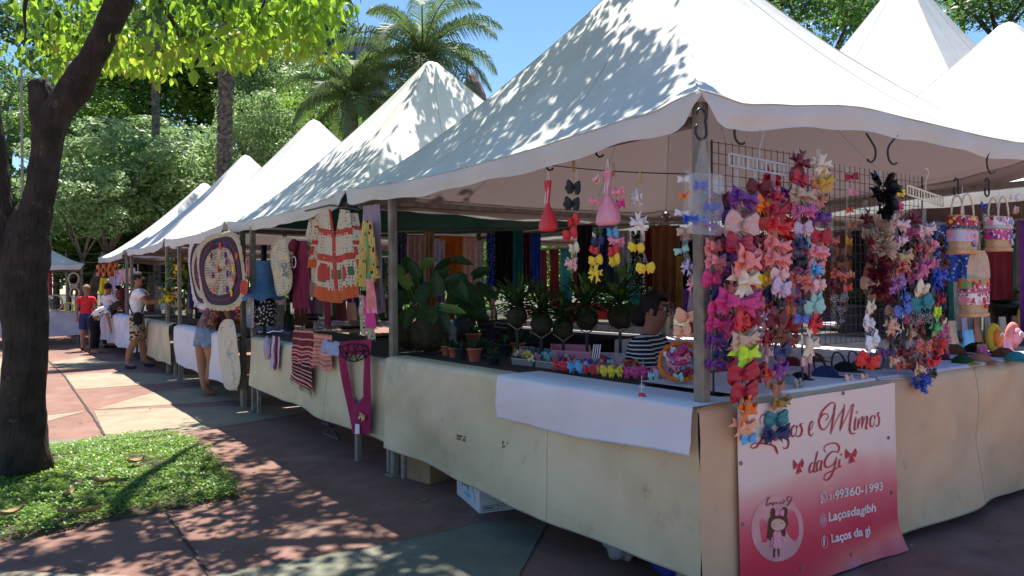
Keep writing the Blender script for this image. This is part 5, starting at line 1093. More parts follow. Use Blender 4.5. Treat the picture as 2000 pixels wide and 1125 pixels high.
A = pp(1112,612,'D',6.3); b = MB(); b.ball(A, (.075,.075,.09), 16, 10); tag(b.build('lantern', cm('crimson','plastic'), None, True), 'round red pot left of the red board', 'pot')
# trays and baskets
def tray(quad, h, m, label, name='tray', cat='tray', z=ctop+.02, group='trays on the counter', fill=None, n=0):
    Q4 = [pp(x, y, 'Z', z) for x, y in quad]; c = sum(Q4, Vector())/4; t = thing(name, label, cat, c, group); b = MB(); k = len(Q4)
    for i in range(4):
        a, d = Q4[i], Q4[(i+1)%4]; a2 = a+(a-c)*.06+Vector((0,0,h)); d2 = d+(d-c)*.06+Vector((0,0,h)); b.add([a,d,d2,a2], [(0,1,2,3)]); b.tube([a2,d2], .004, 6)
    b.add([q+Vector((0,0,.002)) for q in Q4], [(0,1,2,3)]); b.build('tray_body', m, t)
    if fill:
        q = random.Random(int(quad[0][0]))
        for j in range(n):
            u, v = (j+.5)/n, q.uniform(.2,.8); p = (Q4[0]*(1-u)+Q4[1]*u)*(1-v)+(Q4[3]*(1-u)+Q4[2]*u)*v+Vector((0,0,h*.6)); put_bow(p, q.uniform(.045,.07), q.choice(fill), q.choice(['round','boutique','simple']), FL+q.uniform(-.5,.5), t, q, 'small_bow', 1.2)
    return t
tray([(1000,712),(1040,716),(1044,690),(1008,688)], .045, clear, 'clear tray of yellow and pink bits at the left end', fill=('yellow','cream','pink'), n=14)
tray([(1046,717),(1085,722),(1088,696),(1050,692)], .045, clear, 'clear tray of pink and mint bows second from the left', fill=('pink','mint','white','hotpink'), n=14)
tray([(1090,722),(1252,735),(1250,706),(1094,700)], .05, glassy('pinkish_plastic',(.85,.6,.6),.45,.2), 'long pinkish clear tray behind the row of little bows', fill=('navy','salmon','mint','gold','red','purple'), n=24)
tray([(1080,699),(1152,703),(1150,688),(1078,686)], .055, cm('pink','plastic'), 'pink plastic basket behind the clear trays', 'basket', 'basket')
rn = random.Random(9)
for i, (px, py, w, c, lb) in enumerate(((1091,727,30,'red','first red bow from the left in the little row'),(1107,729,30,'red','second red bow from the left in the little row'),(1122,731,32,'sky','left one of the two bright blue little bows'),(1138,733,32,'sky','right one of the two bright blue little bows'),(1150,736,28,'red','red little bow right of the blue ones'),(1163,737,28,'red','red little bow left of the small yellow one'),(1174,738,20,'mustard','smallest yellow bow in the little row'),(1186,740,32,'yellow','left one of the two large yellow little bows'),(1202,741,32,'yellow','right one of the two large yellow little bows'),(1216,738,26,'brown','brown little bow right of the yellow ones'),(1231,742,34,'hotpink','left one of the two raspberry little bows'),(1248,743,34,'hotpink','right one of the two raspberry little bows'),(1268,742,30,'candy','first candy print bow right of the raspberry ones'),(1288,744,30,'pink','pink little bow among the candy prints'),(1308,745,30,'candy','second candy print bow, nearer the corner post'),(1328,747,30,'crimson','crimson little bow nearest the corner post'),(1275,750,24,'mint','mint little bow lying in front of the candy prints'),(1325,754,26,'mint','mint little bow nearest the corner post'),(1300,736,26,'wine','wine little bow behind the pink one'),(1342,740,26,'candy','candy print bow touching the corner post'))):
    p = pp(px, py-6, 'Z', .985); o = bpy.data.objects.new('hair_bow', bow_mesh('round' if i%2 else 'boutique', c)); col.objects.link(o); z = (p-CAM).dot(CF); o.location = p+Vector((0,0,.03)); o.scale = (w/FPX*z*.9, w/FPX*z*.9, w/FPX*z*1.3); o.rotation_euler = (rn.uniform(-.3,.1), rn.uniform(-.2,.2), FL+.5+rn.uniform(-.3,.3)); tag(o, lb, 'hair bow', 'row of little bows on the white tablecloth')
p = pp(1163,700,'D',4.6); t = thing('striped_card', 'small black and white striped card leaning right of the pink basket', 'card', p); b = MB(); 
b.grid(lambda u, v: p+CR*(u-.5)*.045+Vector((0,0,.085*v))+CR*.012*v, 7, 1, lambda u, v: int(u*7)%2); b.grid(lambda u, v: p+CF*.004+CR*(u-.5)*.045+Vector((0,0,.085*v))+CR*.012*v, 7, 1, lambda u, v: int(u*7)%2); b.build('card_face', [cm('white','cloth'), cm('black','cloth')], t)
# round basket with orange braided rim
c = pp(1330,706,'D',4.15); t = thing('fabric_basket', 'round basket with orange braided rim full of pink and crimson fabric bows by the post', 'basket', c); b = MB(); ax = (-CF*.75+Vector((0,0,.55))+CR*-.25).normalized(); e1 = ax.orthogonal().normalized(); e2 = ax.cross(e1)
b.tube([c+(e1*math.cos(k*.2618)+e2*math.sin(k*.2618))*.115 for k in range(25)], [.011+.003*(k%2) for k in range(25)], 8); b.build('braided_rim', cm('orange','cloth'), t, True)
b = MB(); b.grid(lambda u, v: c+(e1*math.cos(u*6.2832)+e2*math.sin(u*6.2832))*.115*(1-.35*v)-ax*.09*v, 24, 5); b.build('basket_wall', cm('white','cloth'), t, True)
for k in range(20): a = rn.uniform(0,6.28); rr = rn.uniform(0,.085); put_bow(c+(e1*math.cos(a)+e2*math.sin(a))*rr+ax*rn.uniform(-.02,.03), rn.uniform(.06,.09), rn.choice(['hotpink','crimson','candy','pink','white','sky']), 'boutique', FL+.6, t, rn, 'fabric_bow', 2)
c = pp(1254,770,'X',-.045); t = thing('charm', 'tiny clear charm with a red bead dangling on the white tablecloth', 'charm', c); b = MB(); b.tube([c+Vector((0,0,.09)), c+Vector((-.005,0,0))], .0015, 4); b.build('thread', cm('white','cloth'), t); b = MB(); b.ball(c+Vector((0,0,.04)), (.012,.02,.012)); b.build('clear_bead', clear2, t, True); b = MB(); b.ball(c+Vector((0,0,-.005)), (.014,.024,.013)); b.build('red_bead', cm('red','plastic'), t, True)
# safety-pin knot where the oilcloths meet
c = pp(984,745,'X',-.03); b = MB()
for k in range(7): b.tube([c+Vector((-.01, rn.uniform(-.02,.02), rn.uniform(-.03,.03))) for _ in range(3)], .003, 5)
tag(b.build('cord_knot', mat('frayed_cord', (.20,.13,.08))), 'frayed cord knot where the cream and white cloths meet', 'cord')
def stencil(px, py, w, h, label, seed):
    q = random.Random(seed); b = MB(); A = pp(px, py, 'X', -.058); z = (A-CAM).dot(CF)
    for r_ in range(2):
        for k in range(7):
            if q.random() < .15: continue
            x0 = px-w/2+w*k/7; y0 = py-h/2+h*.5*r_+(x0-px)*.25; P = [pp(x0, y0,'X',-.058), pp(x0+w/9, y0+w/9*.25,'X',-.058), pp(x0+w/9*q.uniform(.5,1), y0+h*.38,'X',-.058), pp(x0, y0+h*.38,'X',-.058)]; b.add(P, [(0,1,2,3)])
    tag(b.build('worn_stencil', mat('brown_stencil_ink', (.12,.07,.03))), label, 'printed mark', 'worn stencil marks on the oilcloth')
stencil(899,856,20,12,'smaller worn brown stencil mark on the cream oilcloth',1); stencil(992,872,22,16,'larger worn brown stencil mark right of the other one',2)
# ================================================================== scarves and garments hung at the back of the tents
def back(px, w, y0, y1, c, label, d=9.4, m=None, folds=3, skew=0, fr=.0):
    q = [(px-w/2,y0),(px+w/2,y0),(px+w/2+skew,y1),(px-w/2+skew,y1)]; P = [pp(x, y, 'D', d) for x, y in q]
    return drape('hanging_scarf', label, 'scarf', P, 'P', 0, m or cmat(c,'cloth'), None, folds, .03, 'scarves and clothes hung at the back', fr, int(px), nu=22, nv=12)
S_ = [(783,24,455,530,'navydot','navy dotted scarf leftmost behind the big plant'),(812,36,460,545,'dusty','pale pink lace garment behind the big plant'),(838,20,452,550,'beige','narrow beige garment left of the grey one'),(858,22,470,560,'lilac','greyish lilac garment above the big plant'),(880,44,462,535,'orange','glowing yellow orange garment behind the big plant'),(903,16,462,545,'yellow','yellow garment with bright trim behind the big plant'),(918,28,464,575,'palepink','pale pink garment right of the yellow one'),(934,20,470,600,'white','white lace garment left of the far post'),
(962,24,456,560,'bluepr','blue dotted scarf right of the far post'),(984,34,452,562,'black','wide black shawl among the blue scarves'),(1009,26,452,586,'teal','long teal scarf among the blue ones'),(1028,22,455,556,'wine','dark wine patterned scarf right of the teal one'),(1046,20,455,548,'blue','royal blue scarf at the right end of the blue group'),
(1142,30,440,560,'black','black garment behind the black bow strip'),(1182,36,446,560,'navy','navy garment behind the pink bag strip'),(1217,26,450,575,'grey','grey garment behind the light blue bow'),(1243,22,450,560,'bw','black polka dot scarf behind the white bow strip'),(1270,20,446,560,'wine','dark red scarf left of the brown shawl'),(1300,54,440,590,'brown','wide brown fringed shawl left of the corner post')]
for i, (px, w, y0, y1, c, lb) in enumerate(S_): back(px, w, y0, y1, c, lb, 9.0+.25*(i%3) if px < 1100 else 8.0+.2*(i%3), fr=.12 if 'fringed' in lb else 0)
back(1326,14,500,600,'gold','gold sequined scarf beside the corner post',7.8)
A = pp(775,452,'D',9.35); B_ = pp(1062,446,'D',9.35); b = MB(); b.tube([A,B_], .014, 8); tag(b.build('clothes_rail', steel, None, True), 'clothes rail carrying the scarves behind the plants', 'rail', 'clothes rails')
A = pp(1125,438,'D',8.3); B_ = pp(1345,436,'D',8.3); b = MB(); b.tube([A,B_], .014, 8); tag(b.build('clothes_rail', steel, None, True), 'clothes rail carrying the brown shawl', 'rail', 'clothes rails')
# back counters closing the tents
Cb = counter((3.9,.2),(3.9,3.8),(-1,0),.8,'rear counter of the nearest stall facing the second row',h=.9); Cb2 = counter((3.9,4.3),(3.9,7.8),(-1,0),.8,'rear counter of the second stall piled with dark goods',h=.9)
cloth(hang((3.95,.1,0),(3.95,3.9,0), .905, .15, .15, (1,0,0), amp=.01, folds=4, seed=20, nu=40, nv=8), white_cloth, 'white cloth on the rear counter of the nearest stall', group='cloths hanging from the counters')
cloth(hang((3.12,3.9,0),(3.12,.1,0), .905, .15, .15, (-1,0,0), amp=.01, folds=4, seed=21, nu=40, nv=8, over=.7), white_cloth, 'white inner cloth of the rear counter, seen through the mesh', group='cloths hanging from the counters')
cloth(hang((3.95,4.2,0),(3.95,7.9,0), .905, .15, .15, (1,0,0), amp=.01, folds=4, seed=22, nu=40, nv=8), cm('grey','cloth'), 'grey cloth on the rear counter of the second stall', group='cloths hanging from the counters')
cloth(hang((3.12,7.9,0),(3.12,4.2,0), .905, .15, .15, (-1,0,0), amp=.01, folds=4, seed=23, nu=40, nv=8, over=.7), cm('black','cloth'), 'black inner cloth of the rear counter of the second stall', group='cloths hanging from the counters')
# second row of stalls behind, filled with hung goods
C8 = counter((4.6,3.9),(4.6,8.2),(1,0),.9,'counter of the second row facing the scarves',h=.92); cloth(hang((4.55,8.3,0),(4.55,3.8,0), .93, .1, .1, (-1,0,0), amp=.012, folds=3, seed=24, nu=50, nv=8), cm('dusty','cloth'), 'dusty rose cloth of the second row counter', group='cloths hanging from the counters')
C6_ = counter((4.95,-.4),(4.95,3.1),(1,0),.9,'counter of the rightmost stall of the second row',h=.92); cloth(hang((4.9,3.2,0),(4.9,-.5,0), .93, .1, .1, (-1,0,0), amp=.012, folds=3, seed=25, nu=50, nv=8), cm('grey','cloth'), 'grey cloth of the rightmost second row stall', group='cloths hanging from the counters')
rq = random.Random(31); pal = ['black','navy','wine','brown','darkgreen','grey','purple','navydot','teal','bw','black','navy']
names = ['at the far left','left of centre','near the middle','right of centre','toward the right','at the far right']
def rack(x0, y0, x1, y1, z, n, where, hts=(.5,.9), pal=pal):
    A = Vector((x0,y0,z)); B_ = Vector((x1,y1,z)); b = MB(); b.tube([A,B_], .014, 6); tag(b.build('clothes_rail', steel, None, True), 'clothes rail '+where, 'rail', 'clothes rails'); L = (B_-A).length
    for k in range(n):
        u0 = (k+.05)/n; u1 = (k+.9)/n; h = rq.uniform(*hts); a, c = A.lerp(B_,u0), A.lerp(B_,u1); cc = rq.choice(pal)
        o = drape('hanging_garment', 'garment number', 'garment', [a, c, c+Vector((0,0,-h)), a+Vector((0,0,-h))], 'P', 0, cmat(cc,'cloth'), None, 3, .03, 'garments hung in the second row', 0, k+int(x0*7), nu=12, nv=6)
        cn = {'navydot':'navy dotted','bw':'black and white','darkgreen':'dark green','candy':'pink printed','redpr':'red printed','floral':'floral','palepink':'pale pink','hotpink':'hot pink','bluepr':'blue printed'}.get(cc, cc)
        o['label'] = '%s garment, %s from left on the rail %s' % (cn, ['first','second','third','fourth','fifth','sixth','seventh','eighth','ninth','tenth','eleventh','twelfth','thirteenth','fourteenth'][k], where)
rack(4.9,8.0,4.9,4.4,2.1,12,'behind the blue scarves',(.7,1.1)); rack(5.4,3.2,5.4,-.4,2.1,12,'behind the wire mesh',(.7,1.15)); rack(8.3,7.6,8.3,.2,2.1,14,'deep behind both rows',(1.0,1.5))
rack(3.85,3.7,3.85,.5,2.0,9,'behind the nearest stall',(.35,.85),['black','navy','grey','brown','wine','black','bluepr'])
# dark piles and boxes seen through the mesh
def pile(px, py, w, n, c, label, z=.91, d=None):
    p = pp(px, py, 'Z', z); t = thing('folded_cloths', label, 'cloth pile', p, 'piles of folded cloth'); q = random.Random(int(px+py)); s = w/FPX*(p-CAM).dot(CF)
    for k in range(n):
        b = MB(); h = .022; cx, cy = q.uniform(-.02,.02), q.uniform(-.02,.02); sx, sy = s*.5*q.uniform(.85,1), .15
        def fn(u, v):
            a = u*6.2832; f = (abs(math.cos(a))**4+abs(math.sin(a))**4)**(-.25); e = math.sin(v*math.pi); return Vector((p.x+cx+sy*math.cos(a)*f*(.9+.1*e), p.y+cy+sx*math.sin(a)*f*(.9+.1*e), p.z+.002+k*h+h*v+.004*math.sin(a*3)))
        b.grid(fn, 20, 4); b.add([fn(i/20,1) for i in range(20)], [tuple(range(20))]); b.build('folded_cloth', cmat(c[k%len(c)],'cloth'), t, True)
    return t
pile(1640,640,70,3,('lilac','white'),'pile of pale folded cloth seen through the mesh'); pile(990,640,60,5,('grey','black','bw'),'pile of grey and black cloth behind the plants'); pile(930,612,50,5,('black','bw'),'black and white cloth pile behind the dark plant'); pile(1030,610,40,6,('floral','pink'),'pink floral cloth pile behind the plants')
pile(1500,655,60,4,('grey','lilac'),'grey and lilac cloth pile behind the left mesh'); pile(1420,650,50,4,('purple','navy'),'purple and navy cloth pile near the corner post')
for px, py, w, lb in ((1660,600,60,'potted shrub in a dark pot seen through the mesh below the small bow strip'),(1700,596,50,'dark potted shrub right of the other one behind the mesh'),(1960,560,60,'dark leafy pot plant behind the straw bags')):
    small_pot_ = small_pot(px, 650, w, darkpot, lb); small_pot_.location = Vector((3.3,0,.91)) if False else small_pot_.location
# ================================================================== second stall: knitwear
def garment_front(px0, px1, y0, y1, val, mats, patt, label, hemy=12, name='crochet_jacket', cat='jacket'):
    """jacket seen from the front: shoulders, V neck, two sleeves, flared body"""
    t = thing(name, label, cat, pp((px0+px1)/2, y1, 'X', val), 'knitwear hanging at the second stall'); w = px1-px0
    def body(side):
        def fn(u, v):
            mid = (px0+px1)/2+w*.03*v; edge = (px0+w*(.20-.20*v)) if side < 0 else (px1-w*(.20-.16*v)); nk = w*.10*max(0,1-v*3.2); m_ = mid+side*nk
            x = m_+(edge-m_)*u; yy = y0+(y1-y0)*v+hemy*v*(.5+.5*math.cos(u*3))+(-3*u*(1-v))+ (6*u if v < .05 else 0); p = pp(x, yy, 'X', val); return p+Vector((-.02*math.sin(u*9+v*3)*(.3+v)-.02*math.sin(u*3.14),0,0))
        return fn
    for sd in (-1,1): b = MB(); b.grid(body(sd), 20, 40, patt); b.build('front_panel', mats, t, True)
    for sd in (-1,1):
        def fn(u, v):
            x0 = px0+w*.20 if sd < 0 else px1-w*.20; x = x0+sd*w*(.02+.20*v)+sd*(u-.5)*w*.16; p = pp(x, y0+8+(y1-y0)*.62*v, 'X', val+.03); return p+Vector((.03*math.cos(u*6.28),0,0))
        b = MB(); b.grid(fn, 10, 26, patt); b.build('sleeve', mats, t, True)
    return t
def pj(u, v):
    v = v+.014*(abs((u*11)%1-.5)*2-.5)
    if .62 < v < .80 and ((abs(u-.5) < .42 and abs(u-.5) > .24 and abs(v-.70) < .05 and int(u*40)%2) or (abs(v-.71) > .075 and abs(u-.5) < .2 and int(u*30)%3 == 0)): return 3
    for a, c in ((.22,.29),(.50,.57)):
        if a < v < c: return 1
    if v > .86: return 2
    if .60 < v < .80 and abs(u-.5) < .22 and ((u-.5)/.22)**2+((v-.70)/.10)**2 < 1: return 1
    if u < .08: return 1
    return 0
garment_front(608,702,408,580,-.03,[cr_cream,cr_red,cr_orange,crochet('green_crochet',(.10,.16,.07),36,.2)],pj,'cream crochet jacket with red bands, red flowers and orange hem')
drape('crochet_cardigan','plain beige crochet cardigan hanging left of the red-banded jacket','cardigan',[(604,412),(640,410),(622,552),(592,545)],'X',.06,[cr_cream],None,2,.02,'knitwear hanging at the second stall')
b = MB(); A = pp(596,412,'X',.0); B_ = pp(702,410,'X',.0); b.tube([A,A.lerp(B_,.5)+Vector((0,0,.05)),B_], .008, 6); tag(b.build('coat_hanger', dark_metal), 'dark coat hanger of the red-banded jacket', 'hanger')
drape('lilac_shawl','large pale lilac cloth hanging beside the left post','shawl',[(712,402),(744,398),(752,600),(728,640)],'X',.05,mat('lilac_knit',(.38,.30,.36),rough=.95,bump=.4,bscale=90),None,3,.03,'knitwear hanging at the second stall')
tp = lambda u, v: 1 if (int(u*9)*5+int(v*17)*3) % 7 == 0 else 0
drape('dish_towel','yellow printed dish towel left on the small hanger','towel',[(706,430),(716,432),(712,560),(694,556)],'X',-.05,[cm('softyellow','cloth'),cm('copper','cloth')],tp,2,.02,'printed dish towels'); drape('dish_towel','green and orange dish towel in the middle of the small hanger','towel',[(714,432),(722,432),(728,570),(710,566)],'X',-.03,[cm('green','cloth'),cm('orange','cloth')],tp,2,.02,'printed dish towels'); drape('dish_towel','yellow dish towel right on the small hanger, slanting right','towel',[(718,430),(728,436),(742,536),(730,552)],'X',-.05,[cm('softyellow','cloth'),cm('wine','cloth')],tp,2,.02,'printed dish towels')
drape('dish_towel','coral towel below the yellow ones','towel',[(716,545),(732,545),(738,612),(718,612)],'X',-.06,[cm('salmon','cloth'),cm('pink','cloth')],lambda u, v: 1 if v < .1 or v > .9 else 0,2,.01,'printed dish towels'); drape('dish_towel','rose pink towel lowest of the hanging towels','towel',[(706,580),(728,584),(734,640),(712,640)],'X',-.05,cm('hotpink','cloth'),None,2,.01,'printed dish towels')
drape('crochet_shawl','beige crochet shawl draped over the counter edge beside the left post','shawl',[(698,575),(714,578),(734,668),(706,650)],'X',-.03,cr_beige,None,2,.02)
sm = [cm('wine','cloth'), cm('salmon','cloth'), cm('black','cloth')]; st2 = lambda u, v: (1 if int(v*26)%3 == 0 else 0); st3 = lambda u, v: (1 if int(v*20)%3 == 0 else 2)
drape('striped_scarf','wine striped scarf draped over the second counter, upper fold','scarf',[(574,645),(612,648),(612,714),(570,708)],'X',-.083,sm,st2,2,.01,'striped scarves on the second counter',.03)
drape('striped_scarf','dark striped scarf with fringe, hanging lowest on the second counter','scarf',[(572,700),(608,708),(610,768),(568,740)],'X',-.090,sm,st3,2,.01,'striped scarves on the second counter',.05)
drape('striped_scarf','rust and orange striped scarf next to the wine one','scarf',[(612,650),(648,655),(646,722),(604,712)],'X',-.088,[cm('copper','cloth'),cm('salmon','cloth'),cm('wine','cloth')],lambda u, v: 1 if int(v*16)%2 else 0,2,.01,'striped scarves on the second counter',.03)
drape('striped_scarf','small lilac and plum scarf at the left end of the second counter','scarf',[(530,655),(546,658),(542,722),(528,718)],'X',-.083,[cm('wine','cloth'),cm('lilac','cloth')],lambda u, v: int(u*6)%2,2,.01,'striped scarves on the second counter',.02)
b = MB(); c = pp(522,680,'X',-.088); b.ball(c, (.03,.11,.13), 20, 12, .15, 3); tag(b.build('crochet_beanie', crochet('lilac_crochet',(.48,.38,.52),70,.1), None, True), 'lilac crochet beanie hanging at the left end of the second counter', 'beanie')
drape('denim_cloth','light blue cloth spread on the second counter','cloth',[(500,648),(575,655),(560,632),(495,634)],'Z',.95,mat('light_denim',(.25,.36,.60),rough=.9,bump=.3),None,3,.012); drape('denim_cloth','small light blue folded cloth beside the striped scarves','cloth',[(626,690),(662,696),(664,668),(632,664)],'X',-.098,mat('pale_denim',(.38,.44,.66),rough=.9,bump=.3),None,2,.012)
pile(600,628,60,6,('grey','navy','black'),'dark blue grey pile in the middle of the second counter',.935); pile(650,640,60,4,('lilac','dusty','white'),'pale folded garments under the crochet jacket',.935); pile(690,648,50,3,('beige','copper','black'),'brownish folded garments beside the left post',.935); pile(560,632,50,4,('navy','grey'),'navy folded garments behind the light blue cloth',.935); pile(745,664,40,3,('mustard','black','copper'),'mustard and black garments just left of the left post',.935)
b = MB(); mg = cm('hotpink','cloth')
def apr(u, v):     # the magenta halter top: two straps joining a solid lower part
    x = 658+(728-658)*u+(28*v*(1-u))+(-8*v*u); y = 668+(848-668)*v-2*(1-v)*u*3; return pp(x, y, 'X',-.088)+Vector((-.012*math.sin(u*7+v*5),0,0))
b.grid(apr, 26, 40, lambda u, v: None if (.24 < u < .78 and .16 < v < .68 and (v < .60 or abs(u-.5) < .24-(v-.6)*2)) else 0)
t = thing('crochet_halter', 'raspberry crochet halter top with black lace collar hung on the second counter', 'halter top', pp(700,850,'X',-.088)); b.build('top', [mat('raspberry_knit',(.35,.02,.10),rough=.95,bump=.6,bscale=110)], t, True)
b = MB(); P = [(662,676),(668,696),(680,704),(695,706),(710,700),(722,690),(716,676),(700,672),(685,672),(670,676)]
for k in range(len(P)): b.tube([pp(*P[k],'X',-.103), pp(*P[(k+1)%len(P)],'X',-.103)], .006, 6)
for a, c_ in (((668,680),(684,704)),((680,674),(676,700)),((690,673),(697,705)),((700,674),(684,698)),((708,676),(712,698)),((714,682),(698,702)),((664,688),(718,686))): b.tube([pp(*a,'X',-.103), pp(*c_,'X',-.103)], .005, 6)
b.build('lace_collar', cm('black','cloth'), t, True); b = MB()
for k in range(12): b.cur = k%2; b.ball(pp(706+rn.uniform(-7,7), 815+rn.uniform(-8,8), 'X',-.108), (.006,.014,.013), 7, 5)
b.build('embroidered_flower', [cm('mustard','cloth'), cm('palepink','cloth')], t, True); b = MB(); A = pp(694,828,'X',-.108); b.add([A, pp(702,829,'X',-.108), pp(702,848,'X',-.108), pp(693,847,'X',-.108)], [(0,3,2,1)]); b.build('price_tag', cm('white','cloth'), t)
# oval crochet cloths, ring towel, doll
def oval(px, py, w, h, val, label, rings, inner, n=60, name='crochet_rug', scal=.03, rows=8):
    t = thing(name, label, 'crochet cloth', pp(px, py+h/2, 'X', val), 'crochet pieces hung at the left stalls'); c = pp(px, py, 'X', val); z = (c-CAM).dot(CF); hh = h/2/FPX*z; ww = abs(pp(px+w/2, py, 'X', val).y-pp(px-w/2, py, 'X', val).y)/2
    def P(a, k, out=0):
        ca, sa = math.cos(a), math.sin(a); f = (abs(ca)**3.2+abs(sa)**3.2)**(-1/3.2); return Vector((val-out+.02*math.sin(a*3+k*3), c.y-ca*f*ww*k, c.z+sa*f*hh*k))
    k0 = 1.0
    for i, (k1, m) in enumerate(rings):
        b = MB(); b.grid(lambda u, v: P(u*6.2832, (k0*(1-v)+k1*v)*(1+(scal*abs(math.sin(u*3.1416*n)) if i == 0 and v < .3 else 0)), .02+.012*math.sin(v*3.14)), n*4, 3); b.build('band', m, t, True); k0 = k1
    if inner: b = MB(); b.grid(lambda u, v: P(u*6.2832, k0*(1-v*.999), .02), 40, 6); b.build('centre', inner, t, True)
    return t
o1 = oval(431,530,88,150,-.06,'large oval crochet rug with plum bands and purple flower centre',[(.88,cr_beige),(.78,cr_dark),(.70,cr_plum),(.62,cr_dark)],crochet('yellowish_lace',(.50,.42,.30),28,.34),34)
b = MB()
for k, (x, y, c_) in enumerate(((412,480,2),(440,478,0),(440,498,0),(442,512,0),(444,535,0),(413,500,2),(416,538,0),(455,525,3),(456,545,1),(443,565,0),(452,572,3),(418,565,1),(430,482,1),(425,525,1),(462,500,1))):
    b = MB()
    for j in range(6): a = j*1.047; p = pp(x,y,'X',-.105); b.ball(p+Vector((0,.028*math.cos(a),.028*math.sin(a))), (.008,.02,.02), 7, 5)
    b.build('flower', [cm('purple','cloth'), cm('coral','cloth'), cm('wine','cloth'), cm('yellow','cloth')][c_], o1, True)
oval(402,528,62,150,.03,'cream scalloped crochet rug half behind the plum-banded one',[(.86,crochet('white_crochet',(.68,.62,.60),28,.34)),(.74,cr_dark),(.6,cr_beige)],cr_plum,30); oval(456,535,46,140,.06,'orange and red crochet piece behind the right side of the big rug',[(.8,cr_orange),(.6,cr_beige)],cr_red,24)
oval(450,692,38,136,-.10,'long off-white oval crochet rug hanging down the third counter',[(.9,crochet('offwhite_crochet',(.60,.54,.43),30,.26)),(.6,_mc['offwhite_crochet'])],_mc['offwhite_crochet'],20,scal=.01)
ob = oval(553,520,36,116,-.04,'cream crochet bag holder with a small flower sprig',[(.9,cr_beige),(.5,cr_cream)],cr_cream,14,scal=.01); b = MB(); p = pp(556,525,'X',-.10)
for k in range(10): b.ball(p+Vector((0,rn.uniform(-.06,.06),rn.uniform(-.07,.07))), (.01,.022,.018), 7, 5)
b.build('flower', cm('grey','cloth'), ob, True); b = MB(); p = pp(556,458,'X',-.04)
for k in range(8): a = k*.78; bigleaf(b, p, p+Vector((0,.06*math.cos(a),.05*math.sin(a))), .012)
b.build('ribbon_end', leafd, ob, True)
drape('ring_towel','wine red crochet towel hanging from a white ring','towel',[(572,470),(600,470),(606,600),(574,604)],'X',.02,mat('wine_knit',(.22,.02,.06),rough=.95,bump=.6,bscale=100),None,3,.02,None,.06); b = MB(); c = pp(574,512,'X',-.03); b.tube([c+Vector((0,.06*math.cos(k*.349),.06*math.sin(k*.349))) for k in range(19)], .006, 6); tag(b.build('towel_ring', cm('white','plastic'), None, True), 'white plastic ring holding the wine towel', 'ring')
b = MB(); c = pp(574,480,'X',-.02); b.ball(c, (.05,.09,.07), 14, 8, .1); tag(b.build('crochet_owl', cm('wine','cloth'), None, True), 'small round wine crochet owl head above the white ring', 'ornament')
# crochet dress on a bottle
c = pp(516,566,'X',.18); t = thing('crochet_doll_dress', 'blue crochet dress with a wide brim on a dark bottle stand', 'crochet dress', (c.x,c.y,.935)); z = c.z; s = 1/FPX*(c-CAM).dot(CF); b = MB(); b.lathe([(.035,.0),(.035,s*95)], (c.x,c.y,z-.05), 14); b.build('bottle_neck', cm('black','plastic'), t, True)
bc = crochet('blue_crochet',(.10,.22,.42),34,.16); b = MB(); n_ = 40; b.lathe([(s*42,-s*18),(s*30,0),(s*20,s*10),(s*18,s*30),(s*20,s*52),(s*17,s*56)], (c.x,c.y,z), n_, False); b.v = [(x+.012*math.sin(i*1.9) if False else x, y, q+.02*math.sin(math.atan2(y-c.y,x-c.x)*7)*(1 if q < z-.02 else .1)) for i, (x, y, q) in enumerate(b.v)]; b.build('dress', bc, t, True)
b = MB(); b.lathe([(s*22,-s*70),(s*24,-s*40),(s*18,-s*16)], (c.x,c.y,z), 20); b.build('printed_base', cmat('bw','cloth'), t, True); b = MB(); b.lathe([(.10,0),(.10,.02),(.02,.03),(.02,max(.05,z-s*70-.935))], (c.x,c.y,.935), 16); b.build('stand', dark_metal, t)
for px, py, w, h, c_, lb in ((505,625,22,60,'bw','black and white printed crochet pouch left on the second counter'),(530,628,26,50,'beige','beige crochet pouch with a flower right of the printed one'),(508,588,30,22,'wine','small wine patterned crochet box under the blue dress'),(640,610,20,60,'grey','grey cushion standing behind the jacket'),(668,620,24,40,'wine','wine coloured pouch under the jacket')): 
    o = pouch(px, py+8, w, h, c_, lb, .945)
drape('wine_tassel','wine red tassel hanging below the jacket','tassel',[(634,590),(646,590),(648,640),(636,636)],'X',.05,cm('wine','cloth'),None,2,.01,None,.03)
# ================================================================== third, fourth and fifth stalls
drape('crochet_string','string of small grey crochet flowers beside the big rug','ornament',[(480,560),(496,560),(496,640),(482,640)],'X',.02,crochet('grey_crochet',(.30,.30,.34),40,.3),None,1,.01)
drape('pink_doily','pink crochet square at the right edge of the big rug','crochet cloth',[(470,548),(484,548),(484,576),(470,574)],'X',-.08,cr_red,None,1,.01)
pile(462,612,40,4,('redpr','orange','blue'),'colourful folded cloths beside the woman in shorts',.905); pile(385,604,40,3,('wine','crimson','copper'),'red folded cloths left of the woman in shorts',.905)
for px, py, w, h, c_, lb in ((470,480,18,60,'floral','floral cloth hanging behind the big rug'),(490,500,16,40,'pink','pink scarf behind the post by the big rug')): drape('hanging_scarf', lb, 'scarf', [(px-w/2,py),(px+w/2,py),(px+w/2,py+h),(px-w/2,py+h)], 'X', .9, cmat(c_,'cloth'), None, 2, .02, 'scarves in the far stalls')
rack(1.6,8.4,1.6,11.5,2.0,10,'inside the third stall',(.5,.9),['dusty','grey','wine','beige','black','white']); rack(1.2,12.2,1.2,15.8,2.0,12,'inside the fourth stall',(.5,1.0),['dusty','pink','wine','grey','black','redpr','navy']); rack(.35,17.6,.35,20.8,2.02,12,'of the fifth stall',(.3,.45),['pink','palepink','lilac','pink','dusty'])
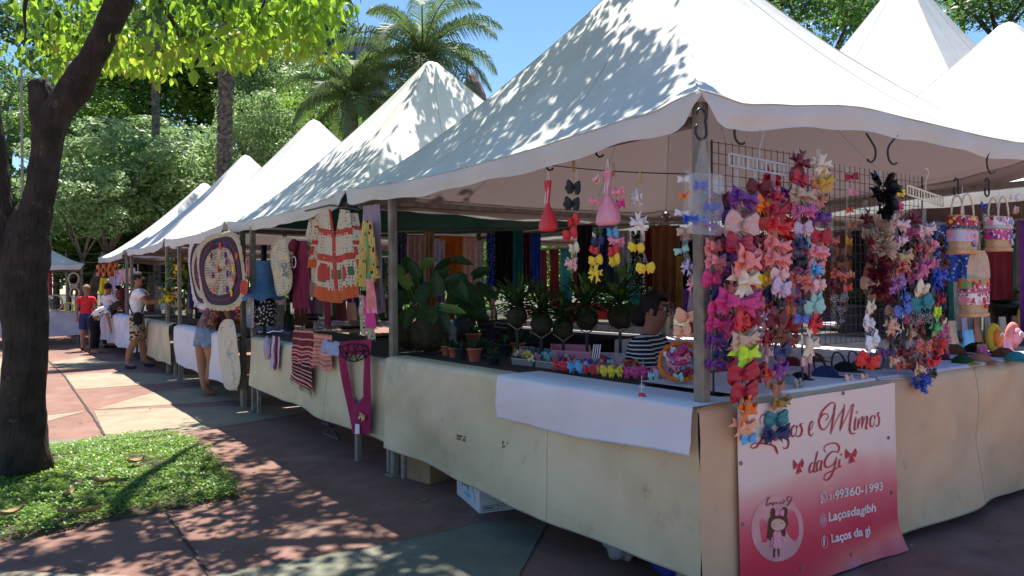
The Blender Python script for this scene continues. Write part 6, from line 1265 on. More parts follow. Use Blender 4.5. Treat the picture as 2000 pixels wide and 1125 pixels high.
rack(3.9,8.3,3.9,11.7,2.1,10,'behind the third stall',(.8,1.3)); rack(3.9,12.2,3.9,15.8,2.1,10,'behind the fourth stall',(.8,1.3))
def hanging_plant(px, py, label, c_='orange', d=.1, pot='yellow'):
    c = pp(px, py, 'X', d); t = thing('hanging_plant', label, 'plant', c, 'hanging plants of the fourth stall'); b = MB(); b.lathe([(.06,-.06),(.09,.03),(.10,.04),(.08,.045)], c, 16); b.build('pot', cm(pot,'plastic'), t, True); b = MB(); q = random.Random(int(px+py))
    for k in range(60): a = q.uniform(0,6.28); dd = Vector((math.cos(a), math.sin(a), q.uniform(-.9,1.2))).normalized(); A = c+Vector((0,0,.04))+dd*q.uniform(0,.15); b.cur = 2 if q.random() < .3 else (1 if q.random() < .5 else 0); bigleaf(b, A, A+dd*q.uniform(.08,.16), .03, .3)
    b.build('foliage', [leafd, leafl, cm(c_,'cloth')], t, True); b = MB(); b.tube([c+Vector((0,0,.04)), Vector((c.x,c.y,2.25))], .004, 5); b.build('hanging_cord', dark_metal, t)
hanging_plant(350,522,'hanging plant with orange flowers beside the fourth tent post'); hanging_plant(345,548,'lower green hanging plant in a tan pot beside the fourth tent post','yellow',.12,'tan'); hanging_plant(330,582,'green plant in a bright yellow pot in front of the man\'s hands','yellow',.0)
for px, py, w, h, c_, lb in ((312,604,18,46,'grey','grey bag standing right of the man'),(322,606,16,34,'white','white paper bag under the yellow pot'),(344,600,16,30,'beige','beige pouch at the right end of the fourth counter'),(232,606,10,40,'redpr','red checked bottle cover left of the man'),(240,606,10,44,'wine','wine bottle cover left of the man'),(248,606,10,42,'redpr','second red checked bottle cover, nearer the man'),(224,606,9,38,'grey','grey bottle cover at the left')): pouch(px, py, w, h, c_, lb, .925)
drape('patchwork_valance','colourful patchwork strip under the far end of the row','bunting',[(188,518),(232,512),(232,538),(188,540)],'Y',20.9,[cm('salmon','cloth'),cm('mustard','cloth'),cm('wine','cloth'),cm('orange','cloth')],lambda u, v: (int(u*14)*3+int(v*3)*2) % 4,4,.03); drape('yellow_apron','yellow cloth hanging at the far end of the row','cloth',[(196,543),(210,543),(213,574),(192,574)],'Y',20.6,cm('yellow','cloth'),None,2,.02); drape('lilac_apron','pale lilac cloth hanging beside the yellow one','cloth',[(212,540),(226,540),(226,606),(214,606)],'Y',20.5,cm('lilac','cloth'),None,2,.02)
# far left stall goods
rack(-3.9,22.0,-1.0,22.0,2.0,9,'of the far left stall',(.5,1.0),['wine','crimson','beige','black','dusty','brown']); 
for i, (px, py, r_) in enumerate(((144,545,9),(146,572,8),(108,592,12),(134,600,7))):
    c = pp(px, py, 'Y', 21.55); z = (c-CAM).dot(CF); rr_ = r_/FPX*z; t = thing('dream_catcher', ['pale oval hoop ornament high at the far left stall','round pale hoop ornament below the oval one','large pale wreath on the far left counter','small yellow hoop on the far left counter'][i], 'ornament', c, 'hoops at the far left stall'); b = MB(); b.tube([c+Vector((rr_*math.cos(k*.349), 0, rr_*1.3*math.sin(k*.349))) for k in range(19)], .025, 6); b.build('hoop', cm('beige' if i < 3 else 'yellow','cloth'), t, True); b = MB(); 
    for k in range(5): b.tube([c+Vector((rr_*(k-2)*.3,0,-rr_)), c+Vector((rr_*(k-2)*.3,0,-rr_*2.1))], .01, 4)
    b.build('tassel', cm('white','cloth'), t)
for px, py, w, h, c_, lb in ((98,604,12,20,'grey','grey pouch on the far left counter beside the trunk'),(120,606,12,12,'crimson','small crimson pouch on the far left counter'),(130,606,10,14,'white','small white pouch on the far left counter')): pouch(px, py, w, h, c_, lb, .915)
# ================================================================== things under the counters
card = mat('cardboard', (.30,.19,.11), rough=.9, scale=5, bump=.1); wcard = mat('white_carton', (.55,.58,.62), rough=.6, scale=5)
def carton(p, ax, L, W_, H, m, label, rz):
    t = thing('carton', label, 'box', p, 'boxes under the nearest counter'); b = MB(); ca, sa = math.cos(rz), math.sin(rz)
    def T(x, y, z): return (p.x+x*ca-y*sa, p.y+x*sa+y*ca, p.z+z)
    v = [T(0,0,0),T(L,0,0),T(L,W_,0),T(0,W_,0),T(0,0,H),T(L,0,H),T(L,W_,H),T(0,W_,H)]; b.add(v, [(0,3,2,1),(0,1,5,4),(1,2,6,5),(2,3,7,6),(3,0,4,7)]); b.build('box_body', m, t)
    b = MB(); b.add([T(-.01,-.01,H+.002),T(L+.01,-.01,H+.002),T(L+.01,W_/2-.004,H+.012),T(-.01,W_/2-.004,H+.012)], [(0,1,2,3)]); b.add([T(-.01,W_+.01,H+.002),T(L+.01,W_+.01,H+.002),T(L+.01,W_/2+.004,H+.012),T(-.01,W_/2+.004,H+.012)], [(3,2,1,0)]); b.build('flap', m, t); return t, T
p = pp(840,946,'Z',0); t, T = carton(p, 0, .55, .32, .20, card, 'brown cardboard box under the left end of the nearest counter', R(12))
p = pp(937,1003,'Z',0); t, T = carton(p, 0, .42, .52, .27, wcard, 'white carton with blue lettering and a hand hole, sticking out under the counter', R(-14))
b = MB(); e = -.002
def sq(x0, x1, z0, z1): b.add([T(x0,e,z0),T(x1,e,z0),T(x1,e,z1),T(x0,e,z1)], [(0,1,2,3)])
sq(.05,.09,.14,.17); sq(.16,.17,.02,.021)
b.add([T(.14+.05*(1+math.cos(a))*.9, e, .115+.02*math.sin(a)) for a in [k*.4488 for k in range(14)]], [tuple(range(14))]); b.build('hand_hole', cm('black','plastic'), t)
b = MB(); sq(.02,.13,.045,.048); sq(.02,.13,.012,.015); sq(.02,.023,.012,.048); sq(.13,.133,.012,.048); sq(.14,.2,.035,.038); sq(.15,.22,.05,.053); b.build('printed_frame', cm('black','plastic'), t)
def wr(s, f0, ux, uz, h, m, nm):
    cu = bpy.data.curves.new('t','FONT'); cu.body = s; cu.offset = .02; o = bpy.data.objects.new('t', cu); col.objects.link(o); dg = bpy.context.evaluated_depsgraph_get(); me = bpy.data.meshes.new_from_object(o.evaluated_get(dg)); b = MB(); b.add([f0(v.co.x*h, v.co.y*h) for v in me.vertices], [tuple(f.vertices) for f in me.polygons]); bpy.data.objects.remove(o); bpy.data.meshes.remove(me); b.build(nm, m, t)
wr('Sulpeny', lambda x, y: T(.027+x*.9, e, .024+y), 0, 0, .026, cm('black','plastic'), 'end_lettering'); wr('Sulpeny', lambda x, y: T(-.002, .49-x, .11+y), 0, 0, .085, cm('navy','plastic'), 'side_lettering')
b = MB(); pts = [(.20,.26),(.17,.16),(.10,.07),(.0,.03)]; b.add([q for y, z in pts for q in (T(-.002,y,z), T(-.002,y-.012,z-.004))], [(2*i,2*i+1,2*i+3,2*i+2) for i in range(3)]); b.build('printed_swoosh', cm('darkgreen','plastic'), t); b = MB(); b.add([T(-.002,.33,.05),T(-.002,.20,.05),T(-.002,.20,.07),T(-.002,.33,.07)], [(0,1,2,3)]); b.build('blue_stripe', cm('sky','plastic'), t)
c = pp(1206,1100,'Z',0); b = MB(); b.ball(c+Vector((.08,.05,.13)), (.10,.11,.14), 26, 18, .35, 5); tag(b.build('plastic_sack', mat('milky_plastic',(.42,.43,.46),rough=.35,bump=.5,bscale=18,trans=.3), None, True), 'translucent white plastic sack under the counter', 'bag')
c = pp(1300,1160,'Z',0); b = MB(); b.ball(c+Vector((.22,.10,.09)), (.10,.18,.10), 26, 16, .4, 9); tag(b.build('tarp_bundle', mat('blue_tarp',(.02,.03,.22),rough=.45,bump=.6,bscale=12), None, True), 'dark blue tarpaulin bundle under the counter near the corner', 'bundle')
c = pp(1245,1120,'Z',0); b = MB(); b.ball(c+Vector((.22,.12,.07)), (.10,.14,.09), 20, 12, .5, 11); tag(b.build('sack', cm('black','cloth'), None, True), 'dark sack between the white sack and the blue bundle', 'bag')
c = pp(1700,1090,'Y',.25); c.z = 0; b = MB(); b.ball(c+Vector((0,.1,.06)), (.28,.16,.12), 22, 12, .4, 13); tag(b.build('sack', mat('green_grey_tarp',(.05,.07,.07),rough=.6,bump=.5), None, True), 'dark green grey bundle under the counter behind the banner', 'bundle')
c = pp(655,868,'X',.2); c.z = 0
for k, (dx, lb) in enumerate(((0,'dark folded stand with a pale rod under the second counter'),)): b = MB(); b.tube([c+Vector((0,.35,.12)), c+Vector((-.1,-.1,.17))], .012, 6); b.tube([c+Vector((0,.3,.02)), c+Vector((.05,-.05,.2))], .01, 6); b.tube([c+Vector((0,-.1,.02)), c+Vector((.0,.3,.2))], .01, 6); b.tube([c+Vector((0,.3,.02)), c+Vector((0,-.1,.02))], .01, 6); tag(b.build('folded_stand', dark_metal), lb, 'stand')
c = pp(712,898,'Z',0); b = MB(); b.beam((.02,c.y,0), (.02,c.y,.93), .05); o = b.build('table_leg', steel); attach(o, C2)

# more small wares on the counters, each its own thing
pos = ['beside the blue pouch','left of the felt hats','nearest the counter edge','behind the caps','under the straw bags','at the photo edge','behind the leopard cap','beside the white bows']
k_ = 0
for px, py, w, h, c_, kind in ((1770,700,30,34,'wine','p'),(1800,704,34,30,'grey','p'),(1828,700,30,26,'teal','p'),(1868,672,32,44,'beige','p'),(1890,662,26,40,'lilac','p'),(1915,668,30,46,'copper','p'),(1935,660,30,40,'grey','p'),(1965,664,34,44,'cream','p'),(1990,668,30,50,'brown','p'),(1845,684,26,36,'redpr','p'),(1820,716,36,24,'candy','p'),(1728,716,24,30,'beige','p'),(1975,690,40,26,'pink','p'),(1926,694,44,20,'copper','p')):
    o = pouch(px, py, w, h, c_, '%s pouch on the right counter %s' % ({'redpr':'red printed','candy':'pink printed'}.get(c_, c_), ['left part, behind','left of the teal one','under the patterned strips','below the left straw bag','behind the blue pouch','below the lower straw bag','right of the copper one','behind the mustard felt hat','at the photo edge','below the rounded flap','nearest the edge','beside the red satin bow','nearest the photo edge','lying low by the felt hats'][k_])); k_ += 1
k_ = 0
for px, py, w, h, c_ in ((548,628,24,46,'grey'),(566,634,22,34,'black'),(590,622,26,44,'brown'),(612,612,22,38,'purple'),(655,604,24,30,'darkgreen'),(688,612,22,34,'dusty'),(585,606,20,40,'wine'),(630,600,20,40,'navy')):
    pouch(px, py+14, w, h, c_, '%s knitted pouch on the second counter, %s' % (c_, ['behind the light blue cloth','small one in the middle','largest of the middle ones','below the wine towel','below the jacket, left','below the jacket, right','far one under the ring towel','far one left of the jacket hem'][k_]), .937); k_ += 1
k_ = 0
for px, py, w, h, c_ in ((262,606,10,30,'lilac'),(276,608,10,24,'dusty'),(292,606,12,30,'brown'),(356,606,12,24,'wine'),(372,612,12,30,'copper'),(392,612,14,26,'navy'),(452,626,16,26,'purple'),(468,628,14,24,'redpr'),(216,604,9,28,'brown'),(205,602,8,30,'white')):
    pouch(px, py, w, h, c_, 'small %s craft piece on the far counters, %s' % ({'redpr':'red printed'}.get(c_, c_), ['just right of the man','second right of the man','third right of the man','left of the woman in shorts','second left of the woman in shorts','right behind the woman in shorts','under the big rug','right under the big rug','beside the bottle covers','at the row end'][k_]), .92); k_ += 1
# ================================================================== people
def skinned(name, J, E, m, parent, levels=2, root=None, smooth=True):
    """one continuous surface grown along the edges E of joints J = {name: (x,y,z, rx[, ry])}"""
    ks = list(J); idx = {k: i for i, k in enumerate(ks)}; me = bpy.data.meshes.new(name); me.from_pydata([J[k][:3] for k in ks], [(idx[a], idx[b]) for a, b in E], []); me.materials.append(m)
    o = bpy.data.objects.new(name, me); col.objects.link(o); o.parent = parent
    md = o.modifiers.new('Skin', 'SKIN'); md.use_smooth_shade = True; md.branch_smoothing = .6
    if not me.skin_vertices: 
        bm = bmesh.new(); bm.from_mesh(me); bm.verts.layers.skin.verify(); bm.to_mesh(me); bm.free()
    for k in ks: sv = me.skin_vertices[0].data[idx[k]]; r = J[k]; sv.radius = (r[3], r[4] if len(r) > 4 else r[3]); sv.use_root = (k == (root or ks[0]))
    sd = o.modifiers.new('Sub', 'SUBSURF'); sd.levels = levels; sd.render_levels = levels
    return o
def lerp3(a, b, t): return tuple(a[i]+(b[i]-a[i])*t for i in range(3))
BASE = dict(pelvis=(0,0,.95,.135,.105), waist=(0,0,1.08,.12,.095), chest=(0,.0,1.27,.145,.10), neckbase=(0,0,1.43,.065,.06), neck=(0,.01,1.49,.052,.052), jaw=(0,.03,1.55,.062,.07), skull=(0,.01,1.63,.080,.095), crown=(0,0,1.69,.055,.07),
    shoL=(-.165,0,1.39,.052,.052), shoR=(.165,0,1.39,.052,.052), elbL=(-.21,-.02,1.12,.040), elbR=(.21,-.02,1.12,.040), wriL=(-.21,.07,.88,.026), wriR=(.21,.07,.88,.026),
    hipL=(-.09,0,.88,.088), hipR=(.09,0,.88,.088), kneL=(-.10,.02,.49,.056), kneR=(.10,.02,.49,.056), calL=(-.10,-.01,.33,.055), calR=(.10,-.01,.33,.055), ankL=(-.10,-.02,.09,.038), ankR=(.10,-.02,.09,.038), toeL=(-.11,.11,.035,.036,.03), toeR=(.11,.11,.035,.036,.03))
BE = [('pelvis','waist'),('waist','chest'),('chest','neckbase'),('neckbase','neck'),('neck','jaw'),('jaw','skull'),('skull','crown'),('chest','shoL'),('chest','shoR'),('shoL','elbL'),('shoR','elbR'),('elbL','wriL'),('elbR','wriR'),
      ('pelvis','hipL'),('pelvis','hipR'),('hipL','kneL'),('hipR','kneR'),('kneL','calL'),('kneR','calR'),('calL','ankL'),('calR','ankR'),('ankL','toeL'),('ankR','toeR')]
def add_hand(J, E, s, grip=.5):
    w = Vector(J['wri'+s][:3]); e = Vector(J['elb'+s][:3]); d = (w-e).normalized(); sd = d.cross(Vector((0,0,1))); sd = sd.normalized() if sd.length > .2 else Vector((0,1,0)); up = sd.cross(d); sg = -1 if s == 'L' else 1
    p = w+d*.045; J['palm'+s] = (*p, .030, .020); E.append(('wri'+s, 'palm'+s)); 
    for k, (off, L) in enumerate(((-.030,.062),(-.010,.072),(.011,.068),(.031,.052))):
        a = p+d*.035+sd*off; b_ = a+d*L*.55-up*L*.25*grip*1.5; c_ = b_+d*L*.3-up*L*.55*grip
        J['f%d%s'%(k,s)] = (*a,.0095); J['g%d%s'%(k,s)] = (*b_,.0085); J['h%d%s'%(k,s)] = (*c_,.007); E += [('palm'+s,'f%d%s'%(k,s)),('f%d%s'%(k,s),'g%d%s'%(k,s)),('g%d%s'%(k,s),'h%d%s'%(k,s))]
    t1 = p-d*.005+sd*(-.034)*sg-up*.01; t2 = t1+d*.035+sd*(-.018)*sg-up*.015; J['t1'+s] = (*t1,.011); J['t2'+s] = (*t2,.009); E += [('palm'+s,'t1'+s),('t1'+s,'t2'+s)]
def person(label, loc, face, h, pose, skin, hair, garments, hairshape='short', group=None, features=True):
    """face = world heading (degrees clockwise from +Y); garments = list of (name, material, kind, length)"""
    t = thing('person', label, 'person', loc, group); t.rotation_euler = (0,0,-R(face)); t.scale = (h/1.74,)*3
    J = dict(BASE); J.update({k: tuple(v)+tuple(BASE[k][len(v):]) if len(v) < len(BASE[k]) else tuple(v) for k, v in pose.items() if k != 'look'}); E = list(BE); add_hand(J, E, 'L'); add_hand(J, E, 'R')
    for k in J:
        r = J[k]; f = 1.0 if k[:2] in ('f0','f1','f2','f3','g0','g1','g2','g3','h0','h1','h2','h3','t1','t2') or k[:4] == 'palm' else 1.16; J[k] = (*r[:3], r[3]*f, (r[4] if len(r) > 4 else r[3])*f)
    body = skinned('body', J, E, skin, t, 2, 'pelvis')
    dg = bpy.context.evaluated_depsgraph_get(); dg.update(); me = bpy.data.meshes.new_from_object(body.evaluated_get(dg)); body.modifiers.clear(); body.data = me; me.polygons.foreach_set('use_smooth', [True]*len(me.polygons))
    segs = [(a_, b_, Vector(J[a_][:3]), Vector(J[b_][:3])) for a_, b_ in E]
    def nearest(p):
        best = None
        for a_, b_, A, B in segs:
            d = B-A; q = max(0, min(1, (p-A).dot(d)/max(1e-9, d.length_squared))); e = (A+d*q-p).length-(J[a_][3]*(1-q)+J[b_][3]*q)*.9
            if best is None or e < best[0]: best = (e, a_, b_, q)
        return best[1:]
    cls = [nearest(v.co) for v in me.vertices]
    def cut(nm, m, rule, off):
        V = []; mp = {}; F = []
        for f in me.polygons:
            if all(rule(*cls[i]) for i in f.vertices):
                for i in f.vertices:
                    if i not in mp:
                        v = me.vertices[i]; mp[i] = len(V); V.append(tuple(v.co+v.normal*(off+.006*noise.noise(v.co*14)+.004*noise.noise(v.co*34))))
                F.append(tuple(mp[i] for i in f.vertices))
        b = MB(); b.add(V, F); o = b.build(nm, m, None, True); o.parent = t
        sd = o.modifiers.new('Solidify', 'SOLIDIFY'); sd.thickness = .004; return o
    hd = Vector(J['skull'][:3]); up = (Vector(J['crown'][:3])-Vector(J['jaw'][:3])).normalized(); n0 = (Vector(J['jaw'][:3])-Vector(J['neck'][:3])); fw = Vector(pose.get('look', (0,1,0))); fw = (fw-up*fw.dot(up)).normalized(); sd = fw.cross(up)
    if features:
        for s in (-1,1):
            b = MB(); b.ball(hd+sd*s*.033+fw*.083-up*.018, .0135, 10, 8); o = b.build('eye', mat('eye_white', (.7,.68,.65), rough=.3), None, True); o.parent = t
            b = MB(); b.ball(hd+sd*s*.033+fw*.0925-up*.019, .007, 8, 6); o = b.build('pupil', mat('dark_iris', (.02,.012,.01), rough=.2), None, True); o.parent = t
            b = MB(); b.ball(hd+sd*s*.083-up*.02, (.012,.022,.032), 10, 8); o = b.build('ear', skin, None, True); o.parent = t
            b = MB(); b.tube([hd+sd*s*.016+fw*.094+up*.008, hd+sd*s*.034+fw*.092+up*.014, hd+sd*s*.052+fw*.080+up*.008], .0045, 6); o = b.build('eyebrow', hair, None, True); o.parent = t
        b = MB(); b.tube([hd+fw*.092+up*.0, hd+fw*.108-up*.03, hd+fw*.098-up*.042], [.009,.014,.012], 8); o = b.build('nose', skin, None, True); o.parent = t
        b = MB(); b.tube([hd-sd*.024+fw*.090-up*.068, hd+fw*.099-up*.066, hd+sd*.024+fw*.090-up*.068], [.005,.008,.005], 8); o = b.build('mouth', mat('lips', (.25,.07,.06), rough=.5), None, True); o.parent = t
    # hair as a shell over the skull
    b = MB(); L = {'short': .62, 'bob': .95, 'long': 1.25, 'bun': .74}[hairshape]
    def hf(u, v):
        a = u*6.2832; th = v*math.pi*L; front = math.cos(a); lim = th if front < (.1 if hairshape == 'bun' else .25) else min(th, math.pi*(.36 if front > .7 else .36+(.7-front)*.9)); r = (1.14 if hairshape == 'bun' else 1.10)+(.16 if hairshape == 'bun' else .05)*noise.noise(Vector((math.cos(a)*5, math.sin(a)*5, v*7)))+.02*math.sin(a*23)
        q = fw*math.sin(lim)*math.cos(a)*.096*r+sd*math.sin(lim)*math.sin(a)*.084*r+up*(math.cos(lim)*.098*r+.012)
        if hairshape == 'long' and lim > 1.6: q = q+fw*-.01-up*(lim-1.6)*.12+(fw*math.cos(a)*.02+sd*math.sin(a)*.03)
        return hd+q
    b.grid(hf, 40, 18); o = b.build('hair', hair, None, True); o.parent = t
    if hairshape == 'bun': b = MB(); b.ball(hd-fw*.115-up*.035, (.08,.075,.085), 12, 8, .2, 3); o = b.build('hair_bun', hair, None, True); o.parent = t
    K = lambda k, f=1.0, add=0, ry=None: (*J[k][:3], J[k][3]*f+add, (J[k][4] if len(J[k]) > 4 else J[k][3])*f+add)
    for nm, m, kind, ln in garments:
        if kind == 'shirt':
            def rule(a_, b_, q, ln=ln): return (a_, b_) in (('pelvis','waist'),('waist','chest'),('chest','shoL'),('chest','shoR')) or (a_ == 'chest' and b_ == 'neckbase' and q < .93) or (a_ == 'pelvis' and b_[:3] == 'hip' and q < .25) or (a_[:3] == 'sho' and q < ln)
            cut(nm, m, rule, .016)
        elif kind == 'legs':
            def rule(a_, b_, q, ln=ln): return (a_ == 'pelvis' and b_ == 'waist' and q < .45) or (a_ == 'pelvis' and b_[:3] == 'hip') or (a_[:3] == 'hip' and q < ln) or (ln > 1 and (a_[:3] == 'kne' or (a_[:3] == 'cal' and q < .9)))
            cut(nm, m, rule, .022 if ln <= 1 else .014)
        elif kind == 'shoes':
            for s in 'LR':
                a = Vector(J['ank'+s][:3]); d = Vector(J['toe'+s][:3]); v = (d-a); v.z = 0; v.normalize(); b = MB(); G_ = {'a': (*(a-v*.045+Vector((0,0,-.045))), .046, .04), 'b': (*(a+v*.06+Vector((0,0,-.05))), .05, .036), 'c': (*(a+v*.155+Vector((0,0,-.058))), .044, .028)}; skinned(nm, G_, [('a','b'),('b','c')], m, t, 2, 'b')
    return t, J, hd, fw, sd, up
sk1 = mat('skin_tan', (.36,.17,.10), rough=.55, var=.08, scale=9); sk2 = mat('skin_brown', (.30,.145,.095), rough=.55, var=.08, scale=9); hr1 = mat('black_hair', (.012,.010,.010), rough=.5, bump=.6, bscale=120); hr2 = mat('brown_hair', (.07,.035,.02), rough=.6, bump=.6, bscale=120); hr3 = mat('blond_hair', (.30,.19,.09), rough=.6, bump=.6, bscale=120)
camo = pattern_mat('camouflage_cloth', 'tan', [('brown', 1), ('grey', .6), ('black', 1.3)], 13, .40); denim = mat('denim', (.14,.20,.31), rough=.9, c2=(.28,.36,.48), scale=9, bump=.4, bscale=90)
# man in white T-shirt, reaching forward over the counter
lo = pp(268,719,'Z',0)
t, J, hd, fw, sd, up = person('man in a white T-shirt and camouflage shorts with a crossbody bag, reaching over the counter', lo, 108, 1.84, dict(chest=(0,.03,1.27), shoL=(-.17,.06,1.39), shoR=(.17,.06,1.39), elbL=(-.20,.22,1.20), elbR=(.20,.20,1.18), wriL=(-.13,.44,1.24), wriR=(.12,.42,1.20), jaw=(0,.055,1.545), skull=(0,.035,1.625), crown=(0,.02,1.685), neck=(0,.025,1.49), kneL=(-.12,.06,.49), ankL=(-.16,.12,.09), toeL=(-.18,.25,.035), calL=(-.14,.07,.33), ankR=(.12,-.14,.09), kneR=(.11,-.02,.49), calR=(.115,-.10,.33), toeR=(.14,-.01,.035), look=(0,1,-.3)), sk1, hr1,
    [('t_shirt', cm('white','cloth'), 'shirt', .55), ('camo_shorts', camo, 'legs', .98), ('shoe', cm('navy','cloth'), 'shoes', 0)], 'short')
b = MB(); b.tube([(-.16,.02,1.44),(-.06,.165,1.33),(.05,.155,1.18),(.15,.10,1.0)], .011, 6); b.tube([(-.16,.02,1.44),(-.10,-.12,1.36),(.03,-.13,1.2),(.16,-.05,1.0)], .011, 6); b.build('bag_strap', cm('black','cloth'), None, True).parent = t
b = MB(); b.ball((.19,.05,.90), (.035,.085,.12), 14, 10); b.build('crossbody_bag', cm('black','cloth'), None, True).parent = t
b = MB(); b.ball(hd+fw*.045-up*.075, (.058,.05,.045), 14, 8, .1); b.build('beard', hr1, None, True).parent = t
# woman in denim shorts behind the crochet rug
lo = pp(404,772,'Z',0)
t, J, hd, fw, sd, up = person('woman in denim shorts and sandals standing with crossed legs behind the big crochet rug', lo, 72, 1.66, dict(waist=(0,.04,1.08), chest=(0,.14,1.25), neckbase=(0,.20,1.39), neck=(0,.23,1.44), jaw=(0,.28,1.49), skull=(0,.29,1.57), crown=(0,.29,1.63), shoL=(-.16,.18,1.36), shoR=(.16,.18,1.36), elbL=(-.20,.28,1.10), elbR=(.20,.28,1.10), wriL=(-.12,.46,1.08), wriR=(.12,.46,1.08), pelvis=(0,-.02,.95,.155,.13), hipL=(-.095,-.02,.88,.105), hipR=(.095,-.02,.88,.105), kneL=(-.10,-.02,.49,.063), calL=(-.03,-.04,.33,.060), ankL=(.06,-.07,.09), toeL=(.09,.06,.035), kneR=(.10,.03,.49,.063), calR=(.08,.0,.33,.060), ankR=(.0,-.01,.09), toeR=(-.01,.13,.035), look=(0,1,-.4)), sk1, hr2,
    [('top', pattern_mat('brown_floral', 'brown', [('copper', 1), ('wine', .6)], 22, .4), 'shirt', .4), ('denim_shorts', denim, 'legs', .42)], 'long')
for s, x, y in (('L',.075,-.02),('R',-.005,.05)):
    b = MB(); b.grid(lambda u, v: (x+.045*(v-.5)*2*(.8+.2*math.sin(u*3.1)), y-.10+.24*u, .012+.008*math.sin(v*3.14)), 10, 4); b.tube([(x-.045,y+.05,.02),(x,y+.06,.075),(x+.045,y+.05,.02)], .008, 6); b.build('sandal', cm('copper','cloth'), None, True).parent = t
# bending woman
lo = pp(186,690,'Z',0)
t, J, hd, fw, sd, up = person('woman in black trousers and white patterned top bending forward beside the far stalls', lo, 120, 1.62, dict(pelvis=(0,-.05,.93,.14,.12), waist=(0,.08,1.04), chest=(0,.26,1.14), neckbase=(0,.40,1.18), neck=(0,.45,1.18), jaw=(0,.52,1.14), skull=(0,.55,1.20), crown=(0,.58,1.26), shoL=(-.16,.34,1.15), shoR=(.16,.34,1.15), elbL=(-.20,.42,.92), elbR=(.19,.40,.90), wriL=(-.08,.52,1.02), wriR=(.14,.44,.64), look=(0,.7,-1), hipL=(-.09,-.05,.87), hipR=(.09,-.05,.87)), sk1, hr2,
    [('patterned_top', PM['bw']() if False else pattern_mat('white_blot_print', 'white', [('black', 1)], 10, .26), 'shirt', .6), ('black_trousers', cm('black','cloth'), 'legs', 2), ('shoe', cm('copper','cloth'), 'shoes', 0)], 'long')
lo = pp(170,685,'Z',0)
person('person in a red shirt and dark shorts standing behind the bending woman', lo, 20, 1.62, dict(wriL=(-.24,.05,.88), elbL=(-.23,-.03,1.12)), sk1, hr3, [('red_shirt', cm('red','cloth'), 'shirt', .6), ('dark_shorts', cm('navy','cloth'), 'legs', .8), ('shoe', cm('wine','cloth'), 'shoes', 0)], 'bob', features=False)
lo = pp(212,680,'Z',0)
person('person in a white shirt and black trousers at the far end of the lilac counter', lo, 60, 1.66, dict(elbR=(.22,.15,1.15), wriR=(.15,.36,1.12)), sk2, hr1, [('white_shirt', cm('white','cloth'), 'shirt', .7), ('black_trousers', cm('black','cloth'), 'legs', 2), ('shoe', cm('black','cloth'), 'shoes', 0)], 'short', features=False)
# seated seller in the nearest stall
stripes = bpy.data.materials.new('striped_knit'); stripes.use_nodes = True; n = stripes.node_tree.nodes; l = stripes.node_tree.links; tc = n.new('ShaderNodeTexCoord'); wv = n.new('ShaderNodeTexWave'); wv.wave_type = 'BANDS'; wv.bands_direction = 'Z'; wv.inputs['Scale'].default_value = 11; wv.inputs['Distortion'].default_value = .8; l.new(tc.outputs['Object'], wv.inputs[0]); rp = n.new('ShaderNodeValToRGB'); rp.color_ramp.interpolation = 'CONSTANT'; rp.color_ramp.elements[0].color = (.012,.012,.016,1); rp.color_ramp.elements[1].position = .80; rp.color_ramp.elements[1].color = (.7,.7,.72,1); l.new(wv.outputs[0], rp.inputs[0]); l.new(rp.outputs[0], n['Principled BSDF'].inputs[0]); n['Principled BSDF'].inputs['Roughness'].default_value = .9
sx, sy = 1.10, 1.46
t, J, hd, fw, sd, up = person('seated woman seller with glasses and dark hair in a striped black top, looking down', (sx,sy,.20), 155, 1.66, dict(pelvis=(0,0,.52,.17,.14), waist=(0,.0,.66,.16,.13), chest=(0,.03,.86,.17,.13), neckbase=(0,.05,1.03,.085,.08), neck=(0,.07,1.07,.066), jaw=(0,.10,1.13,.072,.076), skull=(0,.09,1.21,.086,.098), crown=(0,.08,1.27,.06,.07), shoL=(-.19,.04,.98,.07), shoR=(.19,.04,.98,.07), elbL=(-.25,.12,.72,.055), elbR=(.25,.14,.72,.055), wriL=(-.13,.36,.80,.032), wriR=(.12,.38,.82,.032), hipL=(-.11,.05,.50,.11), hipR=(.11,.05,.50,.11), kneL=(-.13,.46,.50,.075), kneR=(.13,.46,.50,.075), calL=(-.13,.44,.30,.06), calR=(.13,.44,.30,.06), ankL=(-.13,.42,.02), ankR=(.13,.42,.02), toeL=(-.14,.54,-.02), toeR=(.14,.54,-.02), look=(0,1,-.45)), sk2, hr1,
    [('striped_top', stripes, 'shirt', .85), ('black_trousers', cm('black','cloth'), 'legs', 2)], 'bun')
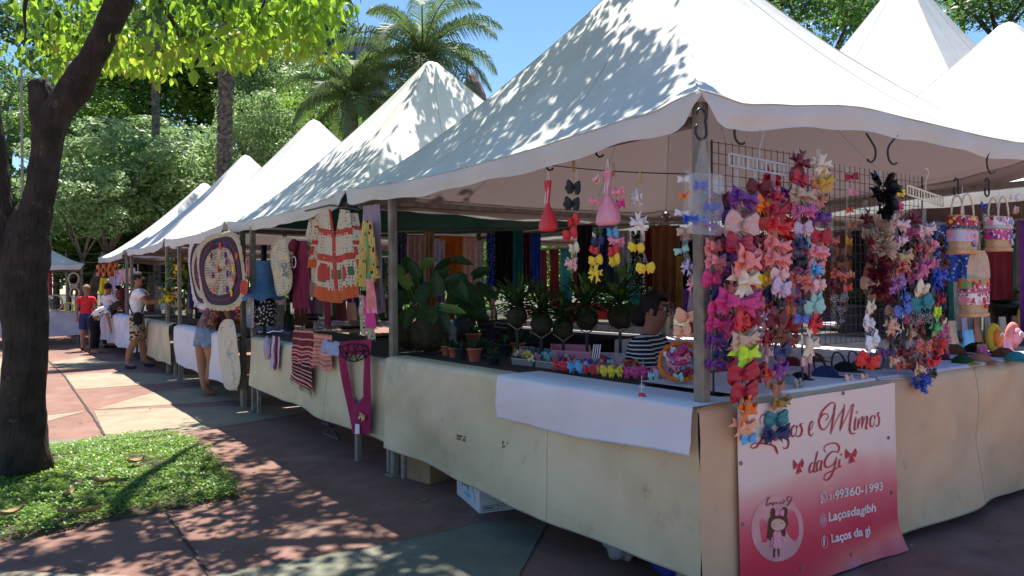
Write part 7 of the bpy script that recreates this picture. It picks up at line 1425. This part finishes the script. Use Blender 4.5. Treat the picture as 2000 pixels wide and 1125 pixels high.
for s in (-1,1): b = MB(); c = hd+sd*s*.034+fw*.104-up*.018; b.tube([c+sd*.027*math.cos(a)+up*.022*math.sin(a) for a in [k*.3927 for k in range(17)]], .0028, 6); b.tube([c+sd*s*.027, hd+sd*s*.085-up*.012], .002, 5); b.build('spectacle_rim', cm('black','plastic'), None, True).parent = t
t2 = thing('stool', 'dark plastic stool under the seated seller', 'stool', (sx,sy,0)); b = MB(); b.lathe([(.17,.55),(.18,.57),(.17,.585),(.01,.59)], (sx,sy,0), 20); b.build('seat', cm('black','plastic'), t2, True)
for k in range(4): a = k*1.57+.6; b = MB(); b.tube([(sx+.14*math.cos(a),sy+.14*math.sin(a),.55),(sx+.18*math.cos(a),sy+.18*math.sin(a),0)], .014, 8); b.build('leg', cm('black','plastic'), t2)
t2 = thing('footrest_box', 'low dark box under the seller\'s feet', 'box', (sx+.3,sy-.25,0)); b = MB(); b.box((sx+.08,sy-.50,0.002),(sx+.62,sy+.02,.165)); b.build('box_body', cm('black','cloth'), t2); b = MB(); b.box((sx+.06,sy-.52,.167),(sx+.64,sy+.04,.185)); b.build('lid', cm('grey','cloth'), t2)
# ================================================================== distant wood closing the park
rnd = random.Random(8); b = MB(); V = []; 
def dist_leaf(c, s):
    d = Vector((rnd.gauss(0,1), rnd.gauss(0,1), rnd.gauss(.2,.8))).normalized(); x = d.orthogonal().normalized(); y = d.cross(x); a = rnd.uniform(0,6.28); x, y = x*math.cos(a)+y*math.sin(a), y*math.cos(a)-x*math.sin(a)
    b.add([c-x*s, c-y*s*.6, c+x*s, c+y*s*.6], [(0,1,2,3)])
clumps = []
for k in range(620):
    px = rnd.uniform(-350, 2500); d = rnd.uniform(34, 50); top = 8.5 if px < 760 else 4.6; c = pp(px, 560, 'D', d); c.z = rnd.uniform(.2, 1)**.8*top*(.75+.25*math.sin(px*.013)); clumps.append((c, rnd.uniform(.9,1.9), rnd.random()))
for c, r, q in clumps:
    b.cur = 0 if q < .4 else (1 if q < .7 else 2)
    for k in range(85):
        dd = Vector((rnd.gauss(0,1), rnd.gauss(0,1), rnd.gauss(.1,1))).normalized(); dist_leaf(c+Vector((dd.x*r, dd.y*r, dd.z*r*.8)), rnd.uniform(.12,.26))
tag(b.build('distant_trees', [dark[0], dark[2], bright[1]]), kind='stuff')
